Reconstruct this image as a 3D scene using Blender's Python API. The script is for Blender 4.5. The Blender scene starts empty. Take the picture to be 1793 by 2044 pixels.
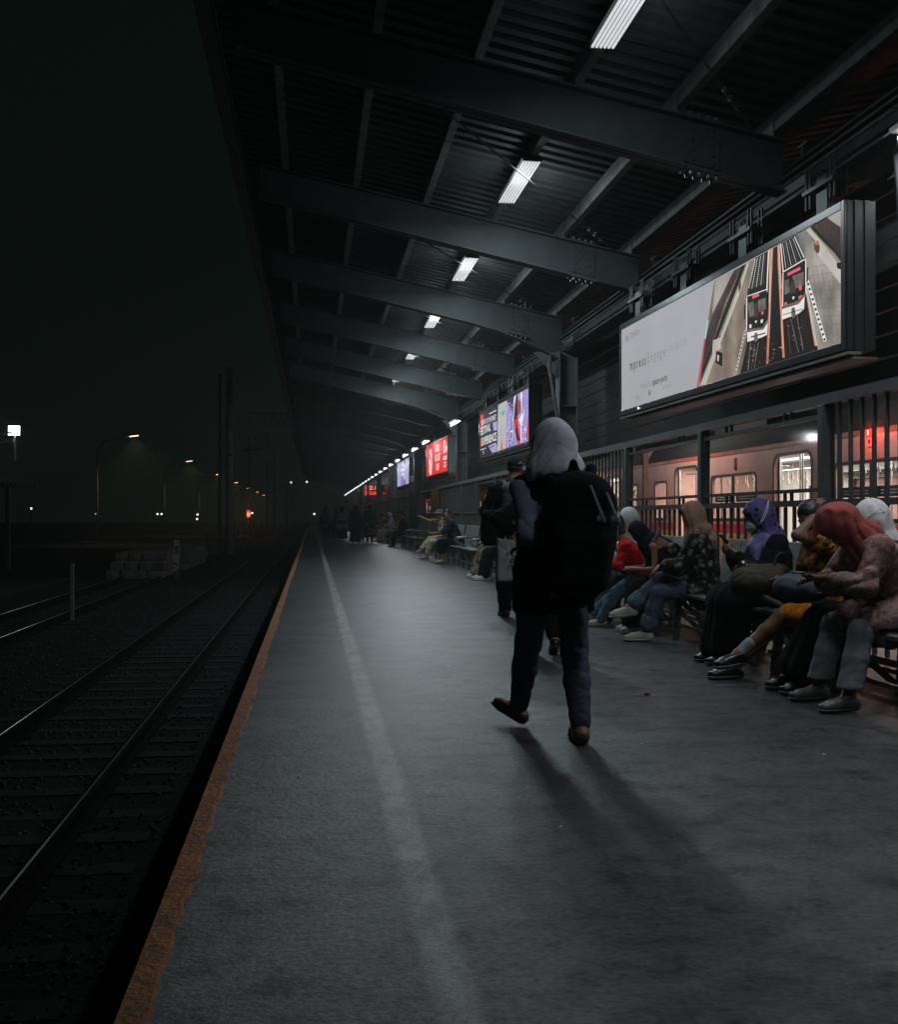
import bpy, bmesh, math, random
import numpy as np
from mathutils import Vector, Matrix, Euler
random.seed(7)
sc = bpy.context.scene
COL = sc.collection
R = math.radians

# ------------------------------------------------------------------ camera, world, exposure
CAM_H = 1.12
FOC = 2300.0                      # focal length in 1793-px units
YAW = math.atan(274.0 / FOC)
cam = bpy.data.cameras.new("camera")
cam.sensor_fit = 'HORIZONTAL'
cam.sensor_width = 36.0
cam.lens = 36.0 * FOC / 1793.0
cam.clip_start = 0.05
cam.clip_end = 3000.0
camo = bpy.data.objects.new("camera", cam)
COL.objects.link(camo)
camo.location = (0, 0, CAM_H)
camo.rotation_euler = (R(90) + math.atan(10.0 / FOC), 0, -YAW)
sc.camera = camo

world = bpy.data.worlds.new("World")
sc.world = world
world.use_nodes = True
bg = world.node_tree.nodes["Background"]
bg.inputs["Color"].default_value = (0.55, 0.95, 0.76, 1)      # night sky with a faint city glow
bg.inputs["Strength"].default_value = 0.0048
sc.view_settings.view_transform = 'Standard'
sc.view_settings.look = 'None'
sc.view_settings.exposure = 0.0
sc.view_settings.gamma = 1.0
sc.view_settings.use_curve_mapping = False
cy = sc.cycles
cy.use_denoising = True
cy.max_bounces = 6
cy.diffuse_bounces = 3
cy.glossy_bounces = 3
cy.transmission_bounces = 4
cy.transparent_max_bounces = 8
cy.volume_bounces = 0
cy.sample_clamp_indirect = 3.0
cy.caustics_reflective = False
cy.caustics_refractive = False

# ------------------------------------------------------------------ object helpers
def tag(o, label=None, cat=None, group=None, kind=None):
    if label: o["label"] = label
    if cat: o["category"] = cat
    if group: o["group"] = group
    if kind: o["kind"] = kind
    return o

def empty(name, loc=(0, 0, 0), label=None, cat=None, group=None, kind=None, rz=0.0):
    o = bpy.data.objects.new(name, None)
    o.empty_display_size = 0.2
    COL.objects.link(o)
    o.location = loc
    o.rotation_euler = (0, 0, rz)
    return tag(o, label, cat, group, kind)

def link_mesh(name, me, parent=None):
    o = bpy.data.objects.new(name, me)
    COL.objects.link(o)
    if parent is not None:
        o.parent = parent
    return o

def dup_tree(o, parent=None):
    c = o.copy()
    COL.objects.link(c)
    if parent is not None:
        c.parent = parent
    for ch in list(o.children):
        dup_tree(ch, c)
    return c

class MB:
    """collects shapes, links them as one mesh object"""
    def __init__(self):
        self.v = []; self.f = []; self.m = []
    def add(self, vs, fs, mi=0):
        n = len(self.v)
        self.v.extend([tuple(p) for p in vs])
        for f in fs:
            self.f.append(tuple(i + n for i in f)); self.m.append(mi)
    def box(self, x0, x1, y0, y1, z0, z1, mi=0):
        vs = [(x0, y0, z0), (x1, y0, z0), (x1, y1, z0), (x0, y1, z0), (x0, y0, z1), (x1, y0, z1), (x1, y1, z1), (x0, y1, z1)]
        self.add(vs, [(0, 3, 2, 1), (4, 5, 6, 7), (0, 1, 5, 4), (1, 2, 6, 5), (2, 3, 7, 6), (3, 0, 4, 7)], mi)
    def bar(self, a, b, w, h, mi=0, up=(0, 0, 1)):
        """rectangular bar from a to b, width w (sideways), height h (along up)"""
        a = Vector(a); b = Vector(b); d = (b - a).normalized(); u = Vector(up)
        s = d.cross(u)
        if s.length < 1e-5: s = d.cross(Vector((1, 0, 0)))
        s.normalize(); u = s.cross(d).normalized()
        s *= w / 2; u *= h / 2
        vs = [a - s - u, a + s - u, a + s + u, a - s + u, b - s - u, b + s - u, b + s + u, b - s + u]
        self.add(vs, [(0, 1, 2, 3), (7, 6, 5, 4), (0, 4, 5, 1), (1, 5, 6, 2), (2, 6, 7, 3), (3, 7, 4, 0)], mi)
    def tube(self, pts, r, n=8, mi=0, cap=True):
        pts = [Vector(p) for p in pts]
        rs = r if isinstance(r, (list, tuple)) else [r] * len(pts)
        rings = []
        prev = None
        for i, p in enumerate(pts):
            d = (pts[min(i + 1, len(pts) - 1)] - pts[max(i - 1, 0)]).normalized()
            if prev is None:
                u = d.cross(Vector((0, 0, 1)))
                if u.length < 1e-3: u = d.cross(Vector((1, 0, 0)))
            else:
                u = prev - d * prev.dot(d)
            u.normalize(); prev = u
            w = d.cross(u)
            rings.append([p + (u * math.cos(2 * math.pi * k / n) + w * math.sin(2 * math.pi * k / n)) * rs[i] for k in range(n)])
        vs = [q for ring in rings for q in ring]
        fs = []
        for i in range(len(pts) - 1):
            for k in range(n):
                k2 = (k + 1) % n
                fs.append((i * n + k, i * n + k2, (i + 1) * n + k2, (i + 1) * n + k))
        if cap:
            fs.append(tuple(range(n - 1, -1, -1)))
            fs.append(tuple((len(pts) - 1) * n + k for k in range(n)))
        self.add(vs, fs, mi)
    def poly(self, pts, mi=0):
        self.add(pts, [tuple(range(len(pts)))], mi)
    def prism(self, outline, axis, a, b, mi=0):
        """outline [(p,q)] extruded along axis 'x','y','z' from a to b"""
        def mk(p, q, t):
            return {'x': (t, p, q), 'y': (p, t, q), 'z': (p, q, t)}[axis]
        n = len(outline)
        vs = [mk(p, q, a) for p, q in outline] + [mk(p, q, b) for p, q in outline]
        fs = [tuple(range(n - 1, -1, -1)), tuple(range(n, 2 * n))]
        for i in range(n):
            j = (i + 1) % n
            fs.append((i, j, n + j, n + i))
        self.add(vs, fs, mi)
    def ball(self, c, r, n=10, mi=0, sc3=(1, 1, 1)):
        vs = []; fs = []
        m = n // 2
        for i in range(m + 1):
            t = math.pi * i / m
            for k in range(n):
                p = 2 * math.pi * k / n
                vs.append((c[0] + r * sc3[0] * math.sin(t) * math.cos(p), c[1] + r * sc3[1] * math.sin(t) * math.sin(p), c[2] + r * sc3[2] * math.cos(t)))
        for i in range(m):
            for k in range(n):
                k2 = (k + 1) % n
                fs.append((i * n + k, (i + 1) * n + k, (i + 1) * n + k2, i * n + k2))
        self.add(vs, fs, mi)
    def build(self, name, mats, parent=None, smooth=False, world=True, bevel=0.0, recalc=True):
        me = bpy.data.meshes.new(name)
        off = Vector((0, 0, 0))
        if parent is not None and world:
            p = parent
            while p is not None:
                off += p.location; p = p.parent
        me.from_pydata([(x - off[0], y - off[1], z - off[2]) for x, y, z in self.v], [], self.f)
        if not isinstance(mats, (list, tuple)): mats = [mats]
        for m in mats: me.materials.append(m)
        me.polygons.foreach_set("material_index", self.m)
        if smooth:
            me.polygons.foreach_set("use_smooth", [True] * len(self.f))
        me.update()
        if recalc:
            bm = bmesh.new(); bm.from_mesh(me)
            bmesh.ops.recalc_face_normals(bm, faces=bm.faces)
            bm.to_mesh(me); bm.free()
        o = link_mesh(name, me, parent)
        if bevel > 0:
            md = o.modifiers.new("edge", 'BEVEL'); md.width = bevel; md.segments = 2; md.limit_method = 'ANGLE'
        return o

# ------------------------------------------------------------------ materials
def new_mat(name):
    m = bpy.data.materials.new(name); m.use_nodes = True
    nt = m.node_tree
    return m, nt, nt.nodes["Principled BSDF"]

def N(nt, t, **kw):
    n = nt.nodes.new(t)
    for k, v in kw.items(): setattr(n, k, v)
    return n

def mat(name, col, rough=0.6, metal=0.0, var=0.25, vscale=6.0, bump=0.0, bscale=60.0, spec=0.5, col2=None, stretch=None):
    """base colour broken up by two octaves of noise, optional fine bump"""
    m, nt, b = new_mat(name)
    tc = N(nt, 'ShaderNodeTexCoord')
    src = tc.outputs['Object']
    if stretch:
        mp = N(nt, 'ShaderNodeMapping'); mp.inputs['Scale'].default_value = stretch
        nt.links.new(src, mp.inputs['Vector']); src = mp.outputs['Vector']
    no = N(nt, 'ShaderNodeTexNoise'); no.inputs['Scale'].default_value = vscale; no.inputs['Detail'].default_value = 6; no.inputs['Roughness'].default_value = 0.62
    nt.links.new(src, no.inputs['Vector'])
    cr = N(nt, 'ShaderNodeValToRGB')
    c2 = col2 if col2 else tuple(c * (1 - var) for c in col)
    c1 = col if col2 else tuple(min(1, c * (1 + var)) for c in col)
    cr.color_ramp.elements[0].position = 0.33; cr.color_ramp.elements[0].color = (*c2, 1)
    cr.color_ramp.elements[1].position = 0.67; cr.color_ramp.elements[1].color = (*c1, 1)
    nt.links.new(no.outputs['Fac'], cr.inputs['Fac'])
    nt.links.new(cr.outputs['Color'], b.inputs['Base Color'])
    b.inputs['Roughness'].default_value = rough
    b.inputs['Metallic'].default_value = metal
    b.inputs['Specular IOR Level'].default_value = spec
    if bump > 0:
        n2 = N(nt, 'ShaderNodeTexNoise'); n2.inputs['Scale'].default_value = bscale; n2.inputs['Detail'].default_value = 4
        nt.links.new(src, n2.inputs['Vector'])
        bp = N(nt, 'ShaderNodeBump'); bp.inputs['Strength'].default_value = bump; bp.inputs['Distance'].default_value = 0.02
        nt.links.new(n2.outputs['Fac'], bp.inputs['Height'])
        nt.links.new(bp.outputs['Normal'], b.inputs['Normal'])
    return m

def emit(name, col, strength=1.0, var=0.0, vscale=8.0, sample=False, stretch=None):
    m, nt, b = new_mat(name)
    b.inputs['Base Color'].default_value = (0.02, 0.02, 0.02, 1)
    b.inputs['Roughness'].default_value = 0.6; b.inputs['Specular IOR Level'].default_value = 0.1
    b.inputs['Emission Strength'].default_value = strength
    b.inputs['Emission Color'].default_value = (*col, 1)
    if var > 0:
        tc = N(nt, 'ShaderNodeTexCoord')
        src = tc.outputs['Object']
        if stretch:
            mp = N(nt, 'ShaderNodeMapping'); mp.inputs['Scale'].default_value = stretch
            nt.links.new(src, mp.inputs['Vector']); src = mp.outputs['Vector']
        no = N(nt, 'ShaderNodeTexNoise'); no.inputs['Scale'].default_value = vscale; no.inputs['Detail'].default_value = 5
        nt.links.new(src, no.inputs['Vector'])
        cr = N(nt, 'ShaderNodeValToRGB')
        cr.color_ramp.elements[0].position = 0.3; cr.color_ramp.elements[0].color = (*[c * (1 - var) for c in col], 1)
        cr.color_ramp.elements[1].position = 0.7; cr.color_ramp.elements[1].color = (*[c * (1 + var) for c in col], 1)
        nt.links.new(no.outputs['Fac'], cr.inputs['Fac'])
        nt.links.new(cr.outputs['Color'], b.inputs['Emission Color'])
    if not sample:
        m.cycles.emission_sampling = 'NONE'
    return m

def voro_mat(name, base, spot, scale, thr, soft=0.03, rough=0.85, feature='F1', noise_amt=0.0, spot2=None):
    """cloth print: spots of a second colour on a base (voronoi cells bent by noise)"""
    m, nt, b = new_mat(name)
    tc = N(nt, 'ShaderNodeTexCoord')
    src = tc.outputs['Object']
    if noise_amt > 0:
        no = N(nt, 'ShaderNodeTexNoise'); no.inputs['Scale'].default_value = scale * 1.4; no.inputs['Detail'].default_value = 3
        nt.links.new(src, no.inputs['Vector'])
        mx = N(nt, 'ShaderNodeMixRGB', blend_type='ADD'); mx.inputs['Fac'].default_value = noise_amt
        nt.links.new(src, mx.inputs['Color1']); nt.links.new(no.outputs['Color'], mx.inputs['Color2'])
        src = mx.outputs['Color']
    vo = N(nt, 'ShaderNodeTexVoronoi'); vo.inputs['Scale'].default_value = scale; vo.feature = feature
    nt.links.new(src, vo.inputs['Vector'])
    cr = N(nt, 'ShaderNodeValToRGB')
    cr.color_ramp.elements[0].position = max(0.0, thr - soft); cr.color_ramp.elements[0].color = (*spot, 1)
    cr.color_ramp.elements[1].position = thr + soft; cr.color_ramp.elements[1].color = (*base, 1)
    nt.links.new(vo.outputs['Distance'], cr.inputs['Fac'])
    out = cr.outputs['Color']
    if spot2:
        v2 = N(nt, 'ShaderNodeTexNoise'); v2.inputs['Scale'].default_value = scale * 0.55; v2.inputs['Detail'].default_value = 3
        nt.links.new(src, v2.inputs['Vector'])
        c2 = N(nt, 'ShaderNodeValToRGB')
        c2.color_ramp.elements[0].position = 0.5; c2.color_ramp.elements[0].color = (0, 0, 0, 1)
        c2.color_ramp.elements[1].position = 0.56; c2.color_ramp.elements[1].color = (1, 1, 1, 1)
        nt.links.new(v2.outputs['Fac'], c2.inputs['Fac'])
        m2 = N(nt, 'ShaderNodeMixRGB'); m2.inputs['Color2'].default_value = (*spot2, 1)
        nt.links.new(c2.outputs['Color'], m2.inputs['Fac']); nt.links.new(out, m2.inputs['Color1'])
        out = m2.outputs['Color']
    nt.links.new(out, b.inputs['Base Color'])
    b.inputs['Roughness'].default_value = rough
    b.inputs['Specular IOR Level'].default_value = 0.2
    n2 = N(nt, 'ShaderNodeTexNoise'); n2.inputs['Scale'].default_value = 55; n2.inputs['Detail'].default_value = 4
    nt.links.new(tc.outputs['Object'], n2.inputs['Vector'])
    bp = N(nt, 'ShaderNodeBump'); bp.inputs['Strength'].default_value = 0.2; bp.inputs['Distance'].default_value = 0.01
    nt.links.new(n2.outputs['Fac'], bp.inputs['Height']); nt.links.new(bp.outputs['Normal'], b.inputs['Normal'])
    crumple(m, 0.8)
    return m

def crumple(m, amount, scale=7.0):
    """second, larger bump layer: drawn-out creases in cloth"""
    nt = m.node_tree; b = nt.nodes["Principled BSDF"]
    tc = N(nt, 'ShaderNodeTexCoord')
    mp = N(nt, 'ShaderNodeMapping'); mp.inputs['Scale'].default_value = (1.0, 1.0, 0.45); mp.inputs['Rotation'].default_value = (0.25, 0.2, 0.3)
    nt.links.new(tc.outputs['Object'], mp.inputs['Vector'])
    no = N(nt, 'ShaderNodeTexNoise'); no.noise_type = 'RIDGED_MULTIFRACTAL'; no.inputs['Scale'].default_value = scale; no.inputs['Detail'].default_value = 2.5; no.inputs['Distortion'].default_value = 0.9
    nt.links.new(mp.outputs['Vector'], no.inputs['Vector'])
    bp = N(nt, 'ShaderNodeBump'); bp.inputs['Strength'].default_value = amount; bp.inputs['Distance'].default_value = 0.03
    nt.links.new(no.outputs['Fac'], bp.inputs['Height'])
    l = b.inputs['Normal'].links
    if l: nt.links.new(l[0].from_socket, bp.inputs['Normal'])
    nt.links.new(bp.outputs['Normal'], b.inputs['Normal'])

def cloth(name, col, var=0.18, rough=0.9, vscale=14.0, bump=0.10, crease=0.9):
    m = mat(name, col, rough, 0, var, vscale, bump, 140.0, 0.12)
    crumple(m, crease)
    return m

def text_mesh(txt, size, extr=0.0, align='LEFT', spacing=1.0, bold=0.0):
    """lettering as mesh data (verts, faces) in the XY plane"""
    cu = bpy.data.curves.new("lettering", 'FONT')
    cu.body = txt; cu.size = size; cu.align_x = align; cu.space_character = spacing; cu.offset = bold
    cu.resolution_u = 3
    ob = bpy.data.objects.new("lettering", cu)
    COL.objects.link(ob)
    dg = bpy.context.evaluated_depsgraph_get()
    me = bpy.data.meshes.new_from_object(ob.evaluated_get(dg))
    vs = [tuple(v.co) for v in me.vertices]; fs = [tuple(p.vertices) for p in me.polygons]
    bpy.data.objects.remove(ob); bpy.data.curves.remove(cu); bpy.data.meshes.remove(me)
    return vs, fs

def lamp(name, kind, loc, energy, col=(1, 1, 1), size=0.1, size_y=None, rot=(0, 0, 0), spread=None, parent=None, spot=None, blend=0.5):
    l = bpy.data.lights.new(name, kind)
    l.energy = energy; l.color = col
    if kind == 'AREA':
        l.shape = 'RECTANGLE' if size_y else 'SQUARE'
        l.size = size
        if size_y: l.size_y = size_y
        if spread: l.spread = spread
    else:
        l.shadow_soft_size = size
    if kind == 'SPOT':
        l.spot_size = spot; l.spot_blend = blend
    o = bpy.data.objects.new(name, l)
    COL.objects.link(o)
    o.rotation_euler = rot
    if parent is not None:
        o.parent = parent
        p = parent; off = Vector((0, 0, 0))
        while p is not None:
            off += p.location; p = p.parent
        o.location = Vector(loc) - off
    else:
        o.location = loc
    return o

ORD = ["nearest", "second nearest", "third nearest", "fourth nearest", "fifth nearest", "sixth nearest", "seventh nearest", "eighth nearest", "ninth nearest", "tenth nearest",
       "eleventh nearest", "twelfth nearest", "thirteenth nearest", "fourteenth nearest", "fifteenth nearest", "sixteenth nearest", "seventeenth nearest", "eighteenth nearest",
       "nineteenth nearest", "twentieth nearest"]
# ================================================================== SETTING
Y0, Y1 = -9.0, 190.0
PZ = -0.78                                   # ballast level under the platform edge

def floor_material():
    m, nt, b = new_mat("platform_asphalt")
    L = nt.links
    tc = N(nt, 'ShaderNodeTexCoord'); src = tc.outputs['Object']
    n1 = N(nt, 'ShaderNodeTexNoise'); n1.inputs['Scale'].default_value = 0.75; n1.inputs['Detail'].default_value = 9; n1.inputs['Roughness'].default_value = 0.68
    mp = N(nt, 'ShaderNodeMapping'); mp.inputs['Scale'].default_value = (1.5, 0.75, 1)
    L.new(src, mp.inputs['Vector']); L.new(mp.outputs['Vector'], n1.inputs['Vector'])
    c1 = N(nt, 'ShaderNodeValToRGB')
    c1.color_ramp.elements[0].position = 0.30; c1.color_ramp.elements[0].color = (0.031, 0.0345, 0.036, 1)
    c1.color_ramp.elements[1].position = 0.72; c1.color_ramp.elements[1].color = (0.086, 0.092, 0.095, 1)
    L.new(n1.outputs['Fac'], c1.inputs['Fac'])
    n2 = N(nt, 'ShaderNodeTexNoise'); n2.inputs['Scale'].default_value = 42; n2.inputs['Detail'].default_value = 6; n2.inputs['Roughness'].default_value = 0.75
    L.new(src, n2.inputs['Vector'])
    c2 = N(nt, 'ShaderNodeValToRGB')
    c2.color_ramp.elements[0].position = 0.34; c2.color_ramp.elements[0].color = (0.38, 0.38, 0.38, 1)
    c2.color_ramp.elements[1].position = 0.62; c2.color_ramp.elements[1].color = (1.35, 1.35, 1.35, 1)
    L.new(n2.outputs['Fac'], c2.inputs['Fac'])
    mx = N(nt, 'ShaderNodeMixRGB', blend_type='MULTIPLY'); mx.inputs['Fac'].default_value = 1
    L.new(c1.outputs['Color'], mx.inputs['Color1']); L.new(c2.outputs['Color'], mx.inputs['Color2'])
    # dark blotches, stains and small pits
    n3 = N(nt, 'ShaderNodeTexNoise'); n3.inputs['Scale'].default_value = 7.0; n3.inputs['Detail'].default_value = 7; n3.inputs['Roughness'].default_value = 0.7
    L.new(src, n3.inputs['Vector'])
    c3 = N(nt, 'ShaderNodeValToRGB')
    c3.color_ramp.elements[0].position = 0.33; c3.color_ramp.elements[0].color = (0.35, 0.35, 0.35, 1)
    c3.color_ramp.elements[1].position = 0.47; c3.color_ramp.elements[1].color = (1, 1, 1, 1)
    L.new(n3.outputs['Fac'], c3.inputs['Fac'])
    m2 = N(nt, 'ShaderNodeMixRGB', blend_type='MULTIPLY'); m2.inputs['Fac'].default_value = 0.9
    L.new(mx.outputs['Color'], m2.inputs['Color1']); L.new(c3.outputs['Color'], m2.inputs['Color2'])
    # streaks swept across the platform
    mq = N(nt, 'ShaderNodeMapping'); mq.inputs['Scale'].default_value = (1.1, 1.9, 1); L.new(src, mq.inputs['Vector'])
    n4 = N(nt, 'ShaderNodeTexNoise'); n4.inputs['Scale'].default_value = 1.3; n4.inputs['Detail'].default_value = 8; n4.inputs['Roughness'].default_value = 0.7; n4.inputs['Distortion'].default_value = 0.6
    L.new(mq.outputs['Vector'], n4.inputs['Vector'])
    s4 = N(nt, 'ShaderNodeMapRange'); s4.inputs['From Min'].default_value = 0.34; s4.inputs['From Max'].default_value = 0.66; s4.inputs['To Min'].default_value = 0.70; s4.inputs['To Max'].default_value = 1.25
    L.new(n4.outputs['Fac'], s4.inputs['Value'])
    m4_ = N(nt, 'ShaderNodeVectorMath', operation='SCALE'); L.new(m2.outputs['Color'], m4_.inputs[0]); L.new(s4.outputs['Result'], m4_.inputs['Scale'])
    L.new(m4_.outputs['Vector'], b.inputs['Base Color'])
    rr = N(nt, 'ShaderNodeMapRange'); rr.inputs['To Min'].default_value = 0.28; rr.inputs['To Max'].default_value = 0.46
    L.new(n3.outputs['Fac'], rr.inputs['Value']); L.new(rr.outputs['Result'], b.inputs['Roughness'])
    b.inputs['Specular IOR Level'].default_value = 1.0
    # gloss broken by grit and by damp and dusty patches
    s1 = N(nt, 'ShaderNodeMapRange'); s1.inputs['From Min'].default_value = 0.36; s1.inputs['From Max'].default_value = 0.60; s1.inputs['To Min'].default_value = 0.32; s1.inputs['To Max'].default_value = 0.85
    L.new(n2.outputs['Fac'], s1.inputs['Value'])
    s2 = N(nt, 'ShaderNodeMapRange'); s2.inputs['From Min'].default_value = 0.36; s2.inputs['From Max'].default_value = 0.62; s2.inputs['To Min'].default_value = 0.35; s2.inputs['To Max'].default_value = 1.15
    L.new(n3.outputs['Fac'], s2.inputs['Value'])
    s3 = N(nt, 'ShaderNodeMath', operation='MULTIPLY'); L.new(s1.outputs['Result'], s3.inputs[0]); L.new(s2.outputs['Result'], s3.inputs[1])
    s5 = N(nt, 'ShaderNodeMath', operation='MULTIPLY'); L.new(s3.outputs[0], s5.inputs[0]); L.new(s4.outputs['Result'], s5.inputs[1])
    L.new(s5.outputs[0], b.inputs['Specular IOR Level'])
    ad = N(nt, 'ShaderNodeMath', operation='ADD')
    mu = N(nt, 'ShaderNodeMath', operation='MULTIPLY'); mu.inputs[1].default_value = 0.8
    L.new(n3.outputs['Fac'], mu.inputs[0]); L.new(n2.outputs['Fac'], ad.inputs[0]); L.new(mu.outputs[0], ad.inputs[1])
    # worn white line painted along the platform: soft edges, holes where feet have rubbed it off
    mz = N(nt, 'ShaderNodeMapping'); mz.inputs['Scale'].default_value = (1, 0.45, 1); L.new(src, mz.inputs['Vector'])
    n7 = N(nt, 'ShaderNodeTexNoise'); n7.inputs['Scale'].default_value = 6.5; n7.inputs['Detail'].default_value = 9; n7.inputs['Roughness'].default_value = 0.75; L.new(mz.outputs['Vector'], n7.inputs['Vector'])
    c7 = N(nt, 'ShaderNodeMapRange'); c7.inputs['From Min'].default_value = 0.36; c7.inputs['From Max'].default_value = 0.58; c7.inputs['To Min'].default_value = 0.12; L.new(n7.outputs['Fac'], c7.inputs['Value'])
    n8 = N(nt, 'ShaderNodeTexNoise'); n8.inputs['Scale'].default_value = 90; n8.inputs['Detail'].default_value = 5; n8.inputs['Roughness'].default_value = 0.8; L.new(src, n8.inputs['Vector'])
    c8 = N(nt, 'ShaderNodeMapRange'); c8.inputs['From Min'].default_value = 0.36; c8.inputs['From Max'].default_value = 0.60; c8.inputs['To Min'].default_value = 0.25; L.new(n8.outputs['Fac'], c8.inputs['Value'])
    sx = N(nt, 'ShaderNodeSeparateXYZ'); L.new(src, sx.inputs[0])
    d0 = N(nt, 'ShaderNodeMath', operation='SUBTRACT'); d0.inputs[1].default_value = 0.3325; L.new(sx.outputs['X'], d0.inputs[0])
    d1 = N(nt, 'ShaderNodeMath', operation='ABSOLUTE'); L.new(d0.outputs[0], d1.inputs[0])
    d2 = N(nt, 'ShaderNodeMapRange'); d2.interpolation_type = 'SMOOTHSTEP'; d2.inputs['From Min'].default_value = 0.025; d2.inputs['From Max'].default_value = 0.078; d2.inputs['To Min'].default_value = 1; d2.inputs['To Max'].default_value = 0
    L.new(d1.outputs[0], d2.inputs['Value'])
    d3 = N(nt, 'ShaderNodeMath', operation='MULTIPLY'); L.new(c7.outputs['Result'], d3.inputs[0]); L.new(d2.outputs['Result'], d3.inputs[1])
    d4 = N(nt, 'ShaderNodeMath', operation='MULTIPLY'); L.new(d3.outputs[0], d4.inputs[0]); L.new(c8.outputs['Result'], d4.inputs[1])
    pm = N(nt, 'ShaderNodeMixRGB'); pm.inputs['Color2'].default_value = (0.50, 0.50, 0.49, 1)
    L.new(d4.outputs[0], pm.inputs['Fac']); L.new(m4_.outputs['Vector'], pm.inputs['Color1']); L.new(pm.outputs['Color'], b.inputs['Base Color'])
    bp = N(nt, 'ShaderNodeBump'); bp.inputs['Strength'].default_value = 0.45; bp.inputs['Distance'].default_value = 0.014
    L.new(ad.outputs[0], bp.inputs['Height']); L.new(bp.outputs['Normal'], b.inputs['Normal'])
    return m

M_floor = floor_material()
M_conc = mat("concrete", (0.20, 0.20, 0.19), 0.85, var=0.35, vscale=3.0, bump=0.3)
M_edge = mat("edge_paint", (0.42, 0.130, 0.022), 0.65, var=0.3, vscale=9.0, bump=0.5, bscale=40, col2=(0.19, 0.075, 0.03))
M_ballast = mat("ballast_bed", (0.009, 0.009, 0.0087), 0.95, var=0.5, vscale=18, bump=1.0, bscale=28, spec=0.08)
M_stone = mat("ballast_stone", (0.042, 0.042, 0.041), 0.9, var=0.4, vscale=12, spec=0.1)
M_earth = mat("earth", (0.016, 0.015, 0.012), 0.95, var=0.5, vscale=0.8, bump=0.6, bscale=6, spec=0.05)
M_sleeper = mat("sleeper", (0.019, 0.0188, 0.018), 0.9, var=0.35, vscale=8, bump=0.3, spec=0.08)
M_railside = mat("rail_rust", (0.006, 0.005, 0.0045), 0.9, 0.0, var=0.4, vscale=14, spec=0.02)
M_railtop = mat("rail_steel", (0.55, 0.56, 0.57), 0.32, 1.0, var=0.15, vscale=4)
M_steel = mat("grey_steel_paint", (0.052, 0.059, 0.063), 0.6, var=0.25, vscale=2.2, bump=0.10, bscale=30, spec=0.25)
M_steeldirty = mat("purlin_steel", (0.095, 0.095, 0.09), 0.6, var=0.4, vscale=7, spec=0.25)
M_roof = mat("corrugated_sheet", (0.052, 0.056, 0.058), 0.6, 0.0, var=0.3, vscale=1.5, spec=0.2)
M_dark = mat("dark_steel", (0.035, 0.038, 0.04), 0.5, var=0.3, vscale=5)
M_fence = mat("fence_paint", (0.065, 0.073, 0.076), 0.33, var=0.25, vscale=6, bump=0.15, bscale=80)
M_plank = mat("cladding_board", (0.012, 0.0135, 0.0145), 0.6, var=0.3, vscale=2.5, stretch=(1, 0.3, 3))
M_bolt = mat("bolt", (0.09, 0.09, 0.09), 0.45, 0.5, var=0.3, vscale=30)
M_white = mat("white_enamel", (0.7, 0.7, 0.7), 0.4, var=0.08, vscale=8)

# ------------------------------------------------------------------ ground, platform, tracks
g = MB(); g.poly([(-180, -40, -0.86), (180, -40, -0.86), (180, 420, -0.86), (-180, 420, -0.86)])
tag(g.build("ground", M_earth, recalc=False), kind="structure")
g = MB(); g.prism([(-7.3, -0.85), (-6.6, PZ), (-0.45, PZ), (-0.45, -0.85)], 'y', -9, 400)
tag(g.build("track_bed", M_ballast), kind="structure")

p = MB(); p.box(-0.405, 7.0, Y0, Y1, -0.86, 0.0)
platform = tag(p.build("platform", [M_floor]), kind="structure")
p = MB(); p.box(-0.428, -0.4052, Y0, Y1, -0.15, -0.004); p.box(-0.418, -0.4052, Y0, Y1, -0.85, -0.1502)
p.build("platform_wall", M_conc, platform)
# painted kerb lip: ragged on the inner side
e = MB()
rr = random.Random(3)
ys = np.concatenate([np.arange(0.6, 14, 0.045), np.arange(14, 60, 0.25), np.arange(60, Y1, 2.0)])
prev = None
wob = 0.0
for i, yy in enumerate(ys):
    wob = 0.86 * wob + rr.uniform(-0.004, 0.004)
    xi = -0.356 + wob + (rr.uniform(-0.006, 0.006) if rr.random() < 0.7 else rr.uniform(-0.016, 0.008))
    cur = [(-0.431, yy, -0.03), (-0.431, yy, 0.010), (xi - 0.008, yy, 0.012), (xi, yy, 0.0005)]
    if prev: e.add(prev + cur, [(0, 1, 5, 4), (1, 2, 6, 5), (2, 3, 7, 6)])
    prev = cur
e.build("edge_strip", M_edge, platform, recalc=False)
def rail(x, z, y0, y1, parent):
    r = MB()
    r.prism([(x - 0.065, z - 0.14), (x + 0.065, z - 0.14), (x + 0.065, z - 0.125), (x + 0.012, z - 0.11), (x + 0.012, z - 0.045), (x + 0.034, z - 0.035),
             (x + 0.034, z - 0.006), (x + 0.026, z - 0.001), (x - 0.026, z - 0.001), (x - 0.034, z - 0.006), (x - 0.034, z - 0.035), (x - 0.012, z - 0.045), (x - 0.012, z - 0.11), (x - 0.065, z - 0.125)], 'y', y0, y1, 0)
    r.box(x - 0.006, x + 0.008, y0, y1, z - 0.0008, z + 0.0015, 1)
    return r.build("rail", [M_railside, M_railtop], parent)

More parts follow.
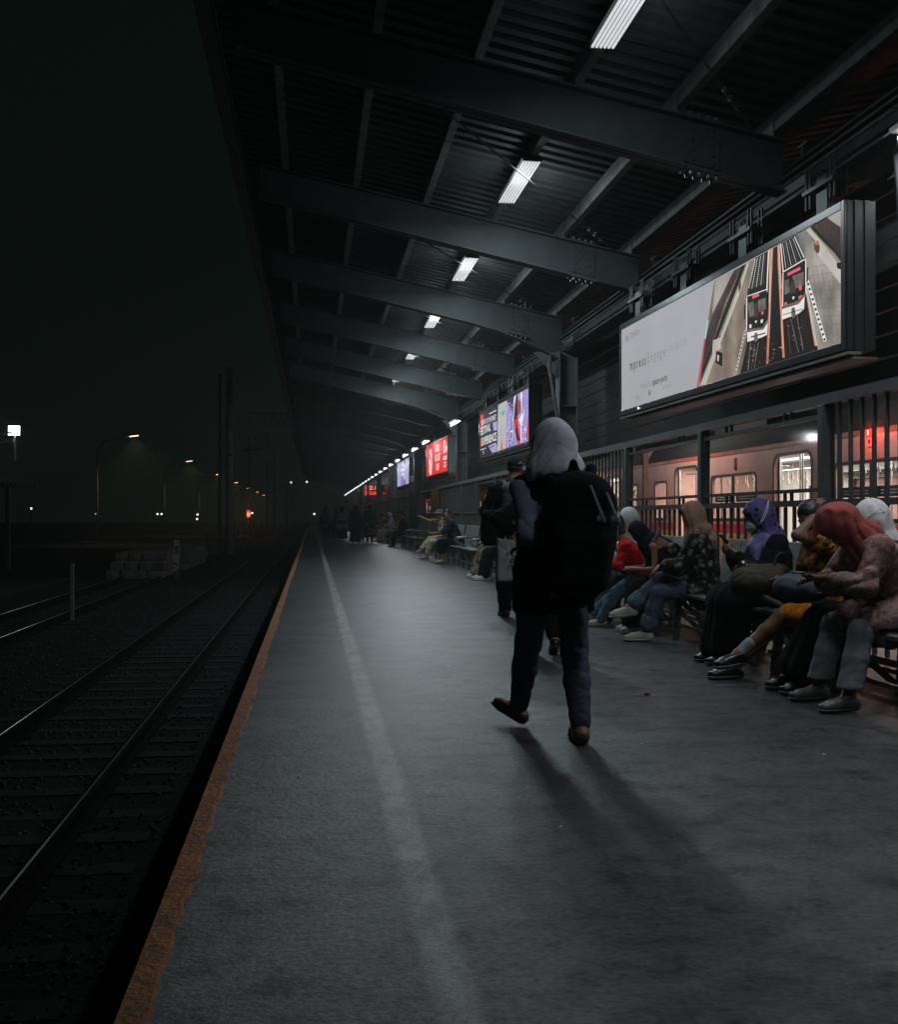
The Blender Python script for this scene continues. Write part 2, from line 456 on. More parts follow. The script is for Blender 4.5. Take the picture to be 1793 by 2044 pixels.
def track(xc, y0, y1, label, n_near):
    t = empty("railway_track", (xc, 5, PZ), label, "railway track")
    for s in (-1, 1): rail(xc + s * 0.535, -0.635, y0, y1, t)
    yy = y0; k = 0
    rest = MB()
    rs = random.Random(int(-xc * 10))
    base = None
    while yy < y1:
        w = 0.23; dz = rs.uniform(-0.012, 0.004)
        if k < n_near:
            if base is None:
                q = MB(); q.prism([(-w / 2, -0.10), (w / 2, -0.10), (w / 2 - 0.02, 0), (-w / 2 + 0.02, 0)], 'x', -1.0, 1.0)
                base = q.build("sleeper", M_sleeper, t, world=False)
                o = base
            else:
                o = base.copy(); COL.objects.link(o)
            o.location = (rs.uniform(-.02, .02), yy - 5, 0.012 + dz)
        else:
            rest.box(xc - 1.0, xc + 1.0, yy - w / 2, yy + w / 2, PZ - 0.05, PZ + 0.01)
        yy += 0.6; k += 1
    if rest.v:
        tag(rest.build("sleepers", M_sleeper, t), kind="stuff")
    return t
track(-1.96, 0.4, 170, "railway track with two worn steel rails running along the platform edge", 95)
track(-5.04, 3.0, 35.2, "dark siding track on the far side, ending under the concrete block pile", 52)
g = MB(); g.box(-7.28, -7.1, 6, 60, -0.85, -0.70); tag(g.build("kerb", M_sleeper), kind="structure")

# loose ballast stones around the near track
def stones():
    rs = np.random.RandomState(5)
    v = []; f = []
    ico = bmesh.new(); bmesh.ops.create_icosphere(ico, subdivisions=1, radius=1.0)
    bv = np.array([p.co[:] for p in ico.verts]); bf = [[q.index for q in fc.verts] for fc in ico.faces]; ico.free()
    n = 0
    for k in range(12000):
        yy = 1.2 + 30 * rs.rand() ** 1.6
        x = rs.uniform(-6.4, -0.55)
        near_rail = min(abs(x + 1.425), abs(x + 2.495), abs(x + 4.505), abs(x + 5.575)) < 0.06
        if near_rail: continue
        s = rs.uniform(0.009, 0.022)
        jit = bv * (s * rs.uniform(0.7, 1.3, size=(1, 3))) * rs.uniform(0.8, 1.2, size=(len(bv), 1))
        a = rs.rand() * 6.28
        c, sn = math.cos(a), math.sin(a)
        jx = jit[:, 0] * c - jit[:, 1] * sn; jy = jit[:, 0] * sn + jit[:, 1] * c
        v.extend(zip(jx + x, jy + yy, jit[:, 2] + PZ + s * 0.35))
        f.extend([[i + n for i in q] for q in bf]); n += len(bv)
    me = bpy.data.meshes.new("ballast"); me.from_pydata(v, [], f); me.materials.append(M_stone); me.update()
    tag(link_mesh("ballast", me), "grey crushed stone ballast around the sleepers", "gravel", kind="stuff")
stones()

# ------------------------------------------------------------------ canopy (one steel structure)
canopy = empty("station_canopy", (4.1, 18.3, 0), "long grey steel platform canopy with sloping rafters, corrugated roof and a row of columns", "canopy")
BAY = 4.4
RAFT = [0.7 + BAY * i for i in range(-1, 28)]
COLY = [5.1 + 13.2 * i for i in range(0, 10)]
def zb(x): return 3.88 + 0.222 * abs(4.1 - x)
def ztop(x): return zb(x) + 0.43 - 0.012 * abs(4.1 - x)
def zpur(x): return zb(x) + 0.49 - 0.012 * abs(4.1 - x)
def make_rafter(haunch):
    r = MB()
    xs = [-0.6, 0.5, 1.5, 2.5, 3.0, 3.3, 3.6, 3.85, 4.02]
    low = []
    for x in xs:
        d = 0.0
        if haunch and x > 2.6: d = 0.26 * ((x - 2.6) / 1.42) ** 1.7
        low.append((x, zb(x) - d))
    xr = [4.2, 5.2, 6.4, 8.0]
    for part in ([low, xs], [[(x, zb(x)) for x in xr], xr]):
        lo, xx = part
        up = [(x, ztop(x)) for x in xx]
        r.prism(lo + up[::-1], 'y', -0.007, 0.007)
        for i in range(len(xx) - 1):
            for (p0, p1) in ((lo[i], lo[i + 1]), (up[i], up[i + 1])):
                r.prism([(p0[0], p0[1] - 0.009), (p1[0], p1[1] - 0.009), (p1[0], p1[1] + 0.009), (p0[0], p0[1] + 0.009)], 'y', -0.10, -0.0075)
                r.prism([(p0[0], p0[1] - 0.009), (p1[0], p1[1] - 0.009), (p1[0], p1[1] + 0.009), (p0[0], p0[1] + 0.009)], 'y', 0.0075, 0.10)
        # stiffener near the eave end
    r.prism([(-0.62, zb(-0.6) - 0.01), (-0.6, zb(-0.6) - 0.01), (-0.6, ztop(-0.6) + 0.01), (-0.62, ztop(-0.6) + 0.01)], 'y', -0.10, 0.10)
    return r
def make_splice():
    s = MB()
    x0, x1 = 3.14, 3.46
    z0 = lambda x: zb(x)
    s.prism([(x0, z0(x0) + 0.05), (x1, z0(x1) + 0.05), (x1, ztop(x1) - 0.05), (x0, ztop(x0) - 0.05)], 'y', -0.022, -0.0085)
    for dx in (0.07, 0.25):
        for k in range(4):
            zz = z0(x0 + dx) + 0.08 + k * 0.085
            s.ball((x0 + dx, -0.024, zz), 0.019, 8, 1, (1, 0.8, 1))
    # cover plates under the bottom flange and on top, with hanging bolt heads
    for sgn, zf in ((-1, lambda x: zb(x) - 0.010), (1, lambda x: ztop(x) + 0.010)):
        a, b_ = zf(x0), zf(x1)
        lo = [(x0, a - 0.006 + 0.006 * sgn), (x1, b_ - 0.006 + 0.006 * sgn), (x1, b_ + 0.006 + 0.006 * sgn), (x0, a + 0.006 + 0.006 * sgn)]
        s.prism(lo, 'y', -0.10, 0.10)
        for dx in (0.05, 0.12, 0.20, 0.27):
            for yy in (-0.065, 0.065):
                zz = zf(x0 + dx) + sgn * 0.012
                s.tube([(x0 + dx, yy, zz), (x0 + dx, yy, zz + sgn * 0.03)], 0.016, 6, 1)
    return s
raf0 = make_rafter(False).build("rafter", M_steel, canopy, world=False); raf0.location = (-4.1, RAFT[0] - 18.3, 0)
spl0 = make_splice().build("splice_plate", [M_steel, M_bolt], raf0, world=False)
raf1 = make_rafter(True).build("rafter", M_steel, canopy, world=False)
spl1 = link_mesh("splice_plate", spl0.data, raf1)
first_h = True
for i, yy in enumerate(RAFT[1:]):
    h = any(abs(yy - c) < 0.3 for c in COLY)
    if h and first_h:
        o = raf1; first_h = False
    else:
        o = (raf1 if h else raf0).copy(); COL.objects.link(o); o.parent = canopy
        if 5 < yy < 50:
            s = spl0.copy(); COL.objects.link(s); s.parent = o
    o.location = (-4.1, yy - 18.3, 0)

# corrugated roof sheets (ribs run across the platform)
def roof_sheet(xa, xb):
    y0, y1, pitch = -5.0, 122.0, 0.215
    prof = []
    y = y0
    while y < y1:
        prof += [(y, 0.0), (y + 0.10, 0.0), (y + 0.125, 0.04), (y + 0.19, 0.04)]
        y += pitch
    n = len(prof)
    vs = []
    for x in (xa, xb):
        zr = zpur(x) + 0.175
        vs += [(x, py, zr + pz) for py, pz in prof]
    for x in (xa, xb):
        zr = zpur(x) + 0.175 + 0.012
        vs += [(x, py, zr + pz) for py, pz in prof]
    fs = [(i, i + 1, n + i + 1, n + i) for i in range(n - 1)] + [(2 * n + i, 3 * n + i, 3 * n + i + 1, 2 * n + i + 1) for i in range(n - 1)]
    m = MB(); m.add(vs, fs); return m
roof_sheet(-0.85, 4.09).build("roof_sheet", M_roof, canopy)
roof_sheet(4.11, 8.2).build("roof_sheet", M_roof, canopy)
PURX = [-0.35, 0.5, 1.35, 2.2, 3.08, 3.93]
for x in PURX + [4.9, 6.0, 7.2]:
    q = MB(); z = zpur(x) + 0.012
    q.box(x - 0.004, x + 0.004, -5, 122, z, z + 0.155)
    q.box(x + 0.0045, x + 0.075, -5, 122, z, z + 0.006); q.box(x + 0.0045, x + 0.075, -5, 122, z + 0.149, z + 0.155)
    for yr in RAFT: q.box(x - 0.012, x - 0.0045, yr - 0.06, yr + 0.06, ztop(x) + 0.008, z + 0.10)   # cleats on the rafters
    for i in range(0, 30):                                                   # lap joints
        q.box(x - 0.008, x + 0.08, 2.9 + BAY * i - 0.02, 2.9 + BAY * i + 0.02, z - 0.004, z - 0.001)
    q.build("purlin", M_steeldirty, canopy)
q = MB()
q.box(4.02, 4.30, -5, 122, 3.80, 3.82); q.box(4.155, 4.167, -5, 122, 3.8205, 4.08); q.box(4.02, 4.30, -5, 122, 4.081, 4.10)
q.build("girder", M_steel, canopy)
q = MB(); q.box(-0.98, -0.86, -5, 122, ztop(-0.9) + 0.02, ztop(-0.9) + 0.24); q.build("gutter", M_dark, canopy)
q = MB(); q.box(4.0, 4.2, -5, 122, zpur(4.1) + 0.06, zpur(4.1) + 0.16); q.build("valley_gutter", M_steeldirty, canopy)

def make_column():
    c = MB()
    c.box(-0.15, -0.135, -0.15, 0.15, 0.02, 3.79); c.box(0.135, 0.15, -0.15, 0.15, 0.02, 3.79)
    c.box(-0.1345, 0.1345, -0.006, 0.006, 0.02, 3.79)
    c.box(-0.22, 0.22, -0.22, 0.22, 0.001, 0.02)
    for z in (1.1, 2.9): c.box(-0.134, 0.134, -0.14, 0.14, z, z + 0.012)
    c.prism([(-0.15, 3.35), (-0.15, 3.78), (-0.55, 3.78)], 'y', -0.008, 0.008)
    return c
col0 = None
for yy in COLY:
    if col0 is None:
        o = col0 = make_column().build("column", mat("column_paint", (0.11, 0.118, 0.122), 0.55, var=0.25, vscale=3, spec=0.3), canopy, world=False)
    else:
        o = col0.copy(); COL.objects.link(o)
    o.location = (0, yy - 18.3, 0)
q = MB()
for (x, z, r_) in ((3.985, 3.93, .016), (3.985, 4.00, .012)): q.tube([(x, -5, z), (x, 122, z)], r_, 6)
q.build("conduit", M_steeldirty, canopy)
q = MB()
for k in range(9):
    y = 6.2 + 5.3 * k
    q.tube([(3.97, y, 3.93), (3.93, y + .25, 3.74), (3.92, y + .6, 3.68), (3.95, y + 1.0, 3.78), (3.97, y + 1.3, 3.93)], .009, 5)
q.build("cable", M_dark, canopy)
# tie rods crossing each bay under the sheets, with a turnbuckle at the lower end
for i, yy in enumerate(RAFT[1:14]):
    a = Vector((0.55, yy + 0.15, ztop(0.55) - 0.07)); b_ = Vector((3.72, yy + BAY - 0.18, ztop(3.72) - 0.06))
    q = MB(); q.tube([a, b_], 0.009, 6)
    d = (b_ - a).normalized()
    c0 = a + (b_ - a) * 0.83
    q.tube([c0, c0 + d * 0.10], 0.02, 6); q.tube([c0 + d * 0.16, c0 + d * 0.30], [0.026, 0.018], 6)
    q.tube([c0 + d * 0.34, c0 + d * 0.40], 0.022, 6)
    q.build("tie_rod", M_steeldirty, canopy)
# leaning downpipe beside the nearest visible column
q = MB()
q.tube([(3.86, 18.15, 3.62), (3.80, 18.1, 3.72), (3.77, 18.1, 3.55), (3.86, 18.05, 2.9), (3.98, 18.0, 2.2), (4.02, 18.0, 1.6), (4.02, 18.0, 0.05)], 0.03, 8)
q.box(3.93, 3.99, 17.9, 17.98, 2.45, 2.62)
q.build("downpipe", M_steeldirty, canopy, smooth=True)

# ------------------------------------------------------------------ cladding over the fence
cl = empty("cladding_wall", (4.7, 20, 2.2), "dark wall of horizontal boards between the fence top and the canopy", "wall")
q = MB()
zz = 2.24
while zz < 3.9:
    q.prism([(4.66, zz), (4.69, zz), (4.675, zz + 0.17), (4.645, zz + 0.165)], 'y', -3, 110)
    zz += 0.19
q.build("boarding", M_plank, cl)
q = MB()
for k in range(26):
    q.box(4.70, 4.76, -2.6 + 4.4 * k, -2.54 + 4.4 * k, 2.2, 3.95)
q.build("frame", M_steel, cl)

# ------------------------------------------------------------------ fence
FX = 3.95
fence = empty("platform_fence", (FX, 12, 0), "dark grey steel fence of posts, rails and upright bars with framed panes behind the benches", "fence")
mod = 13.2
posts = []
bays = []                                                # (y0, y1, kind)
for k in range(-1, 9):
    b0 = 5.7 + mod * k
    seq = [(0, 2.8, 'bars'), (2.8, 5.6, 'pane'), (5.6, 8.4, 'pane'), (8.4, 11.2, 'bars'), (11.2, 13.2, 'bars')]
    for a, b_, kd in seq:
        bays.append((b0 + a, b0 + b_, kd)); posts.append(b0 + a)
q = MB(); q.box(FX - 0.04, FX + 0.04, -7, 125, 1.985, 2.065); q.build("top_rail", M_fence, fence)
q = MB(); q.box(FX - 0.03, FX + 0.03, -7, 125, 1.205, 1.255); q.build("mid_rail", M_fence, fence)
q = MB(); q.box(FX - 0.03, FX + 0.03, -7, 125, 0.10, 0.15); q.build("bottom_rail", M_fence, fence)
post0 = None
for yy in posts:
    if yy < 2: continue
    if post0 is None:
        q = MB(); q.box(-0.05, 0.05, -0.05, 0.05, 0.0, 1.984); o = post0 = q.build("post", M_fence, fence, world=False, bevel=0.006)
    else:
        o = post0.copy(); COL.objects.link(o)
    o.location = (0, yy - 12, 0)
M_pane, _nt, _b = new_mat("clear_pane")
_tr = N(_nt, 'ShaderNodeBsdfTransparent'); _tr.inputs['Color'].default_value = (0.93, 0.95, 0.95, 1)
_gl = N(_nt, 'ShaderNodeBsdfGlossy'); _gl.inputs['Roughness'].default_value = 0.06; _gl.inputs['Color'].default_value = (0.9, 0.9, 0.9, 1)
_mx = N(_nt, 'ShaderNodeMixShader'); _mx.inputs['Fac'].default_value = 0.045
_nt.links.new(_tr.outputs[0], _mx.inputs[1]); _nt.links.new(_gl.outputs[0], _mx.inputs[2]); _nt.links.new(_mx.outputs[0], _nt.nodes['Material Output'].inputs['Surface'])
M_orange = mat("orange_notice", (0.32, 0.09, 0.03), 0.7, var=0.3, vscale=5)
bar_full = bar_low = None
nbar = 0
rest = MB()
npane = 0
for (a, b_, kd) in sorted(bays):
    if b_ < 4: continue
    n = int(round((b_ - a - 0.1) / 0.18))
    step = (b_ - a - 0.1) / n
    for i in range(1, n):
        yy = a + 0.05 + step * i
        if yy < 4.5: continue
        z1 = 1.984 if kd == 'bars' else 1.204
        if nbar < 96:
            if kd == 'bars':
                if bar_full is None:
                    q = MB(); q.box(-0.013, 0.013, -0.013, 0.013, 0.151, 1.984); o = bar_full = q.build("upright_bar", M_fence, fence, world=False)
                else: o = bar_full.copy(); COL.objects.link(o)
            else:
                if bar_low is None:
                    q = MB(); q.box(-0.013, 0.013, -0.013, 0.013, 0.151, 1.204); o = bar_low = q.build("upright_bar", M_fence, fence, world=False)
                else: o = bar_low.copy(); COL.objects.link(o)
            o.location = (0, yy - 12, 0); nbar += 1
        else:
            rest.box(FX - 0.013, FX + 0.013, yy - 0.013, yy + 0.013, 0.151, z1)
    if kd == 'pane':
        q = MB()
        ya, yb = a + 0.051, b_ - 0.051
        q.box(FX - 0.018, FX + 0.018, ya, yb, 1.318, 1.348); q.box(FX - 0.018, FX + 0.018, ya, yb, 1.888, 1.922)
        q.box(FX - 0.018, FX + 0.018, ya, ya + 0.02, 1.3485, 1.8875); q.box(FX - 0.018, FX + 0.018, yb - 0.02, yb, 1.3485, 1.8875)
        for t in (0.22, 0.27, 0.73, 0.78):
            y = ya + (yb - ya) * t
            q.box(FX - 0.012, FX + 0.012, y - 0.012, y + 0.012, 1.2555, 1.3175); q.box(FX - 0.012, FX + 0.012, y - 0.012, y + 0.012, 1.9225, 1.9845)
        fr = q.build("pane_frame", M_fence, fence)
        q = MB(); q.poly([(FX + 0.004, ya + 0.02, 1.348), (FX + 0.004, yb - 0.02, 1.348), (FX + 0.004, yb - 0.02, 1.888), (FX + 0.004, ya + 0.02, 1.888)])
        q.build("pane", M_pane, fr)
tag(rest.build("bars", M_fence, fence), kind="stuff")
q = MB(); q.box(3.90, 3.915, 35.5, 37.6, 1.27, 1.98)
tag(q.build("notice_board", M_orange), "plain rust-orange panel fixed to the fence below the red advert", "panel")
# dark solid screens in front of the far fence bays
M_screen = mat("dark_panel", (0.06, 0.065, 0.066), 0.7, var=0.3, vscale=4, stretch=(1, 8, 0.4))
for k, y in enumerate((40.6, 53.5, 66.0)):
    q = MB(); q.box(3.70, 3.76, y, y + 3.2, 0.02, 2.02)
    tag(q.build("kiosk_panel", M_screen), "dark upright panel standing against the fence, %s of three along the platform" % ORD[k], "panel", "dark panels against the fence")

# ------------------------------------------------------------------ ceiling lights
M_tube = emit("lit_tube", (0.94, 0.96, 1.0), 0.72, var=0.05, vscale=40)
M_tube2 = emit("lit_tube_bright", (0.95, 0.97, 1.0), 2.2)
LX, LZ = 2.22, 1.12 + 3.61
LY = [7.12 + BAY * i for i in range(-1, 6)]
CL_W = 51.0
def make_ceiling_light():
    t = empty("ceiling_light", (0, 0, 0))
    q = MB(); q.box(-0.10, 0.10, -0.80, 0.80, 0.035, 0.05); q.box(-0.10, 0.10, -0.805, -0.78, -0.005, 0.0345); q.box(-0.10, 0.10, 0.78, 0.805, -0.005, 0.0345)
    q.build("housing", M_dark, t, world=False)
    tb = MB(); tb.tube([(0, -0.76, 0), (0, 0.76, 0)], 0.0115, 8); 
    first = None
    for k in range(6):
        if first is None: o = first = tb.build("tube", M_tube, t, smooth=False, world=False)
        else: o = first.copy(); COL.objects.link(o)
        o.location = (-0.08 + 0.032 * k, 0, 0.0)
    q = MB()
    for yy in (-0.5, 0.5): q.bar((0, yy, 0.0505), (0, yy, 0.062), 0.03, 0.03)
    q.build("hanger", M_steel, t, world=False)
    return t
for i, yy in enumerate(LY):
    t = cl0 = make_ceiling_light() if i == 0 else dup_tree(cl0)
    t.location = (LX, yy + 0.76, LZ)
    lab = "six-tube strip light under the canopy, cut by the top edge of the photo" if i == 1 else "six-tube strip light under the canopy, %s whole one in the row" % ORD[max(0, i - 2)]
    tag(t, lab, "ceiling light", "strip lights under the canopy roof")
LAMPS = []
for i, yy in enumerate(LY):
    w = CL_W * (0.40, 0.30, 1.2, 1.3, 1.35, 1.3, 1.3)[i]
    LAMPS.append(lamp("strip_lamp", 'AREA', (LX, yy + 0.76, LZ - 0.03), w * 0.9, (0.80, 0.95, 1.0), 0.17, 1.5))
    LAMPS.append(lamp("strip_glow", 'POINT', (LX, yy + 0.76, LZ - 0.10), w * 0.26, (0.80, 0.95, 1.0), 0.12))

# row of small tube lamps along the column line
def make_row_lamp():
    t = empty("tube_lamp", (0, 0, 0))
    q = MB(); q.box(-0.06, 0.06, -0.62, 0.62, 0.03, 0.06); q.prism([(-0.10, 0.0), (-0.06, 0.03), (0.06, 0.03), (0.10, 0.0), (0.10, 0.006), (0.06, 0.037), (-0.06, 0.037), (-0.10, 0.006)], 'y', -0.62, 0.62); q.build("reflector", M_white, t, world=False)
    q = MB(); q.tube([(0, -0.58, -0.012), (0, 0.58, -0.012)], 0.030, 8); q.build("tube", M_tube2, t, world=False)
    q = MB(); q.tube([(0, 0.55, 0.05), (0.05, 0.75, -0.05), (0.10, 0.8, -0.3)], 0.015, 6); q.build("arm", M_steel, t, world=False)
    return t
rows = [(3.62, 6.15, 3.47), (4.38, 7.55, 3.64)] + [(3.58, y, 3.50) for y in [29.0, 36.6] + [40.6 + 4.05 * i for i in range(22)]]
for i, pos in enumerate(rows):
    t = rl0 = make_row_lamp() if i == 0 else dup_tree(rl0)
    t.location = pos
    lab = {0: "lit tube lamp high at the right edge, above the other one", 1: "lit tube lamp at the right edge, just above the big advert's end"}.get(i)
    if lab is None: lab = "tube lamp in the long row beside the columns, number %d from the near end" % (i - 1)
    tag(t, lab, "tube lamp", "tube lamps along the column line")
    if i < 2: lamp("tube_lamp_light", 'AREA', (pos[0], pos[1], pos[2] - 0.05), 26 if i == 0 else 5, (0.95, 0.97, 1), 0.12, 1.1)
    else: lamp("tube_lamp_light", 'POINT', (pos[0] - 0.1, pos[1], pos[2] - 0.14), 17 if pos[1] < 58 else 8, (0.95, 0.97, 1), 0.1)
for k in range(4):                                          # unseen lamps added behind the boarding to brighten the train's side
    t = dup_tree(rl0); t.location = (5.5, 12 + 8.8 * k, 3.44)
    tag(t, "tube lamp over the train side, mostly hidden by the dark boarding, %s" % ORD[k], "tube lamp", "tube lamps over the train side")
    lamp("tube_lamp_light", 'AREA', (5.5, 12 + 8.8 * k, 3.38), 120, (1.0, 0.92, 0.88), 0.12, 1.1, rot=(0, R(-68), 0))
# ================================================================== ADVERTISING BOARDS
M_bezel = mat("black_bezel", (0.018, 0.019, 0.02), 0.3, var=0.2, vscale=6)
M_case = mat("board_casing", (0.015, 0.0165, 0.0175), 0.45, var=0.25, vscale=3)
M_case_l = mat("pale_casing", (0.30, 0.34, 0.33), 0.5, var=0.2, vscale=3)
M_strip = mat("aluminium_strip", (0.20, 0.205, 0.20), 0.4, 0.6, var=0.4, vscale=5, stretch=(1, 0.6, 1))
_ecache = {}
def EM(r, g, b, var=0.0, vs=9.0, st=None, samp=False):
    k = (r, g, b, var, vs, st, samp)
    if k not in _ecache: _ecache[k] = emit("screen_colour", (r, g, b), 1.0, var, vs, samp, st)
    return _ecache[k]

class Board:
    """hanging light box; local frame: screen faces -x, s runs from the far end (0) to the near end (1), t from bottom to top"""
    def __init__(self, x, y0, y1, z0, z1, yaw, label, case):
        self.L = y1 - y0; self.H = z1 - z0; self.z0 = z0
        self.t = empty("advert_board", (x, (y0 + y1) / 2, 0), label, "advertising board", "advert boards hanging from the canopy", rz=yaw)
        L, H, hL = self.L, self.H, (y1 - y0) / 2
        q = MB()
        q.box(0.012, 0.24, -hL - 0.05, hL + 0.05, z0 - 0.06, z1 + 0.06)
        for xx in (0.07, 0.15): q.box(xx, xx + 0.035, -hL - 0.065, -hL - 0.0505, z0 - 0.06, z1 + 0.06)
        q.box(0.012, 0.03, -hL - 0.06, -hL - 0.0502, z0 - 0.06, z1 + 0.06)
        q.build("casing", case, self.t, world=False)
        q = MB()
        q.box(-0.012, 0.0115, -hL - 0.055, -hL, z0 - 0.065, z1 + 0.065); q.box(-0.012, 0.0115, hL, hL + 0.055, z0 - 0.065, z1 + 0.065)
        q.box(-0.012, 0.0115, -hL + .0003, hL - .0003, z0 - 0.065, z0); q.box(-0.012, 0.0115, -hL + .0003, hL - .0003, z1, z1 + 0.065)
        q.build("bezel", M_bezel, self.t, world=False, bevel=0.004)
        q = MB(); q.box(-0.005, 0.10, -hL - 0.1, hL + 0.05, z0 - 0.10, z0 - 0.078); q.box(0.02, 0.22, -hL - 0.12, hL + 0.05, z0 - 0.135, z0 - 0.12)
        q.build("bottom_rail", M_strip, self.t, world=False)
        for k in range(4):                                  # drop hangers with clamp bolts from the girder
            yy = -hL + L * (0.08 + 0.28 * k)
            q = MB(); q.box(0.06, 0.14, yy - 0.09, yy + 0.09, z1 + 0.0605, 3.797)
            q.box(0.02, 0.18, yy - 0.26, yy + 0.26, 3.70, 3.73)
            for d in (-0.24, -0.17, 0.17, 0.24):
                q.tube([(0.05, yy + d, 3.58), (0.05, yy + d, 3.90)], 0.011, 6); q.tube([(0.15, yy + d, 3.58), (0.15, yy + d, 3.90)], 0.011, 6)
            q.build("hanger", M_dark, self.t, world=False)
        self.screen = None
        self.layers = 0
    def pt(self, s, t, off): return (-off, self.L / 2 - s * self.L, self.z0 + t * self.H)
    def base(self, m):
        q = MB(); q.poly([self.pt(0, 0, 0), self.pt(1, 0, 0), self.pt(1, 1, 0), self.pt(0, 1, 0)])
        self.screen = q.build("screen", m, self.t, world=False)
    def art(self, name, items, clip=True):
        """items: list of (material, polygon in s,t)"""
        q = MB(); mats = []
        for m, poly in items:
            self.layers += 1
            if m not in mats: mats.append(m)
            if len(poly) < 3: continue
            q.poly([self.pt(min(1, max(0, s)), min(1, max(0, t)), 0.0012 * (1 + self.layers * 0.06)) for s, t in poly], mats.index(m))
        return q.build(name, mats, self.screen, world=False)
    def text(self, items):
        """items: (txt, material, s0, t0, s1, t1, height fraction, bold)"""
        q = MB(); mats = []
        for txt, m, s0, t0, s1, t1, hf, bold in items:
            self.layers += 1
            if m not in mats: mats.append(m)
            vs, fs = text_mesh(txt, 1.0, spacing=1.0, bold=bold)
            if not vs: continue
            x0 = min(v[0] for v in vs); x1 = max(v[0] for v in vs); 
            cap = 0.70
            out = []
            for v in vs:
                a = (v[0] - x0) / max(1e-6, (x1 - x0))
                out.append(self.pt(s0 + (s1 - s0) * a, t0 + (t1 - t0) * a + v[1] / cap * hf, 0.0012 * (1.5 + self.layers * 0.06)))
            q.add(out, fs, mats.index(m))
        return q.build("lettering", mats, self.screen, world=False)

def stmap(uL, uR, aL, bL, aR, bR):
    """maps a photo pixel (in 1793-px units) on the flat poster to poster coordinates"""
    def f(u, v):
        up = u - 622.0; vp = 1032.0 - v
        s = (1 / uL - 1 / up) / (1 / uL - 1 / uR)
        r = vp / up
        lo = bL + (bR - bL) * s; hi = aL + (aR - aL) * s
        return s, (r - lo) / (hi - lo)
    return f

# ---- board 1: white left part, tram photograph on the right
B1 = Board(3.85, 8.18, 13.77, 2.42, 3.41, R(1.6), "largest lit advert board with two trams pictured beside a pale grey lettered part", M_case)
f1 = stmap(618, 1061, .602, .351, .577, .322)
def r4(x, y): return f1((2250 + x / 1.439) / 1.9498, (700 + y / 1.439) / 1.9498)
def z4(x, y): return f1((2750 + x / 3.0052) / 1.9498, (780 + y / 3.0052) / 1.9498)
def P4(*pts): return [r4(x, y) for x, y in pts]
def Z4(*pts): return [z4(x, y) for x, y in pts]
def line(fn, a, b_, w):
    (x0, y0), (x1, y1) = a, b_
    n = math.hypot(x1 - x0, y1 - y0); dx, dy = -(y1 - y0) / n * w / 2, (x1 - x0) / n * w / 2
    return [fn(x0 + dx, y0 + dy), fn(x1 + dx, y1 + dy), fn(x1 - dx, y1 - dy), fn(x0 - dx, y0 - dy)]
B1.base(EM(0.36, 0.36, 0.385, 0.05, 1.2, None, True))
c_base = EM(0.20, 0.155, 0.125, 0.75, 2.4); c_wedge = EM(0.33, 0.29, 0.27, 0.3, 2.0)
c_brown = EM(0.05, 0.032, 0.024, 0.4, 4.0); c_black = EM(0.008, 0.007, 0.007); c_dark = EM(0.014, 0.009, 0.007, 0.6, 6.0, (1, 5, 0.6))
c_green = EM(0.26, 0.30, 0.14); c_pale = EM(0.50, 0.46, 0.42, 0.15, 3.0); c_plat = EM(0.29, 0.265, 0.24, 0.65, 2.2)
c_or = EM(0.50, 0.19, 0.11, 0.3, 8.0); c_or2 = EM(0.80, 0.50, 0.40); c_white = EM(0.80, 0.77, 0.74, 0.1, 6); c_grey = EM(0.14, 0.125, 0.115, 0.5, 9)
c_red = EM(0.85, 0.10, 0.14); c_pink = EM(0.55, 0.06, 0.14); c_cyan = EM(0.35, 0.55, 0.56); c_boxb = EM(0.10, 0.05, 0.032)
it = [(c_base, P4((752, 578), (1487, 162), (1487, 935), (655, 1190)))]
it += [(c_wedge, P4((755, 578), (862, 518), (740, 760)))]
it += [(c_brown, P4((862, 518), (908, 494), (815, 690), (690, 1085), (672, 1150), (700, 900), (737, 780)))]
for a in (0.2, 0.4, 0.6, 0.8):
    it.append((c_black, line(r4, (862 - 150 * a, 518 + 400 * a), (890 - 120 * a, 520 + 420 * a + 40), 3)))
it += [(c_pale, P4((934, 480), (950, 472), (898, 640), (800, 890), (735, 1060), (705, 1148), (672, 1152), (745, 975), (790, 880), (860, 690)))]
it += [(c_black, P4((906, 494), (934, 479), (850, 690), (775, 880), (690, 1088), (683, 1080), (740, 930), (800, 760)))]
it += [(c_green, line(r4, (934, 482), (787, 880), 7))]
it += [(c_pale, P4((745, 905), (785, 890), (790, 950), (765, 965), (740, 975))), (c_black, P4((762, 962), (799, 976), (796, 1050), (758, 1030))), (c_pale, P4((768, 985), (780, 990), (776, 1025), (768, 1015)))]
it += [(c_boxb, P4((888, 580), (902, 572), (903, 610), (890, 650)))]
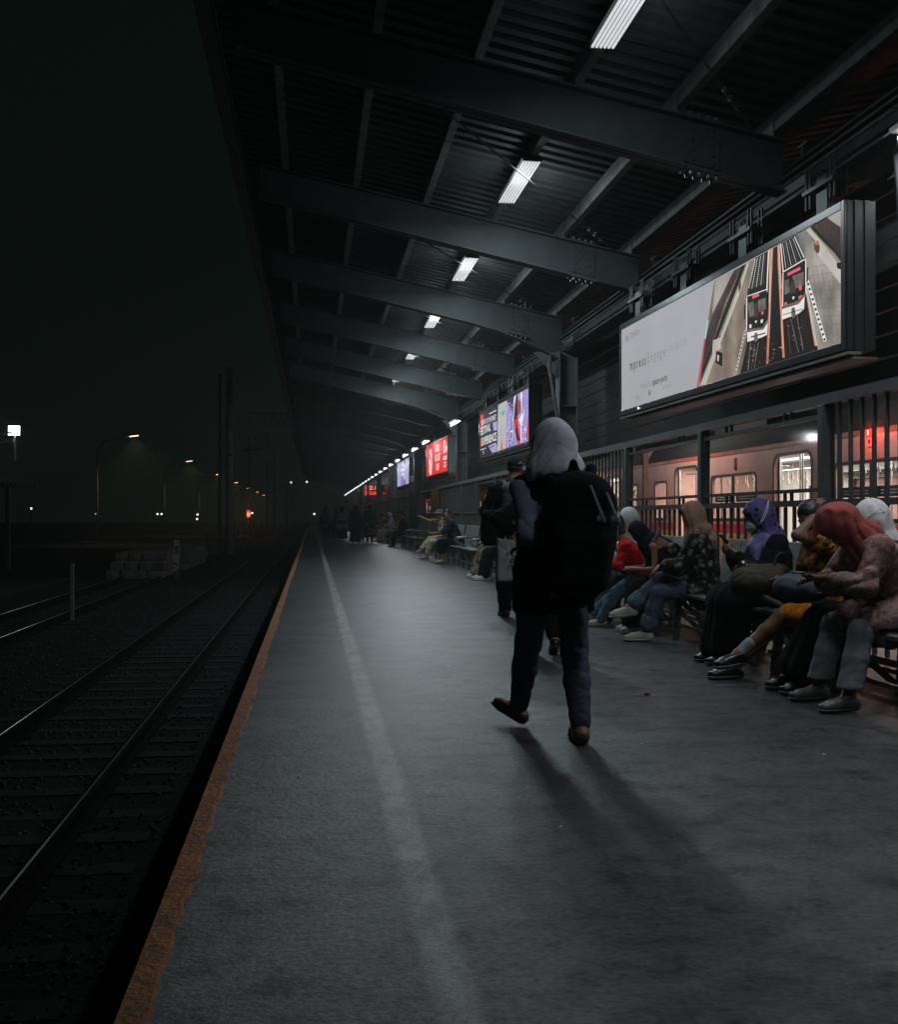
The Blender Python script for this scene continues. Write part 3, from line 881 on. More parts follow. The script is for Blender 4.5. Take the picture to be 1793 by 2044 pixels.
# right-hand platform and wall
it += [(c_plat, P4((1217, 318), (1275, 286), (1380, 440), (1483, 600), (1487, 930), (1345, 970), (1280, 600)))]
for a in range(9):
    it.append((c_grey, line(r4, (1290 + a * 6, 500 + a * 48), (1483, 470 + a * 50), 2)))
for a in range(5):
    it.append((c_grey, line(r4, (1310 + 30 * a, 470 + 20 * a), (1370 + 32 * a, 930 - 12 * a), 2)))
it += [(c_pale, P4((1275, 287), (1300, 270), (1483, 500), (1483, 600), (1345, 425), (1330, 350)))]
it += [(c_brown, P4((1312, 262), (1400, 212), (1487, 272), (1487, 470), (1400, 360)))]
for a in range(6): it.append((c_black, line(r4, (1345 + 24 * a, 245 + 4 * a), (1395 + 16 * a, 345 + 18 * a), 3)))
it += [(c_wedge, P4((1400, 212), (1487, 163), (1487, 272)))]
it += [(c_black, line(r4, (1308, 268), (1484, 440), 22)), (c_green, line(r4, (1298, 272), (1482, 480), 9)), (c_black, P4((1455, 475), (1484, 470), (1482, 512), (1460, 505)))]
it += [(c_boxb, P4((1322, 356), (1345, 345), (1358, 385), (1354, 415), (1340, 420), (1326, 400))), (c_or, P4((1322, 356), (1345, 345), (1358, 362), (1336, 374)))]
# track bed
it += [(c_dark, P4((985, 450), (1217, 318), (1255, 460), (1290, 650), (1344, 975), (898, 1118), (930, 960), (945, 800)))]
it += [(c_pale, line(r4, (1275, 600), (1338, 945), 14)), (c_or, line(r4, (1285, 690), (1328, 945), 4))]
# platform edge markings
it += [(c_white, line(r4, (1284, 575), (1388, 920), 20))]
for a in range(12):
    k = 0.04 + a * 0.083
    it.append((c_black, line(r4, (1284 + 104 * k, 575 + 345 * k), (1284 + 104 * (k + .035), 575 + 345 * (k + .035)), 13)))
it += [(c_pale, line(r4, (930, 850), (873, 1092), 12))]
for a in range(11):
    k = 0.03 + a * 0.09
    it.append((c_black, line(r4, (930 - 57 * k, 850 + 242 * k), (930 - 57 * (k + .04), 850 + 242 * (k + .04)), 6)))
# orange lit rails between the trams
for (a, b_, w, m) in (((1083, 392), (1054, 1042), 13, c_or), ((1072, 396), (1066, 700), 5, c_or2), ((1081, 393), (1064, 900), 3, c_or2), ((1117, 376), (1148, 1008), 14, c_or), ((1124, 372), (1136, 620), 4, c_or2), ((1118, 376), (1146, 960), 3, c_or2)):
    it.append((m, line(r4, a, b_, w)))
it += [(c_black, P4((1093, 392), (1112, 381), (1133, 1010), (1075, 1030)))]
for (a, b_, w) in (((960, 920), (945, 1075), 5), ((1005, 920), (980, 1065), 4), ((1190, 790), (1235, 980), 5), ((1225, 770), (1262, 968), 5), ((985, 930), (965, 1070), 2), ((1170, 800), (1190, 990), 2)):
    it.append((c_grey, line(r4, a, b_, w)))
rs4 = random.Random(11)
for k in range(26):
    x = rs4.uniform(940, 1260); y = rs4.uniform(930, 1040) if x < 1130 else rs4.uniform(810, 975)
    it.append((rs4.choice([c_pale, c_grey, c_or]), line(r4, (x, y), (x + rs4.uniform(3, 14), y + rs4.uniform(-4, 3)), rs4.uniform(2, 6))))
# tram 1
it += [(c_black, P4((990, 448), (1066, 404), (1057, 640), (940, 672), (948, 610)))]
for a in range(7): it.append((c_white if a % 2 else c_grey, line(r4, (992 + 9 * a, 452 - 5 * a), (955 + 13 * a, 625 - 5 * a), 2.2)))
for a in range(14):
    k = a / 14.0
    it.append((c_white, line(r4, (990 - 38 * k, 455 + 165 * k), (985 - 38 * k, 462 + 165 * k), 4)))
it += [(c_white, line(r4, (1066, 404), (1055, 640), 7)), (c_black, P4((940, 665), (1056, 628), (1062, 800), (1032, 845), (942, 858)))]
it += [(c_white, line(r4, (942, 662), (1054, 624), 5)), (c_white, line(r4, (941, 668), (940, 850), 5)), (c_grey, P4((948, 700), (978, 690), (985, 770), (955, 780))), (c_grey, P4((1005, 685), (1048, 670), (1050, 735), (1010, 750)))]
it += [(c_brown, P4((985, 700), (1006, 692), (1010, 775), (980, 785))), (c_red, P4((972, 657), (1011, 644), (1011, 662), (972, 676))), (c_red, P4((1024, 748), (1036, 744), (1036, 762), (1024, 766)))]
it += [(c_white, P4((986, 800), (1000, 797), (993, 815))), (c_white, P4((956, 820), (968, 818), (967, 838), (956, 840))), (c_white, P4((1020, 795), (1034, 790), (1032, 810), (1021, 813)))]
it += [(c_grey, P4((942, 848), (1030, 835), (1060, 790), (1061, 815), (1035, 850), (943, 866))), (c_white, P4((942, 864), (1035, 848), (1061, 812), (1057, 878), (1025, 893), (945, 917)))]
it += [(c_black, line(r4, (930, 710), (928, 790), 7)), (c_black, line(r4, (1058, 700), (1057, 745), 5)), (c_black, P4((965, 885), (1048, 865), (1046, 872), (966, 893))), (c_grey, P4((985, 868), (1000, 864), (1006, 905), (990, 920), (982, 900)))]
# tram 2
it += [(c_black, P4((1137, 366), (1216, 322), (1276, 450), (1150, 528)))]
for a in range(7): it.append((c_grey if a % 2 else c_white, line(r4, (1147 + 10 * a, 366 - 5 * a), (1166 + 15 * a, 505 - 8 * a), 2.2)))
for a in range(12):
    k = a / 12.0
    it.append((c_white, line(r4, (1216 + 55 * k, 326 + 118 * k), (1221 + 55 * k, 336 + 118 * k), 5)))
it += [(c_white, line(r4, (1137, 368), (1151, 525), 6)), (c_black, P4((1150, 528), (1281, 452), (1284, 650), (1250, 696), (1152, 728)))]
it += [(c_white, line(r4, (1150, 526), (1280, 452), 6)), (c_white, line(r4, (1150, 530), (1148, 720), 5)), (c_white, line(r4, (1282, 455), (1283, 650), 6))]
it += [(c_grey, P4((1158, 575), (1185, 565), (1190, 640), (1160, 655))), (c_grey, P4((1205, 548), (1270, 525), (1272, 600), (1212, 625))), (c_brown, P4((1182, 590), (1215, 565), (1225, 640), (1190, 650)))]
it += [(c_red, P4((1176, 532), (1251, 496), (1251, 514), (1176, 549))), (c_red, P4((1243, 606), (1259, 601), (1259, 626), (1243, 631))), (c_red, P4((1240, 664), (1262, 655), (1261, 672), (1241, 680))), (c_red, P4((1157, 700), (1174, 694), (1173, 712), (1158, 716)))]
it += [(c_white, P4((1202, 668), (1218, 663), (1211, 684))), (c_grey, P4((1152, 715), (1235, 690), (1283, 640), (1283, 662), (1245, 708), (1153, 735)))]
it += [(c_white, P4((1146, 735), (1240, 708), (1276, 664), (1272, 735), (1240, 762), (1145, 795))), (c_black, line(r4, (1293, 500), (1290, 585), 8)), (c_grey, P4((1200, 730), (1218, 724), (1225, 775), (1206, 790), (1198, 765))), (c_black, line(r4, (1150, 768), (1265, 735), 4))]
# coloured edge of the pale part
it += [(c_cyan, P4((718, 795), (728, 790), (712, 895), (702, 897))), (c_pink, P4((702, 897), (712, 895), (700, 960), (672, 1158), (660, 1162), (690, 985)))]
B1.art("tram_picture", it)
k_ink = EM(0.012, 0.012, 0.014); k_mid = EM(0.17, 0.17, 0.19); k_pale = EM(0.235, 0.235, 0.25); k_or = EM(0.55, 0.30, 0.20)
def tx(txt, m, a, b_, hf, bold): 
    s0, t0 = r4(*a); s1, t1 = r4(*b_); return (txt, m, s0, t0, s1, t1, hf, bold)
B1.text([tx("cityvision", k_mid, (293, 888), (342, 868), 0.085, 0.0),
         tx("I", k_or, (283, 1066), (288, 1065), 0.115, 0.0), tx("m p r e s s", k_ink, (294, 1062), (380, 1032), 0.115, 0.012),
         tx("E n g a g e", k_mid, (391, 1023), (486, 986), 0.115, -0.004), tx("I n s p i r e", k_pale, (502, 972), (602, 930), 0.115, -0.006),
         tx("make this", k_pale, (353, 1164), (410, 1150), 0.070, 0.0), tx("space yours", k_ink, (417, 1147), (497, 1118), 0.075, 0.010),
         tx("E", k_ink, (397, 1199), (405, 1196), 0.05, 0.03), tx("3 cityvision", k_pale, (472, 1172), (520, 1155), 0.05, 0.0), tx("0 vision", k_mid, (324, 1222), (345, 1217), 0.05, 0.0)])
lg = []
cx, cyy = 278, 890
for k in range(9):
    h0 = 22 - 2.2 * abs(k - 3.5)
    lg.append((k_mid, line(r4, (cx - 9 + 2.3 * k, cyy - h0 + 3), (cx - 9 + 2.3 * k, cyy + h0), 1.0)))
B1.art("logo", lg)
# small white lamp on the bottom rail is the standby light
q = MB(); q.ball((-0.018, B1.L / 2 - 0.72, B1.z0 - 0.035), 0.012, 8); q.build("standby_light", M_tube2, B1.t, world=False)

# ---- board 2: festival advert
B2 = Board(3.85, 20.5, 25.98, 2.46, 3.47, R(1.0), "lit purple and black festival advert board with white lettering and a pale strip", M_case)
B2.base(EM(0.02, 0.018, 0.03, 0.5, 3.0, None, False))
f2 = stmap(335, 434, .612, .343, .596, .334)
def r2(x, y): return f2((1850 + x / 5.977) / 1.9498, (1480 + y / 5.977) / 1.9498)
def P2(*pts): return [r2(x, y) for x, y in pts]
v_pur = EM(0.33, 0.27, 0.56, 0.5, 5.0, (1, 2.5, 0.7), True); v_wh = EM(0.72, 0.70, 0.84, 0.15, 4); v_dk = EM(0.035, 0.025, 0.07, 0.4, 5); v_red = EM(0.80, 0.035, 0.04, 0.2, 6); v_lil = EM(0.42, 0.36, 0.66, 0.3, 6)
v_str = EM(0.48, 0.455, 0.455, 0.05, 3); v_teal = EM(0.08, 0.42, 0.36); v_org = EM(0.55, 0.17, 0.07); v_blk = EM(0.008, 0.008, 0.012)
it = [(v_str, P2((520, 590), (715, 488), (700, 1625), (497, 1690))), (v_pur, P2((715, 488), (1252, 185), (1248, 1450), (697, 1620)))]
it += [(v_teal, P2((545, 780), (680, 710), (670, 810), (545, 890), (600, 850), (605, 790), (548, 800))), (v_teal, line(r2, (600, 1075), (592, 1330), 26)), (v_str, line(r2, (600, 1120), (596, 1290), 10)), (v_org, P2((590, 1430), (600, 1330), (632, 1640), (575, 1660)))]
it += [(v_red, P2((112, 815), (180, 810), (190, 960), (165, 1140), (112, 1160))), (v_red, P2((112, 1380), (150, 1370), (150, 1560), (105, 1580)))]
it += [(v_lil, P2((395, 1010), (495, 970), (495, 1180), (420, 1200))), (v_lil, P2((290, 1560), (460, 1480), (495, 1560), (495, 1690), (380, 1720))), (v_dk, line(r2, (150, 1690), (440, 1540), 20)), (v_wh, line(r2, (105, 1650), (240, 1605), 16)), (v_wh, line(r2, (315, 800), (478, 715), 22)), (v_wh, line(r2, (180, 1660), (180, 1750), 9))]
# art: vertical figure of black, white and red streaks
it += [(v_dk, P2((720, 490), (900, 385), (870, 560), (840, 700), (760, 560))), (v_dk, P2((860, 640), (940, 380), (930, 900), (880, 1250), (820, 1560), (780, 1580), (850, 1200)))]
it += [(v_wh, P2((900, 395), (942, 370), (905, 640), (890, 900), (880, 1250), (830, 1500), (800, 1580), (865, 1240), (868, 880)))]
it += [(v_blk, P2((945, 375), (985, 350), (990, 860), (950, 960), (1000, 1100), (1060, 1500), (980, 1520), (930, 1250), (915, 1100), (935, 700))), (v_blk, P2((1020, 540), (1055, 480), (1040, 760), (1010, 820)))]
it += [(v_wh, P2((1050, 300), (1090, 280), (1100, 560), (1140, 760), (1120, 900), (1080, 1100), (1075, 1490), (1040, 1500), (1060, 1100), (1030, 900), (1090, 760), (1060, 560))), (v_dk, line(r2, (1095, 430), (1108, 800), 14))]
it += [(v_red, P2((985, 440), (1025, 420), (1025, 720), (1005, 800), (985, 700))), (v_red, P2((965, 850), (990, 840), (1000, 1050), (1040, 1250), (1060, 1480), (1000, 1300), (960, 1000))), (v_red, P2((920, 950), (945, 940), (940, 1150), (920, 1150))), (v_red, P2((980, 1440), (1025, 1425), (1030, 1510), (978, 1525))), (v_red, P2((1215, 1040), (1235, 1030), (1225, 1420), (1172, 1440), (1185, 1280)))]
it += [(v_lil, P2((985, 350), (1050, 310), (1045, 440), (1000, 470))), (v_wh, P2((1000, 940), (1060, 880), (1060, 1020), (1020, 1020)))]
rs2 = random.Random(4)
for k in range(60):
    x = rs2.choice([rs2.uniform(720, 860), rs2.uniform(720, 860), rs2.uniform(1090, 1190)]); y = rs2.uniform(520, 1500) if x < 900 else rs2.uniform(1050, 1430)
    h0 = rs2.uniform(16, 60)
    it.append((rs2.choice([v_wh, v_wh, v_lil, v_dk]), line(r2, (x, y), (x + rs2.uniform(-4, 4), y + h0), rs2.uniform(8, 22))))
B2.art("festival_picture", it)
w_ = EM(0.70, 0.70, 0.68)
def tx2(fn, txt, m, a, b_, hf, bold):
    s0, t0 = fn(*a); s1, t1 = fn(*b_); return (txt, m, s0, t0, s1, t1, hf, bold)
B2.text([tx2(r2, "BE PART OF THE FINEST", w_, (140, 1070), (478, 930), 0.105, 0.02), tx2(r2, "FESTIVAL", w_, (116, 1310), (352, 1190), 0.165, 0.025), tx2(r2, "EXPERIENCE", w_, (150, 1545), (490, 1420), 0.165, 0.025)])

# ---- board 3: red advert
B3 = Board(3.85, 33.0, 38.27, 2.46, 3.47, R(1.0), "bright red lit advert board with white lettering and a pale ribbed end casing", M_case_l)
B3.base(EM(0.80, 0.028, 0.024, 0.06, 2.0, None, True))
f3 = stmap(228.7, 272, .608, .345, .60, .338)
def r3(x, y): return f3((1500 + x / 5.977) / 1.9498, (1640 + y / 5.977) / 1.9498)
def P3(*pts): return [r3(x, y) for x, y in pts]
w3 = EM(0.72, 0.70, 0.70, 0.08, 8); d3 = EM(0.06, 0.03, 0.035)
it = [(w3, P3((1010, 700), (1060, 640), (1075, 780), (1080, 1000), (1070, 1180), (1060, 1260), (1030, 1270), (1005, 1170), (1005, 960), (1020, 820)))]
it += [(d3, line(r3, (1030, 770), (1032, 900), 12)), (d3, line(r3, (1050, 850), (1055, 1000), 8)), (d3, line(r3, (1035, 1020), (1040, 1180), 8)), (v_red, line(r3, (1020, 690), (1045, 745), 10))]
it += [(w3, line(r3, (1360, 445), (1358, 750), 16)), (w3, P3((1362, 440), (1395, 430), (1405, 500), (1400, 690), (1385, 745), (1372, 740), (1385, 650), (1388, 520), (1366, 480))), (w3, line(r3, (1412, 570), (1412, 720), 12)), (w3, P3((1412, 575), (1432, 580), (1434, 690), (1414, 720), (1424, 660)))]
it += [(w3, P3((1345, 830), (1430, 790), (1430, 880), (1345, 915))), (v_red, line(r3, (1360, 850), (1420, 835), 22)), (w3, line(r3, (1352, 978), (1418, 955), 24)), (w3, P3((1355, 1030), (1415, 1005), (1410, 1060), (1355, 1085))), (d3, line(r3, (1365, 1050), (1402, 1035), 18))]
B3.art("red_picture", it)
B3.text([tx2(r3, "BELI", w3, (1175, 715), (1248, 690), 0.20, 0.03), tx2(r3, "GADGET", w3, (1148, 945), (1275, 905), 0.20, 0.03), tx2(r3, "ORI?", w3, (1172, 1155), (1245, 1130), 0.20, 0.03)])

# ---- board 4: pale lavender advert with a shield on the end casing
B4 = Board(3.85, 46.2, 51.6, 2.47, 3.49, R(0.8), "pale lavender lit advert board with small white lettering and a shield on its end", M_case)
B4.base(EM(0.40, 0.40, 0.66, 0.06, 2.0, None, True))
f4 = stmap(170.5, 194.7, .630, .360, .612, .360)
def q4(x, y): return f4((1500 + x / 5.977) / 1.9498, (1640 + y / 5.977) / 1.9498)
w4 = EM(0.75, 0.75, 0.84); p4 = EM(0.17, 0.13, 0.33)
it = [(w4, [q4(*p) for p in ((375, 965), (420, 955), (428, 1020), (400, 1040), (378, 1010))]), (w4, [q4(*p) for p in ((352, 1090), (452, 1058), (450, 1125), (352, 1150))]), (w4, [q4(*p) for p in ((378, 1185), (425, 1175), (425, 1230), (380, 1245))])]
for (x, y0, y1, w) in ((355, 1290, 1480, 14), (385, 1250, 1470, 20), (415, 1260, 1460, 18), (440, 1190, 1450, 12), (458, 1320, 1450, 22), (430, 1330, 1455, 30)):
    it.append((p4 if w > 13 else w4, line(q4, (x, y0), (x, y1), w)))
B4.art("lavender_picture", it)
q = MB()
hy = -B4.L / 2 - 0.068
def shield(sc_, y): return [(0.125 + sc_ * a, y, 2.66 + sc_ * b_) for a, b_ in ((-0.085, 0.10), (0.0, 0.12), (0.085, 0.10), (0.085, -0.04), (0.05, -0.10), (0.0, -0.13), (-0.05, -0.10), (-0.085, -0.04))]
q.poly(shield(1.0, hy), 0); q.poly(shield(0.82, hy - 0.002), 1)
for (a0, a1, b0, b1) in ((-0.05, 0.05, 0.03, 0.07), (-0.055, -0.01, -0.03, 0.0), (0.01, 0.055, -0.03, 0.0), (-0.05, -0.01, -0.075, -0.05), (0.01, 0.05, -0.075, -0.05)):
    q.poly([(0.125 + a0, hy - 0.004, 2.66 + b0), (0.125 + a1, hy - 0.004, 2.66 + b0), (0.125 + a1, hy - 0.004, 2.66 + b1), (0.125 + a0, hy - 0.004, 2.66 + b1)], 0)
q.build("shield_emblem", [M_white, M_dark], B4.t, world=False)

# ---- red LED departure display hanging across the platform
led = empty("departure_display", (4.15, 75, 3.8), "dark hanging departure display with glowing red text far along the platform", "display")
q = MB(); q.box(3.35, 4.95, 75.0, 75.25, 2.50, 3.22); q.build("casing", M_bezel, led)
q = MB(); q.tube([(3.6, 75.1, 3.22), (3.6, 75.1, 4.1)], 0.025, 6); q.tube([(4.7, 75.1, 3.22), (4.7, 75.1, 4.1)], 0.025, 6); q.build("hanger", M_steel, led)
M_led = emit("red_led", (1.0, 0.05, 0.03), 1.6)
M_led2 = emit("amber_led", (1.0, 0.22, 0.08), 1.6)
q = MB()
for (txt, x, z, s, mi) in (("1", 3.42, 2.90, 0.25, 0), ("2", 3.42, 2.58, 0.25, 0), ("21.17", 3.72, 2.90, 0.25, 1), ("2 LANE", 3.72, 2.58, 0.21, 0), ("1F", 4.62, 2.90, 0.25, 1), ("ON", 4.62, 2.58, 0.2, 0)):
    vs, fs = text_mesh(txt, s / 0.7, bold=0.012)
    q.add([(x + v[0] * 0.72, 74.99, z + v[1]) for v in vs], fs, mi)
q.build("red_text", [M_led, M_led2], led)
lamp("display_glow", 'POINT', (4.15, 74.6, 2.8), 0.6, (1, 0.08, 0.05), 0.2)

# ================================================================== TRAIN
TX = 7.18
M_body = mat("coach_body_red_wash", (0.58, 0.31, 0.255), 0.42, 0.15, var=0.22, vscale=1.6, bump=0.08, bscale=5)  # silver coach side; the wash of red light is put into its colour
M_groof = mat("coach_roof", (0.010, 0.010, 0.010), 0.9, var=0.4, vscale=2)
M_redstripe = mat("red_stripe", (0.75, 0.02, 0.018), 0.4, var=0.12, vscale=5)
M_orstripe = mat("orange_stripe", (0.85, 0.30, 0.03), 0.4, var=0.12, vscale=5)
M_cant = mat("rust_red_band", (0.62, 0.085, 0.02), 0.4, var=0.5, vscale=3, stretch=(1, 0.5, 4), col2=(0.09, 0.025, 0.012))
M_gask = mat("rubber", (0.02, 0.02, 0.02), 0.5)
M_in = mat("cream_interior", (0.62, 0.60, 0.54), 0.5, var=0.08, vscale=2)
M_inw = mat("white_interior", (0.72, 0.73, 0.72), 0.45, var=0.06, vscale=2)
M_steelb = mat("bright_steel", (0.60, 0.60, 0.58), 0.25, 0.9, var=0.1, vscale=10)
M_seat = mat("seat_fabric", (0.22, 0.03, 0.03), 0.8)
M_cl = emit("coach_ceiling_light", (1.0, 0.98, 0.93), 1.6, sample=False)
M_strap = mat("cream_strap", (0.50, 0.36, 0.26), 0.5)
M_info = mat("dark_info_band", (0.035, 0.045, 0.06), 0.4, var=0.3, vscale=20)
M_infot = mat("pale_print", (0.5, 0.5, 0.5), 0.6)
M_marker = emit("red_marker", (1.0, 0.03, 0.02), 2.2)
M_markerc = emit("red_marker_core", (1.0, 0.45, 0.35), 2.5)
M_glass, _nt, _b = new_mat("coach_glass")
_tr = N(_nt, 'ShaderNodeBsdfTransparent'); _tr.inputs['Color'].default_value = (0.80, 0.82, 0.80, 1)
_gl = N(_nt, 'ShaderNodeBsdfGlossy'); _gl.inputs['Roughness'].default_value = 0.05
_mx = N(_nt, 'ShaderNodeMixShader'); _mx.inputs['Fac'].default_value = 0.05
_nt.links.new(_tr.outputs[0], _mx.inputs[1]); _nt.links.new(_gl.outputs[0], _mx.inputs[2]); _nt.links.new(_mx.outputs[0], _nt.nodes['Material Output'].inputs['Surface'])
DP = 4.94
FZ = 0.22                                                      # coach floor height
def rounded(y0, y1, z0, z1, r, n=5, bottom=True):
    pts = []
    cs = [((y1 - r, z1 - r), 0), ((y0 + r, z1 - r), 90)] + ([((y0 + r, z0 + r), 180), ((y1 - r, z0 + r), 270)] if bottom else [])
    for (cy_, cz_), a0 in cs:
        for k in range(n + 1):
            a = R(a0 + 90 * k / n); pts.append((cy_ + r * math.cos(a), cz_ + r * math.sin(a)))
    if not bottom: pts += [(y0, z0), (y1, z0)]
    return pts

def side_wall(mb, x, thick, y0, y1, z0, z1, openings, mi=0):
    """flat wall with rounded openings: each bay between cuts is an n-gon ring"""
    ops = sorted(openings, key=lambda o: o[0])
    cuts = [y0]
    for a, b_ in zip(ops[:-1], ops[1:]): cuts.append((a[1] + b_[0]) / 2)
    cuts.append(y1)
    for (oy0, oy1, oz0, oz1, r, bottom), ca, cb in zip(ops, cuts[:-1], cuts[1:]):
        n = 5
        def arc(cy_, cz_, a0): return [(cy_ + r * math.cos(R(a0 + 90 * k / n)), cz_ + r * math.sin(R(a0 + 90 * k / n))) for k in range(n + 1)]
        tr, tl = arc(oy1 - r, oz1 - r, 0), arc(oy0 + r, oz1 - r, 90)
        for xx in (x, x + thick):
            mb.poly([(xx, p_, q_) for p_, q_ in [(cb, z1), (cb, oz1 - r)] + tr + tl + [(ca, oz1 - r), (ca, z1)]], mi)
            mb.poly([(xx, ca, oz1 - r), (xx, oy0, oz1 - r), (xx, oy0, oz0 + (r if bottom else 0)), (xx, ca, oz0 + (r if bottom else 0))], mi)
            mb.poly([(xx, cb, oz1 - r), (xx, oy1, oz1 - r), (xx, oy1, oz0 + (r if bottom else 0)), (xx, cb, oz0 + (r if bottom else 0))], mi)
            if bottom:
                bl, br = arc(oy0 + r, oz0 + r, 180), arc(oy1 - r, oz0 + r, 270)
                mb.poly([(xx, p_, q_) for p_, q_ in [(ca, z0), (ca, oz0 + r)] + bl + br + [(cb, oz0 + r), (cb, z0)]], mi)
            else:
                if oz0 > z0: mb.poly([(xx, ca, z0), (xx, cb, z0), (xx, cb, oz0), (xx, ca, oz0)], mi)
        # reveal
        ring = tr + tl + ((arc(oy0 + r, oz0 + r, 180) + arc(oy1 - r, oz0 + r, 270)) if bottom else [(oy0, oz0), (oy1, oz0)])
        m = len(ring)
        vs = [(x, p_, q_) for p_, q_ in ring] + [(x + thick, p_, q_) for p_, q_ in ring]
        mb.add(vs, [(i, (i + 1) % m, m + (i + 1) % m, m + i) for i in range(m)], mi)

def make_coach():
    """20 m coach; local origin at floor level under its near end, platform side faces -x"""
    t = empty("train_coach", (0, 0, 0))
    Lc = 19.75
    doors = [(DP * (k + 0.5) + -0.03) for k in range(4)]
    wins = [DP * (k + 1) - 0.03 for k in range(3)]
    ops = [(d - 0.67, d + 0.67, FZ, 2.06, 0.16, False) for d in doors]
    ops += [(w - 1.03, w + 1.03, 1.10, 1.82, 0.07, True) for w in wins] + [(0.45, 1.25, 1.10, 1.82, 0.07, True), (Lc - 1.25, Lc - 0.45, 1.10, 1.82, 0.07, True)]
    q = MB()
    side_wall(q, 0, 0.06, 0, Lc, -0.05, 2.25, ops)
    q.box(0.02, 2.75, -0.02, -0.001, -0.05, 2.6); q.box(0.02, 2.75, Lc + 0.001, Lc + 0.02, -0.05, 2.6)
    q.box(2.75, 2.78, 0, Lc, -0.05, 2.6)
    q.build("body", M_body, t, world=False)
    q = MB(); q.prism([(-0.004, 2.2503), (0.0, 2.36), (0.10, 2.52), (0.40, 2.66), (1.4, 2.76), (2.4, 2.66), (2.75, 2.50), (2.75, 2.2505)], 'y', 0, Lc)
    for k in range(3): q.box(0.7, 2.1, 3 + 6 * k, 5.6 + 6 * k, 2.7, 2.98)
    q.build("roof", M_groof, t, world=False)
    q = MB(); q.box(-0.010, -0.001, 0, Lc, 2.19, 2.26); q.build("cantrail_band", M_cant, t, world=False)
    q = MB(); segs = []
    a = 0.0
    for d in doors:
        segs.append((a, d - 0.70)); a = d + 0.70
    segs.append((a, Lc))
    for a, b_ in segs: q.box(-0.006, -0.001, a, b_, 0.86, 1.00)
    q.build("red_stripe", M_redstripe, t, world=False)
    q = MB()
    for a, b_ in segs: q.box(-0.006, -0.001, a, b_, 0.70, 0.82)
    q.build("orange_stripe", M_orstripe, t, world=False)
    # windows: frame, glass, centre bar, printed band
    for (oy0, oy1, oz0, oz1, r, bt) in ops:
        if not bt: continue
        ring = rounded(oy0 - 0.045, oy1 + 0.045, oz0 - 0.045, oz1 + 0.045, r + 0.03); inn = rounded(oy0, oy1, oz0, oz1, r)
        m = len(ring)
        q = MB(); vs = [(-0.008, a, b_) for a, b_ in ring] + [(-0.008, a, b_) for a, b_ in inn] + [(0.01, a, b_) for a, b_ in inn] + [(-0.001, a, b_) for a, b_ in ring]
        fs = [(i, (i + 1) % m, m + (i + 1) % m, m + i) for i in range(m)] + [(m + i, m + (i + 1) % m, 2 * m + (i + 1) % m, 2 * m + i) for i in range(m)] + [(3 * m + i, 3 * m + (i + 1) % m, (i + 1) % m, i) for i in range(m)]
        q.add(vs, fs)
        if oy1 - oy0 > 1.5: q.box(-0.007, 0.03, (oy0 + oy1) / 2 - 0.03, (oy0 + oy1) / 2 + 0.03, oz0, oz1)
        w = q.build("window", M_gask, t, world=False)
        q = MB(); q.poly([(0.035, oy0 - .02, oz0 - .02), (0.035, oy1 + .02, oz0 - .02), (0.035, oy1 + .02, oz1 + .02), (0.035, oy0 - .02, oz1 + .02)]); q.build("pane", M_glass, w, world=False)
        if oy1 - oy0 > 1.5:
            q = MB()
            for a, b_ in ((oy0 + 0.06, (oy0 + oy1) / 2 - 0.06), ((oy0 + oy1) / 2 + 0.06, oy1 - 0.06)):
                q.box(0.040, 0.044, a, b_, 1.38, 1.52, 0)
                for k in range(7):
                    yy = a + 0.10 + (b_ - a - 0.2) * k / 7
                    for zz in (1.42, 1.46): q.box(0.0375, 0.0395, yy, yy + 0.085, zz, zz + 0.016, 1)
            q.build("info_strip", [M_info, M_infot], w, world=False)
    # doorways: rubber edge, half-open leaf
    for d in doors:
        ring = rounded(d - 0.715, d + 0.715, FZ, 2.105, 0.19, bottom=False); inn = rounded(d - 0.67, d + 0.67, FZ, 2.06, 0.16, bottom=False)
        m = len(ring); q = MB()
        vs = [(-0.008, a, b_) for a, b_ in ring] + [(-0.008, a, b_) for a, b_ in inn] + [(-0.001, a, b_) for a, b_ in ring] + [(0.012, a, b_) for a, b_ in inn]
        q.add(vs, [(i, i + 1, m + i + 1, m + i) for i in range(m - 3)] + [(2 * m + i, 2 * m + i + 1, i + 1, i) for i in range(m - 3)] + [(m + i, m + i + 1, 3 * m + i + 1, 3 * m + i) for i in range(m - 3)] + [(m - 2, 0 + m - 3, m + m - 3, m + m - 2), (m - 1, 0, m, m + m - 1)])
        dr = q.build("doorway", M_gask, t, world=False)
        q = MB()
        for sgn in (-1, 1):
            y = d + sgn * 0.62
            q = MB(); q.box(0.07, 0.10, min(y, y + sgn * 0.55), max(y, y + sgn * 0.55), FZ, 2.05); q.build("door_leaf", M_steelb, dr, world=False)
        q = MB()
        for yy in (d - 0.72, d + 0.72): q.tube([(0.45, yy, FZ), (0.45, yy, 2.2)], 0.018, 8)
        q.tube([(1.35, d, FZ), (1.35, d, 2.2)], 0.018, 8)
        q.build("grab_pole", M_steelb, dr, world=False)
    # interior shell
    q = MB(); q.box(0.07, 2.70, 0.02, Lc - 0.02, FZ - 0.03, FZ - 0.005, 0); q.box(0.07, 2.70, 0.02, Lc - 0.02, 2.225, 2.245, 1)
    q.box(0.07, 0.30, 0.02, Lc - 0.02, 2.12, 2.2245, 1)
    # far wall: panels leaving windows and doors
    q.build("interior_shell", [mat("coach_floor", (0.28, 0.27, 0.25), 0.5), M_inw], t, world=False)
    q = MB()
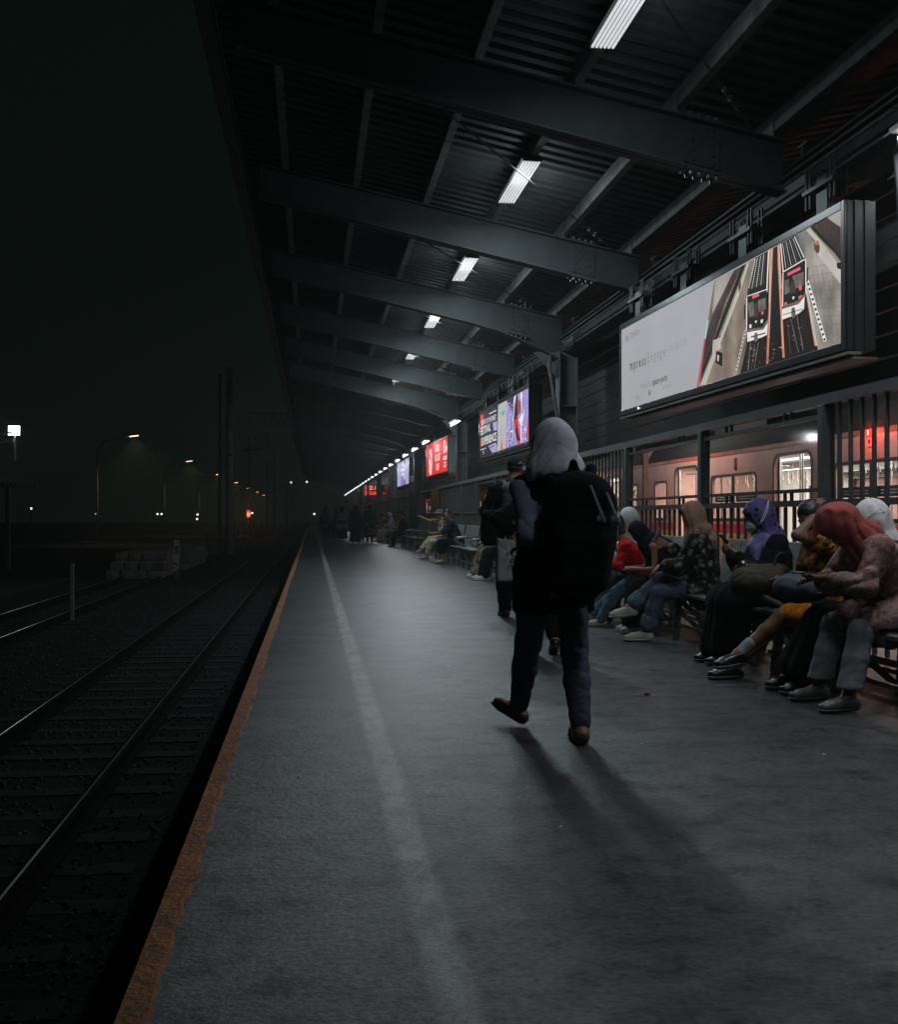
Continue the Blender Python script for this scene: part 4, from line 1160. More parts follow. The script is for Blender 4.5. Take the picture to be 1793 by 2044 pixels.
    side_wall(q, 2.66, 0.03, 0.03, Lc - 0.03, FZ, 2.224, [(d - 0.62, d + 0.62, FZ, 2.05, 0.14, False) for d in doors] + [(w - 1.03, w + 1.03, 1.10, 1.82, 0.07, True) for w in wins])
    for d in doors:
        for sgn in (-1, 1):
            a, b_ = sorted((d + sgn * 0.012, d + sgn * 0.62))
            q.box(2.695, 2.715, a, b_, FZ, 1.05, 1); q.box(2.695, 2.715, a, b_, 1.75, 2.05, 1); q.box(2.695, 2.715, a, a + 0.13, 1.0502, 1.7498, 1); q.box(2.695, 2.715, b_ - 0.13, b_, 1.0502, 1.7498, 1)
    q.build("inner_wall", [M_in, M_inw], t, world=False)
    q = MB()
    for w in wins:
        for xx in ((0.10, 0.55), (2.15, 2.62)):
            q.box(xx[0], xx[1], w - 1.45, w + 1.45, FZ + 0.34, FZ + 0.44)
        q.box(2.50, 2.62, w - 1.45, w + 1.45, FZ + 0.4405, FZ + 0.85); q.box(0.09, 0.16, w - 1.45, w + 1.45, FZ + 0.4405, FZ + 0.85)
    q.build("bench_seat", M_seat, t, world=False)
    q = MB(); st = MB()
    for xx in (0.75, 1.95):
        q.tube([(xx, 0.3, 2.02), (xx, Lc - 0.3, 2.02)], 0.014, 6)
        y = 0.6
        while y < Lc - 0.6:
            st.tube([(xx, y, 2.01), (xx, y, 1.84)], 0.008, 4)
            st.tube([(xx, y, 1.84), (xx, y - 0.05, 1.755), (xx, y + 0.05, 1.755), (xx, y, 1.84)], 0.009, 4)
            y += 0.42
    for w in wins:
        for yy in (w - 1.5, w + 1.5):
            q.tube([(0.6, yy, FZ), (0.6, yy, 2.2)], 0.016, 6); q.tube([(2.1, yy, FZ), (2.1, yy, 2.2)], 0.016, 6)
        q.box(0.10, 0.40, w - 1.45, w + 1.45, 1.93, 1.945); q.box(2.3, 2.62, w - 1.45, w + 1.45, 1.93, 1.945)
    q.build("handrail", M_steelb, t, world=False); st.build("hand_strap", M_strap, t, world=False)
    q = MB()
    for xx in (0.85, 1.85): q.box(xx - 0.10, xx + 0.10, 0.3, Lc - 0.3, 2.20, 2.2245)
    q.build("ceiling_lamp", M_cl, t, world=False)
    # red side marker and small fittings
    mk = MB(); mk.box(-0.035, -0.0105, Lc / 2 - 0.09, Lc / 2 + 0.06, 2.165, 2.255, 0); mk.box(-0.038, -0.0355, Lc / 2 - 0.03, Lc / 2 + 0.0, 2.18, 2.24, 1)
    mk.build("marker_lamp", [M_marker, M_markerc], t, world=False)
    q = MB(); q.box(-0.012, -0.001, Lc / 2 - 0.06, Lc / 2 + 0.06, 2.03, 2.155, 0); q.tube([(-0.016, Lc / 2, 2.10), (-0.0125, Lc / 2, 2.10)], 0.03, 10, 1)
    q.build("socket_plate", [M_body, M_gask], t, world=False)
    q = MB(); q.box(-0.02, -0.001, 14.6, 14.68, 1.92, 2.12); q.build("door_light", M_cant, t, world=False)
    # underframe
    q = MB(); q.box(0.1, 2.65, 0.2, Lc - 0.2, -0.3, -0.06)
    for yy in (2.6, 4.8, Lc - 4.8, Lc - 2.6):
        q.tube([(0.75, yy, -0.43), (0.9, yy, -0.43)], 0.42, 16); q.tube([(1.85, yy, -0.43), (2.0, yy, -0.43)], 0.42, 16)
    q.build("underframe", M_dark, t, world=False)
    return t
T0 = 4.29
labs = ["nearest grey and red commuter coach beyond the fence, door standing open", "second nearest commuter coach beyond the fence, partly behind the walking woman", "third commuter coach along the train beyond the fence", "fourth commuter coach along the train, far beyond the fence"]
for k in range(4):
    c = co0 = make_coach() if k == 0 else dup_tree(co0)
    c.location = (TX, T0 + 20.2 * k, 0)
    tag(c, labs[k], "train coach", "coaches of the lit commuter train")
for k in range(4):
    yb = T0 + 20.2 * k
    for j in range(2):
        lamp("coach_lamp", 'AREA', (TX + 1.35, yb + 5 + 10 * j, 2.19), 240 if k < 2 else 140, (1.0, 0.97, 0.92), 1.2, 8.5)
    lamp("marker_glow", 'POINT', (TX - 0.12, yb + 9.86, 2.21), 7.0, (1, 0.05, 0.03), 0.05)
# ================================================================== FIGURES: bodies and clothes grown as smooth implicit surfaces
def V(*a): return np.array(a, float)
def nrm(v): return v / (np.linalg.norm(v) + 1e-9)

class F:
    """field of soft shapes -> one continuous mesh"""
    def __init__(self): self.p = []
    def c(self, a, b, ra, rb=None, k=0.03):
        self.p.append(('c', V(*a), V(*b), ra, ra if rb is None else rb, k)); return self
    def e(self, c, r, Rm=None, k=0.03, op=1):
        self.p.append(('e', V(*c), V(*r), np.eye(3) if Rm is None else Rm, op, k)); return self
    def b(self, c, h, rd, Rm=None, k=0.02, op=1):
        self.p.append(('b', V(*c), V(*h), np.eye(3) if Rm is None else Rm, rd, op, k)); return self
    def cut(self, pt, n, k=0.01):
        self.p.append(('x', V(*pt), nrm(V(*n)), k)); return self
    def mesh(self, h, disp=None, inflate=0.0):
        lo = np.full(3, 1e9); hi = np.full(3, -1e9)
        for q in self.p:
            if q[0] == 'c':
                r = max(q[3], q[4]); lo = np.minimum(lo, np.minimum(q[1], q[2]) - r); hi = np.maximum(hi, np.maximum(q[1], q[2]) + r)
            elif q[0] == 'e' and q[4] > 0: r = q[2].max(); lo = np.minimum(lo, q[1] - r); hi = np.maximum(hi, q[1] + r)
            elif q[0] == 'b' and q[5] > 0: r = np.linalg.norm(q[2]) + q[4]; lo = np.minimum(lo, q[1] - r); hi = np.maximum(hi, q[1] + r)
        lo -= 0.03 + inflate + h; hi += 0.03 + inflate + h
        ax = [np.arange(lo[i], hi[i] + h, h) for i in range(3)]
        shp = tuple(len(a) for a in ax)
        G = np.full(shp, 0.25)
        def sub(l, u):
            sl = []
            for i in range(3):
                a = int(np.clip(np.searchsorted(ax[i], l[i]), 0, shp[i])); b = int(np.clip(np.searchsorted(ax[i], u[i]), 0, shp[i])); sl.append(slice(a, b))
            X, Y, Z = np.meshgrid(ax[0][sl[0]], ax[1][sl[1]], ax[2][sl[2]], indexing='ij')
            return tuple(sl), X, Y, Z
        def smin(a, b, k):
            hh = np.maximum(k - np.abs(a - b), 0) / k
            return np.minimum(a, b) - hh * hh * k * 0.25
        for q in self.p:
            m = 0.09
            if q[0] == 'c':
                _, a, b, ra, rb, k = q
                r = max(ra, rb)
                sl, X, Y, Z = sub(np.minimum(a, b) - r - m, np.maximum(a, b) + r + m)
                if X.size == 0: continue
                d = b - a; L2 = d.dot(d) + 1e-9
                t = np.clip(((X - a[0]) * d[0] + (Y - a[1]) * d[1] + (Z - a[2]) * d[2]) / L2, 0, 1)
                dist = np.sqrt((X - a[0] - t * d[0]) ** 2 + (Y - a[1] - t * d[1]) ** 2 + (Z - a[2] - t * d[2]) ** 2) - (ra + (rb - ra) * t)
                G[sl] = smin(G[sl], dist, k)
            elif q[0] == 'e':
                _, c, r, Rm, op, k = q
                rm = r.max()
                sl, X, Y, Z = sub(c - rm - m, c + rm + m)
                if X.size == 0: continue
                x = X - c[0]; y = Y - c[1]; z = Z - c[2]
                l = [Rm[0, i] * x + Rm[1, i] * y + Rm[2, i] * z for i in range(3)]
                k0 = np.sqrt((l[0] / r[0]) ** 2 + (l[1] / r[1]) ** 2 + (l[2] / r[2]) ** 2)
                k1 = np.sqrt((l[0] / r[0] ** 2) ** 2 + (l[1] / r[1] ** 2) ** 2 + (l[2] / r[2] ** 2) ** 2) + 1e-9
                dist = k0 * (k0 - 1) / k1
                if op > 0: G[sl] = smin(G[sl], dist, k)
                else: G[sl] = -smin(-G[sl], dist, k)
            elif q[0] == 'b':
                _, c, hh_, Rm, rd, op, k = q
                rm = np.linalg.norm(hh_) + rd
                sl, X, Y, Z = sub(c - rm - m, c + rm + m)
                if X.size == 0: continue
                x = X - c[0]; y = Y - c[1]; z = Z - c[2]
                l = [np.abs(Rm[0, i] * x + Rm[1, i] * y + Rm[2, i] * z) - (hh_[i] - rd) for i in range(3)]
                dist = np.sqrt(sum(np.maximum(v, 0) ** 2 for v in l)) + np.minimum(np.maximum(np.maximum(l[0], l[1]), l[2]), 0) - rd
                if op > 0: G[sl] = smin(G[sl], dist, k)
                else: G[sl] = -smin(-G[sl], dist, k)
            else:
                _, pt, n, k = q
                X, Y, Z = np.meshgrid(*ax, indexing='ij')
                dist = (X - pt[0]) * n[0] + (Y - pt[1]) * n[1] + (Z - pt[2]) * n[2]
                G = -smin(-G, -dist, k)
        G -= inflate
        if disp is not None:
            X, Y, Z = np.meshgrid(*ax, indexing='ij')
            G += disp(X, Y, Z)
        # ---- surface nets
        S = G < 0
        idx = np.full(tuple(n - 1 for n in shp), -1, int)
        corners = [(i, j, k) for i in (0, 1) for j in (0, 1) for k in (0, 1)]
        def cs(A, c): return A[c[0]:shp[0] - 1 + c[0], c[1]:shp[1] - 1 + c[1], c[2]:shp[2] - 1 + c[2]]
        cnt = sum(cs(S, c).astype(int) for c in corners)
        mask = (cnt > 0) & (cnt < 8)
        cells = np.argwhere(mask)
        if len(cells) == 0: return [], []
        idx[mask] = np.arange(len(cells))
        acc = np.zeros((len(cells), 3)); num = np.zeros(len(cells))
        vals = {c: cs(G, c)[mask] for c in corners}
        for a in corners:
            for d in range(3):
                if a[d] == 1: continue
                b = list(a); b[d] = 1; b = tuple(b)
                va, vb = vals[a], vals[b]
                cr = (va < 0) != (vb < 0)
                t = np.where(cr, va / np.where(cr, va - vb, 1), 0)
                pos = np.array(a, float)[None, :].repeat(len(cells), 0); pos[:, d] += t
                acc[cr] += pos[cr]; num[cr] += 1
        vert = (cells + acc / num[:, None]) * h + lo
        quads = []
        for d in range(3):
            e1, e2 = (d + 1) % 3, (d + 2) % 3
            A = np.take(S, range(0, shp[d] - 1), axis=d); B = np.take(S, range(1, shp[d]), axis=d)
            ch = np.argwhere(A != B)
            ok = (ch[:, e1] > 0) & (ch[:, e2] > 0) & (ch[:, e1] < shp[e1] - 1) & (ch[:, e2] < shp[e2] - 1)
            ch = ch[ok]
            if len(ch) == 0: continue
            flip = A[tuple(ch.T)]
            def ci(o1, o2):
                c = ch.copy(); c[:, e1] -= o1; c[:, e2] -= o2
                return idx[tuple(c.T)]
            q = np.stack([ci(1, 1), ci(0, 1), ci(0, 0), ci(1, 0)], 1)
            q[~flip] = q[~flip][:, ::-1]
            quads.append(q)
        return vert, np.concatenate(quads)

def join(parts):
    vs = []; fs = []; n = 0
    for v, f in parts:
        if len(v) == 0: continue
        vs.append(np.asarray(v)); fs.append(np.asarray(f) + n); n += len(v)
    return np.concatenate(vs), np.concatenate(fs)

def mesh_obj(name, vf, m, parent):
    v, f = vf
    me = bpy.data.meshes.new(name)
    me.vertices.add(len(v)); me.vertices.foreach_set("co", np.asarray(v, np.float32).ravel())
    nf = len(f)
    me.loops.add(nf * 4); me.loops.foreach_set("vertex_index", np.asarray(f, np.int32).ravel())
    me.polygons.add(nf); me.polygons.foreach_set("loop_start", np.arange(0, nf * 4, 4, dtype=np.int32))
    me.polygons.foreach_set("use_smooth", np.ones(nf, bool))
    me.materials.append(m)
    me.update(calc_edges=True); me.validate()
    return link_mesh(name, me, parent)

def folds(amp, freq, dirv=(0, 0, 1), seed=0, warp=1.2):
    """cloth creases: bent sine waves running across dirv"""
    rs = np.random.RandomState(seed)
    D = [nrm(np.array(dirv, float) / np.linalg.norm(dirv) + rs.normal(0, 0.24, 3)) for _ in range(4)]
    ph = rs.uniform(0, 6.28, 8); fr = freq * rs.uniform(0.45, 1.25, 4)
    W = rs.normal(0, 1, (4, 3)) * freq * 0.22
    def d(X, Y, Z):
        o = 0
        for i in range(4):
            w = np.sin(W[i, 0] * X + W[i, 1] * Y + W[i, 2] * Z + ph[i]) * warp
            s = np.sin(fr[i] * (D[i][0] * X + D[i][1] * Y + D[i][2] * Z) * 0.5 + ph[4 + i] + w)
            g_ = np.clip(0.6 + 0.8 * np.sin(W[3 - i, 2] * X + W[3 - i, 0] * Y + W[3 - i, 1] * Z + ph[i] * 2), 0, 1)
            o = o + amp * g_ * (1.15 * (1 - np.abs(s)) ** 3 - 0.18)
        return o
    return d

def soft_folds(amp, freq, dirv, seed=0, warp=0.8):
    """long soft drapes: a few smooth waves across dirv"""
    rs = np.random.RandomState(seed)
    D = [nrm(nrm(np.array(dirv, float)) + rs.normal(0, 0.16, 3)) for _ in range(3)]
    ph = rs.uniform(0, 6.28, 6); fr = freq * np.array([0.55, 0.9, 1.5])
    W = rs.normal(0, 1, (3, 3)) * freq * 0.16
    def d(X, Y, Z):
        o = 0
        for i in range(3):
            w = np.sin(W[i, 0] * X + W[i, 1] * Y + W[i, 2] * Z + ph[i]) * warp
            s = np.sin(fr[i] * (D[i][0] * X + D[i][1] * Y + D[i][2] * Z) + ph[3 + i] + w)
            o = o + amp * (0.45, 0.35, 0.2)[i] * (1 - 2 * np.sqrt(np.abs(s)))
        return o
    return d

def pleats(J, amp, seed=0, n=8):
    """scarf pleats running from the crown down to the neck, deeper towards the bottom"""
    rs = np.random.RandomState(seed)
    c, M = J['hd'], J['hM']; s = J['s']
    ph = rs.uniform(0, 6.28, 6)
    def d(X, Y, Z):
        x, y, z = X - c[0], Y - c[1], Z - c[2]
        a = M[0, 0] * x + M[1, 0] * y + M[2, 0] * z; b = M[0, 1] * x + M[1, 1] * y + M[2, 1] * z; u = M[0, 2] * x + M[1, 2] * y + M[2, 2] * z
        phi = np.arctan2(a, b); r = np.sqrt(a * a + b * b)
        dep = np.clip((0.11 * s - u) / (0.20 * s), 0, 1.15) * np.clip(r / (0.05 * s), 0, 1)
        t = phi + 2.2 * u / s + 0.35 * np.sin(9 * u / s + ph[0])
        w1 = np.abs(np.sin(n * 0.5 * t + ph[1] + 0.6 * np.sin(2 * phi + ph[2])))
        w2 = np.abs(np.sin(n * 0.85 * t + ph[3] + 0.8 * np.sin(3 * phi + ph[4])))
        return amp * dep * (0.65 * (1 - w1) ** 2.2 * 2.2 + 0.35 * (1 - w2) ** 2 * 1.6 - 0.45)
    return d

def rotm(right, fwd, up): return np.stack([right, fwd, up], 1)

def ik(a, b, l1, l2, pole):
    d = b - a; L = np.linalg.norm(d)
    if L > (l1 + l2) * 0.995:
        return a + d * (l1 / (l1 + l2))
    dn = d / L
    x = (l1 * l1 - l2 * l2 + L * L) / (2 * L); hh = math.sqrt(max(l1 * l1 - x * x, 1e-8))
    p = pole - dn * pole.dot(dn); p = nrm(p)
    return a + dn * x + p * hh

def skeleton(h, pelvis, lean=5, side=0, twist=0, head=(0, 0, 0), neck_fwd=0.0, ankL=None, ankR=None, toeL=(0, 1, 0), toeR=(0, 1, 0), wrL=None, wrR=None,
             kneeL=(0, 1, 0.3), kneeR=(0, 1, 0.3), elL=(-0.6, -0.6, -0.5), elR=(0.6, -0.6, -0.5), male=False, hipw=0.055):
    J = {'h': h, 's': h / 1.65}
    up = nrm(V(math.sin(R(side)), math.sin(R(lean)), math.cos(R(lean)) * math.cos(R(side))))
    tr = R(twist)
    right0 = V(1, 0, 0); rt = V(math.cos(tr), math.sin(tr), 0)
    rt = nrm(rt - up * rt.dot(up)); fw = np.cross(up, rt)
    P = V(*pelvis)
    J['pel'] = P; J['up'] = up; J['rt'] = rt; J['fw'] = fw
    J['waist'] = P + up * 0.115 * h
    J['chest'] = P + up * 0.215 * h
    nb = P + up * 0.30 * h
    J['nb'] = nb
    sw = (0.115 if male else 0.103) * h
    J['shL'] = nb - up * 0.028 * h - rt * sw; J['shR'] = nb - up * 0.028 * h + rt * sw
    J['hiL'] = P - right0 * hipw * h; J['hiR'] = P + right0 * hipw * h
    hp, hy, hr = [R(a) for a in head]
    # head frame: start from world-up blended with torso, then pitch (nod forward), yaw, roll
    hu = V(0, 0, 1); hf = V(0, 1, 0)
    def rot(v, ax, a):
        ax = nrm(ax); return v * math.cos(a) + np.cross(ax, v) * math.sin(a) + ax * ax.dot(v) * (1 - math.cos(a))
    hf = rot(hf, V(0, 0, 1), hy); hrgt = np.cross(hf, hu)
    hf = rot(hf, hrgt, -hp); hu = rot(hu, hrgt, -hp)
    hu = rot(hu, hf, hr); hrgt = np.cross(hf, hu)
    J['hM'] = rotm(hrgt, hf, hu); J['hu'] = hu; J['hf'] = hf; J['hr'] = hrgt
    nt = nb + nrm(up + hu * 0.6 + hf * neck_fwd) * 0.055 * h
    J['nt'] = nt
    J['hd'] = nt + hu * 0.062 * h + hf * 0.018 * h
    lt, ls, la, lf = 0.245 * h, 0.245 * h, 0.172 * h, 0.15 * h
    for S in 'LR':
        ank = {'L': ankL, 'R': ankR}[S]; ank = V(*ank)
        J['an' + S] = ank
        J['kn' + S] = ik(J['hi' + S], ank, lt, ls, V(*{'L': kneeL, 'R': kneeR}[S]))
        J['to' + S] = nrm(V(*{'L': toeL, 'R': toeR}[S]))
        w = {'L': wrL, 'R': wrR}[S]
        sg = -1 if S == 'L' else 1
        if w is None: w = J['sh' + S] + V(sg * 0.10, 0.04, -0.30 * h)
        w = V(*w)
        sh = J['sh' + S]
        if np.linalg.norm(w - sh) > (la + lf) * 0.99: w = sh + nrm(w - sh) * (la + lf) * 0.99
        J['wr' + S] = w
        J['el' + S] = ik(sh, w, la, lf, V(*{'L': elL, 'R': elR}[S]))
    return J

def hand(J, S, h=0.0045, curl=0.5, dirv=None, palm=None):
    """palm, five jointed fingers and a thumb"""
    s = J['s'] * 0.98
    w = J['wr' + S]
    d = nrm(V(*dirv)) if dirv is not None else nrm(w - J['el' + S])
    n = V(*palm) if palm is not None else V(0, 0, -1)
    n = nrm(n - d * n.dot(d)); sg = 1 if S == 'R' else -1
    side = np.cross(n, d) * sg                                    # towards the thumb
    Mh = rotm(side, d, n)
    f = F()
    f.c(w - d * 0.035 * s, w + d * 0.012 * s, 0.024 * s, 0.024 * s, 0.02)
    f.b(w + d * 0.052 * s, (0.036 * s, 0.045 * s, 0.014 * s), 0.012 * s, Mh, 0.022)
    L = [0.070, 0.078, 0.072, 0.056]
    for i in range(4):
        o = (0.027 - 0.018 * i) * s
        base = w + d * (0.090 - 0.004 * abs(i - 1)) * s + side * o
        a = base; ang = curl * (0.55 + 0.12 * i)
        dd = d.copy()
        seg = [0.46, 0.30, 0.24]
        rr = 0.0088 * s
        for j in range(3):
            dd = nrm(d * math.cos(ang) + n * math.sin(ang) + side * (0.06 - 0.04 * i))
            b = a + dd * L[i] * seg[j] * s
            f.c(a, b, rr, rr * 0.9, 0.006); a = b; rr *= 0.9; ang += curl * 0.75
    a = w + d * 0.022 * s + side * 0.030 * s
    td = nrm(side * 0.75 + d * 0.62 + n * 0.25 * curl)
    b = a + td * 0.036 * s; f.c(a, b, 0.0125 * s, 0.0105 * s, 0.012)
    td = nrm(side * 0.30 + d * 0.9 + n * 0.5 * curl); c = b + td * 0.028 * s; f.c(b, c, 0.0105 * s, 0.009 * s, 0.006)
    td = nrm(side * 0.12 + d * 0.95 + n * 0.7 * curl); f.c(c, c + td * 0.022 * s, 0.009 * s, 0.0075 * s, 0.006)
    return f.mesh(h)

def head_shapes(f, J, face=True):
    s = J['s']; c = J['hd']; M = J['hM']; u, fw, r = J['hu'], J['hf'], J['hr']
    f.e(c + u * 0.018 * s - fw * 0.012 * s, (0.074 * s, 0.092 * s, 0.098 * s), M, 0.02)
    f.e(c - u * 0.045 * s + fw * 0.020 * s, (0.056 * s, 0.066 * s, 0.066 * s), M, 0.03)
    f.e(c - u * 0.098 * s + fw * 0.052 * s, (0.026 * s, 0.024 * s, 0.020 * s), M, 0.03)            # chin
    f.c(J['nb'] - J['up'] * 0.02, J['nt'] - u * 0.005, 0.058 * s, 0.050 * s, 0.03)
    f.c(J['nt'], c - u * 0.02, 0.050 * s, 0.05 * s, 0.03)
    if face:
        f.c(c + u * 0.012 * s + fw * 0.082 * s, c - u * 0.030 * s + fw * 0.100 * s, 0.009 * s, 0.014 * s, 0.014)   # nose
        for sg in (-1, 1):
            f.e(c + u * 0.010 * s + fw * 0.092 * s + r * sg * 0.031 * s, (0.018 * s, 0.014 * s, 0.011 * s), M, 0.012, -1)
            f.e(c + u * 0.008 * s + fw * 0.078 * s + r * sg * 0.031 * s, (0.014 * s, 0.012 * s, 0.010 * s), M, 0.006)
            f.e(c - u * 0.005 * s - fw * 0.008 * s + r * sg * 0.078 * s, (0.010 * s, 0.020 * s, 0.030 * s), M, 0.008)    # ears
        f.e(c - u * 0.058 * s + fw * 0.084 * s, (0.024 * s, 0.010 * s, 0.006 * s), M, 0.006)
        f.e(c - u * 0.068 * s + fw * 0.082 * s, (0.020 * s, 0.010 * s, 0.006 * s), M, 0.006)

def foot_shapes(f, J, S, k=0.02, r=1.0):
    s = J['s']; a = J['an' + S]; t = J['to' + S]
    side = nrm(np.cross(t, V(0, 0, 1))); up = np.cross(side, t)
    heel = a - t * 0.040 * s - up * 0.042 * s
    ball = a + t * 0.115 * s - up * 0.046 * s
    tip = a + t * 0.170 * s - up * 0.052 * s
    f.c(a, heel, 0.036 * s * r, 0.032 * s * r, k); f.c(a - up * 0.012 * s, ball, 0.036 * s * r, 0.031 * s * r, k)
    f.c(ball + side * 0.014 * s, tip + side * 0.008 * s, 0.026 * s * r, 0.022 * s * r, k); f.c(ball - side * 0.016 * s, tip - side * 0.016 * s - t * 0.012 * s, 0.024 * s * r, 0.020 * s * r, k)
    f.c(heel, ball, 0.030 * s * r, 0.030 * s * r, k)
    return side, up, heel, ball, tip

def body_mesh(J, h, hands=None, face=True):
    s = J['s']; rt, up, fw = J['rt'], J['up'], J['fw']
    f = F()
    head_shapes(f, J, face)
    for sg in (-1, 1):
        f.c(J['pel'] + rt * sg * 0.075 * s, J['waist'] + rt * sg * 0.050 * s, 0.085 * s, 0.075 * s, 0.06)
        f.c(J['waist'] + rt * sg * 0.050 * s, J['chest'] + rt * sg * 0.075 * s, 0.075 * s, 0.088 * s, 0.06)
        f.c(J['chest'] + rt * sg * 0.075 * s, J['nb'] - up * 0.05 * s + rt * sg * 0.085 * s, 0.085 * s, 0.055 * s, 0.06)
    for S in 'LR':
        f.c(J['nb'] - up * 0.02 * s, J['sh' + S], 0.045 * s, 0.048 * s, 0.05)
        f.c(J['sh' + S], J['el' + S], 0.045 * s, 0.036 * s, 0.03); f.c(J['el' + S], J['wr' + S], 0.037 * s, 0.025 * s, 0.02)
        f.c(J['hi' + S], J['kn' + S], 0.082 * s, 0.052 * s, 0.04)
        mid = J['kn' + S] * 0.62 + J['an' + S] * 0.38
        back = nrm(J['an' + S] - J['kn' + S]); bk = nrm(np.cross(back, np.cross(J['to' + S], back))) * -1
        f.c(J['kn' + S], mid + bk * 0.012 * s, 0.050 * s, 0.054 * s, 0.03); f.c(mid + bk * 0.012 * s, J['an' + S], 0.052 * s, 0.034 * s, 0.03)
        foot_shapes(f, J, S)
        if not hands or S not in hands:
            d = nrm(J['wr' + S] - J['el' + S])
            f.c(J['wr' + S], J['wr' + S] + d * 0.07 * s, 0.024 * s, 0.030 * s, 0.02)
            sd = nrm(np.cross(d, V(0.3, 0.5, 0.8)))
            for i in range(4): f.c(J['wr' + S] + d * 0.07 * s + sd * (0.02 - 0.014 * i) * s, J['wr' + S] + d * (0.16 - 0.01 * abs(i - 1)) * s + sd * (0.022 - 0.015 * i) * s - V(0, 0, 0.01), 0.010 * s, 0.008 * s, 0.008)
            f.c(J['wr' + S] + d * 0.03 * s + sd * 0.02 * s, J['wr' + S] + d * 0.09 * s + sd * 0.05 * s, 0.011 * s, 0.008 * s, 0.01)
    parts = [f.mesh(h)]
    if hands:
        for S, kw in hands.items(): parts.append(hand(J, S, **kw))
    return join(parts)

def top_mesh(J, h, sleeve=1.0, loose=0.02, hem=0.06, lap=0.0, fold=0.006, seed=1, flare=0.0, collar=True, wide=0.0):
    s = J['s']; rt, up, fw = J['rt'], J['up'], J['fw']; f = F(); L = loose
    for sg in (-1, 1):
        f.c(J['pel'] - up * hem + rt * sg * (0.075 + flare) * s, J['waist'] + rt * sg * 0.052 * s, 0.098 * s + L + flare, 0.085 * s + L, 0.06)
        f.c(J['waist'] + rt * sg * (0.052 + wide) * s, J['chest'] + rt * sg * (0.072 + wide) * s, 0.083 * s + L, 0.092 * s + L, 0.06)
        f.c(J['chest'] + rt * sg * 0.075 * s, J['nb'] - up * 0.05 * s + rt * sg * 0.085 * s, 0.088 * s + L, 0.058 * s + L * 0.6, 0.06)
        f.e(J['chest'] + fw * 0.055 * s + rt * sg * 0.06 * s - up * 0.01, (0.065 * s, 0.06 * s, 0.065 * s), None, 0.05)
    for S in 'LR':
        f.c(J['nb'] - up * 0.025 * s, J['sh' + S], 0.050 * s + L * 0.4, 0.055 * s + L * 0.6, 0.05)
        e, w, sh = J['el' + S], J['wr' + S], J['sh' + S]
        if sleeve > 0.5:
            f.c(sh, e, 0.053 * s + L * 0.7, 0.044 * s + L * 0.8, 0.03)
            t = (sleeve - 0.5) * 2
            f.c(e, e + (w - e) * t, 0.045 * s + L * 0.8, (0.036 + 0.0 * t) * s + L * 0.8, 0.02)
        else:
            f.c(sh, sh + (e - sh) * sleeve * 2, 0.054 * s + L * 0.7, 0.050 * s + L * 0.9, 0.03)
        if lap > 0:
            f.c(J['hi' + S], J['hi' + S] + (J['kn' + S] - J['hi' + S]) * lap, 0.10 * s + L, 0.080 * s + L, 0.05)
    if collar: f.c(J['nb'] - up * 0.02, J['nb'] + up * 0.008 * s, 0.064 * s, 0.060 * s, 0.02)
    return f.mesh(h, folds(fold, 38 / s, tuple(up + rt * 0.3), seed) if fold else None)

def trouser_mesh(J, h, end=0.93, loose=0.012, fold=0.006, seed=2, flare=0.0, hemz=None):
    s = J['s']; f = F(); L = loose
    f.c(J['pel'] - V(0.05, 0, 0) * s, J['pel'] + V(0.05, 0, 0) * s, 0.098 * s + L * 0.5, None, 0.05)
    f.c(J['pel'] + J['up'] * 0.07 * s - J['rt'] * 0.04, J['pel'] + J['up'] * 0.07 * s + J['rt'] * 0.04, 0.085 * s, None, 0.06)
    for S in 'LR':
        hi, kn, an = J['hi' + S], J['kn' + S], J['an' + S]
        f.c(hi, kn, 0.092 * s + L * 0.6, 0.060 * s + L * 0.8, 0.03)
        mid = kn * 0.6 + an * 0.4
        en = kn + (an - kn) * end
        f.c(kn, mid, 0.060 * s + L * 0.8, 0.057 * s + L, 0.03); f.c(mid, en, 0.057 * s + L, 0.042 * s + L + flare, 0.02)
    if hemz: f.cut((0, 0, hemz), (0, 0, -1), 0.008)
    if not fold: return f.mesh(h)
    f1 = soft_folds(fold * 0.7, 36 / s, (0.8, 0.7, 0.12), seed); f2 = folds(fold * 0.9, 75 / s, (0.35, 0.35, 1), seed + 1)
    return f.mesh(h, lambda X, Y, Z: f1(X, Y, Z) + f2(X, Y, Z))

def skirt_mesh(J, h, end=0.95, loose=0.03, fold=0.008, seed=3, spread=1.0, drop=None):
    """long skirt or gown hung from the hips over both legs"""
    s = J['s']; f = F(); L = loose
    f.c(J['pel'] - J['rt'] * 0.06 * s, J['pel'] + J['rt'] * 0.06 * s, 0.11 * s + L, None, 0.06)
    for S in 'LR':
        f.c(J['hi' + S], J['kn' + S], 0.10 * s + L, 0.075 * s + L, 0.06)
        en = J['kn' + S] + (J['an' + S] - J['kn' + S]) * end
        f.c(J['kn' + S], en, 0.075 * s + L, 0.075 * s + L * 1.3, 0.06)
    for t in (0.25, 0.5, 0.75):
        a = J['hiL'] * (1 - t) + J['hiR'] * t; k_ = J['knL'] * (1 - t) + J['knR'] * t; n_ = J['anL'] * (1 - t) + J['anR'] * t
        f.c(a, k_, 0.10 * s + L, 0.072 * s + L, 0.06); f.c(k_, k_ + (n_ - k_) * end, 0.072 * s + L, 0.07 * s + L * 1.2, 0.06)
    zmin = min((J['kn' + S] + (J['an' + S] - J['kn' + S]) * end)[2] for S in 'LR')
    f.cut((0, 0, max(0.012, zmin - 0.03)), (0, 0, -1))
    return f.mesh(h, soft_folds(fold, 34 / s, (0.9, 0.4, 0.05), seed, 0.6))

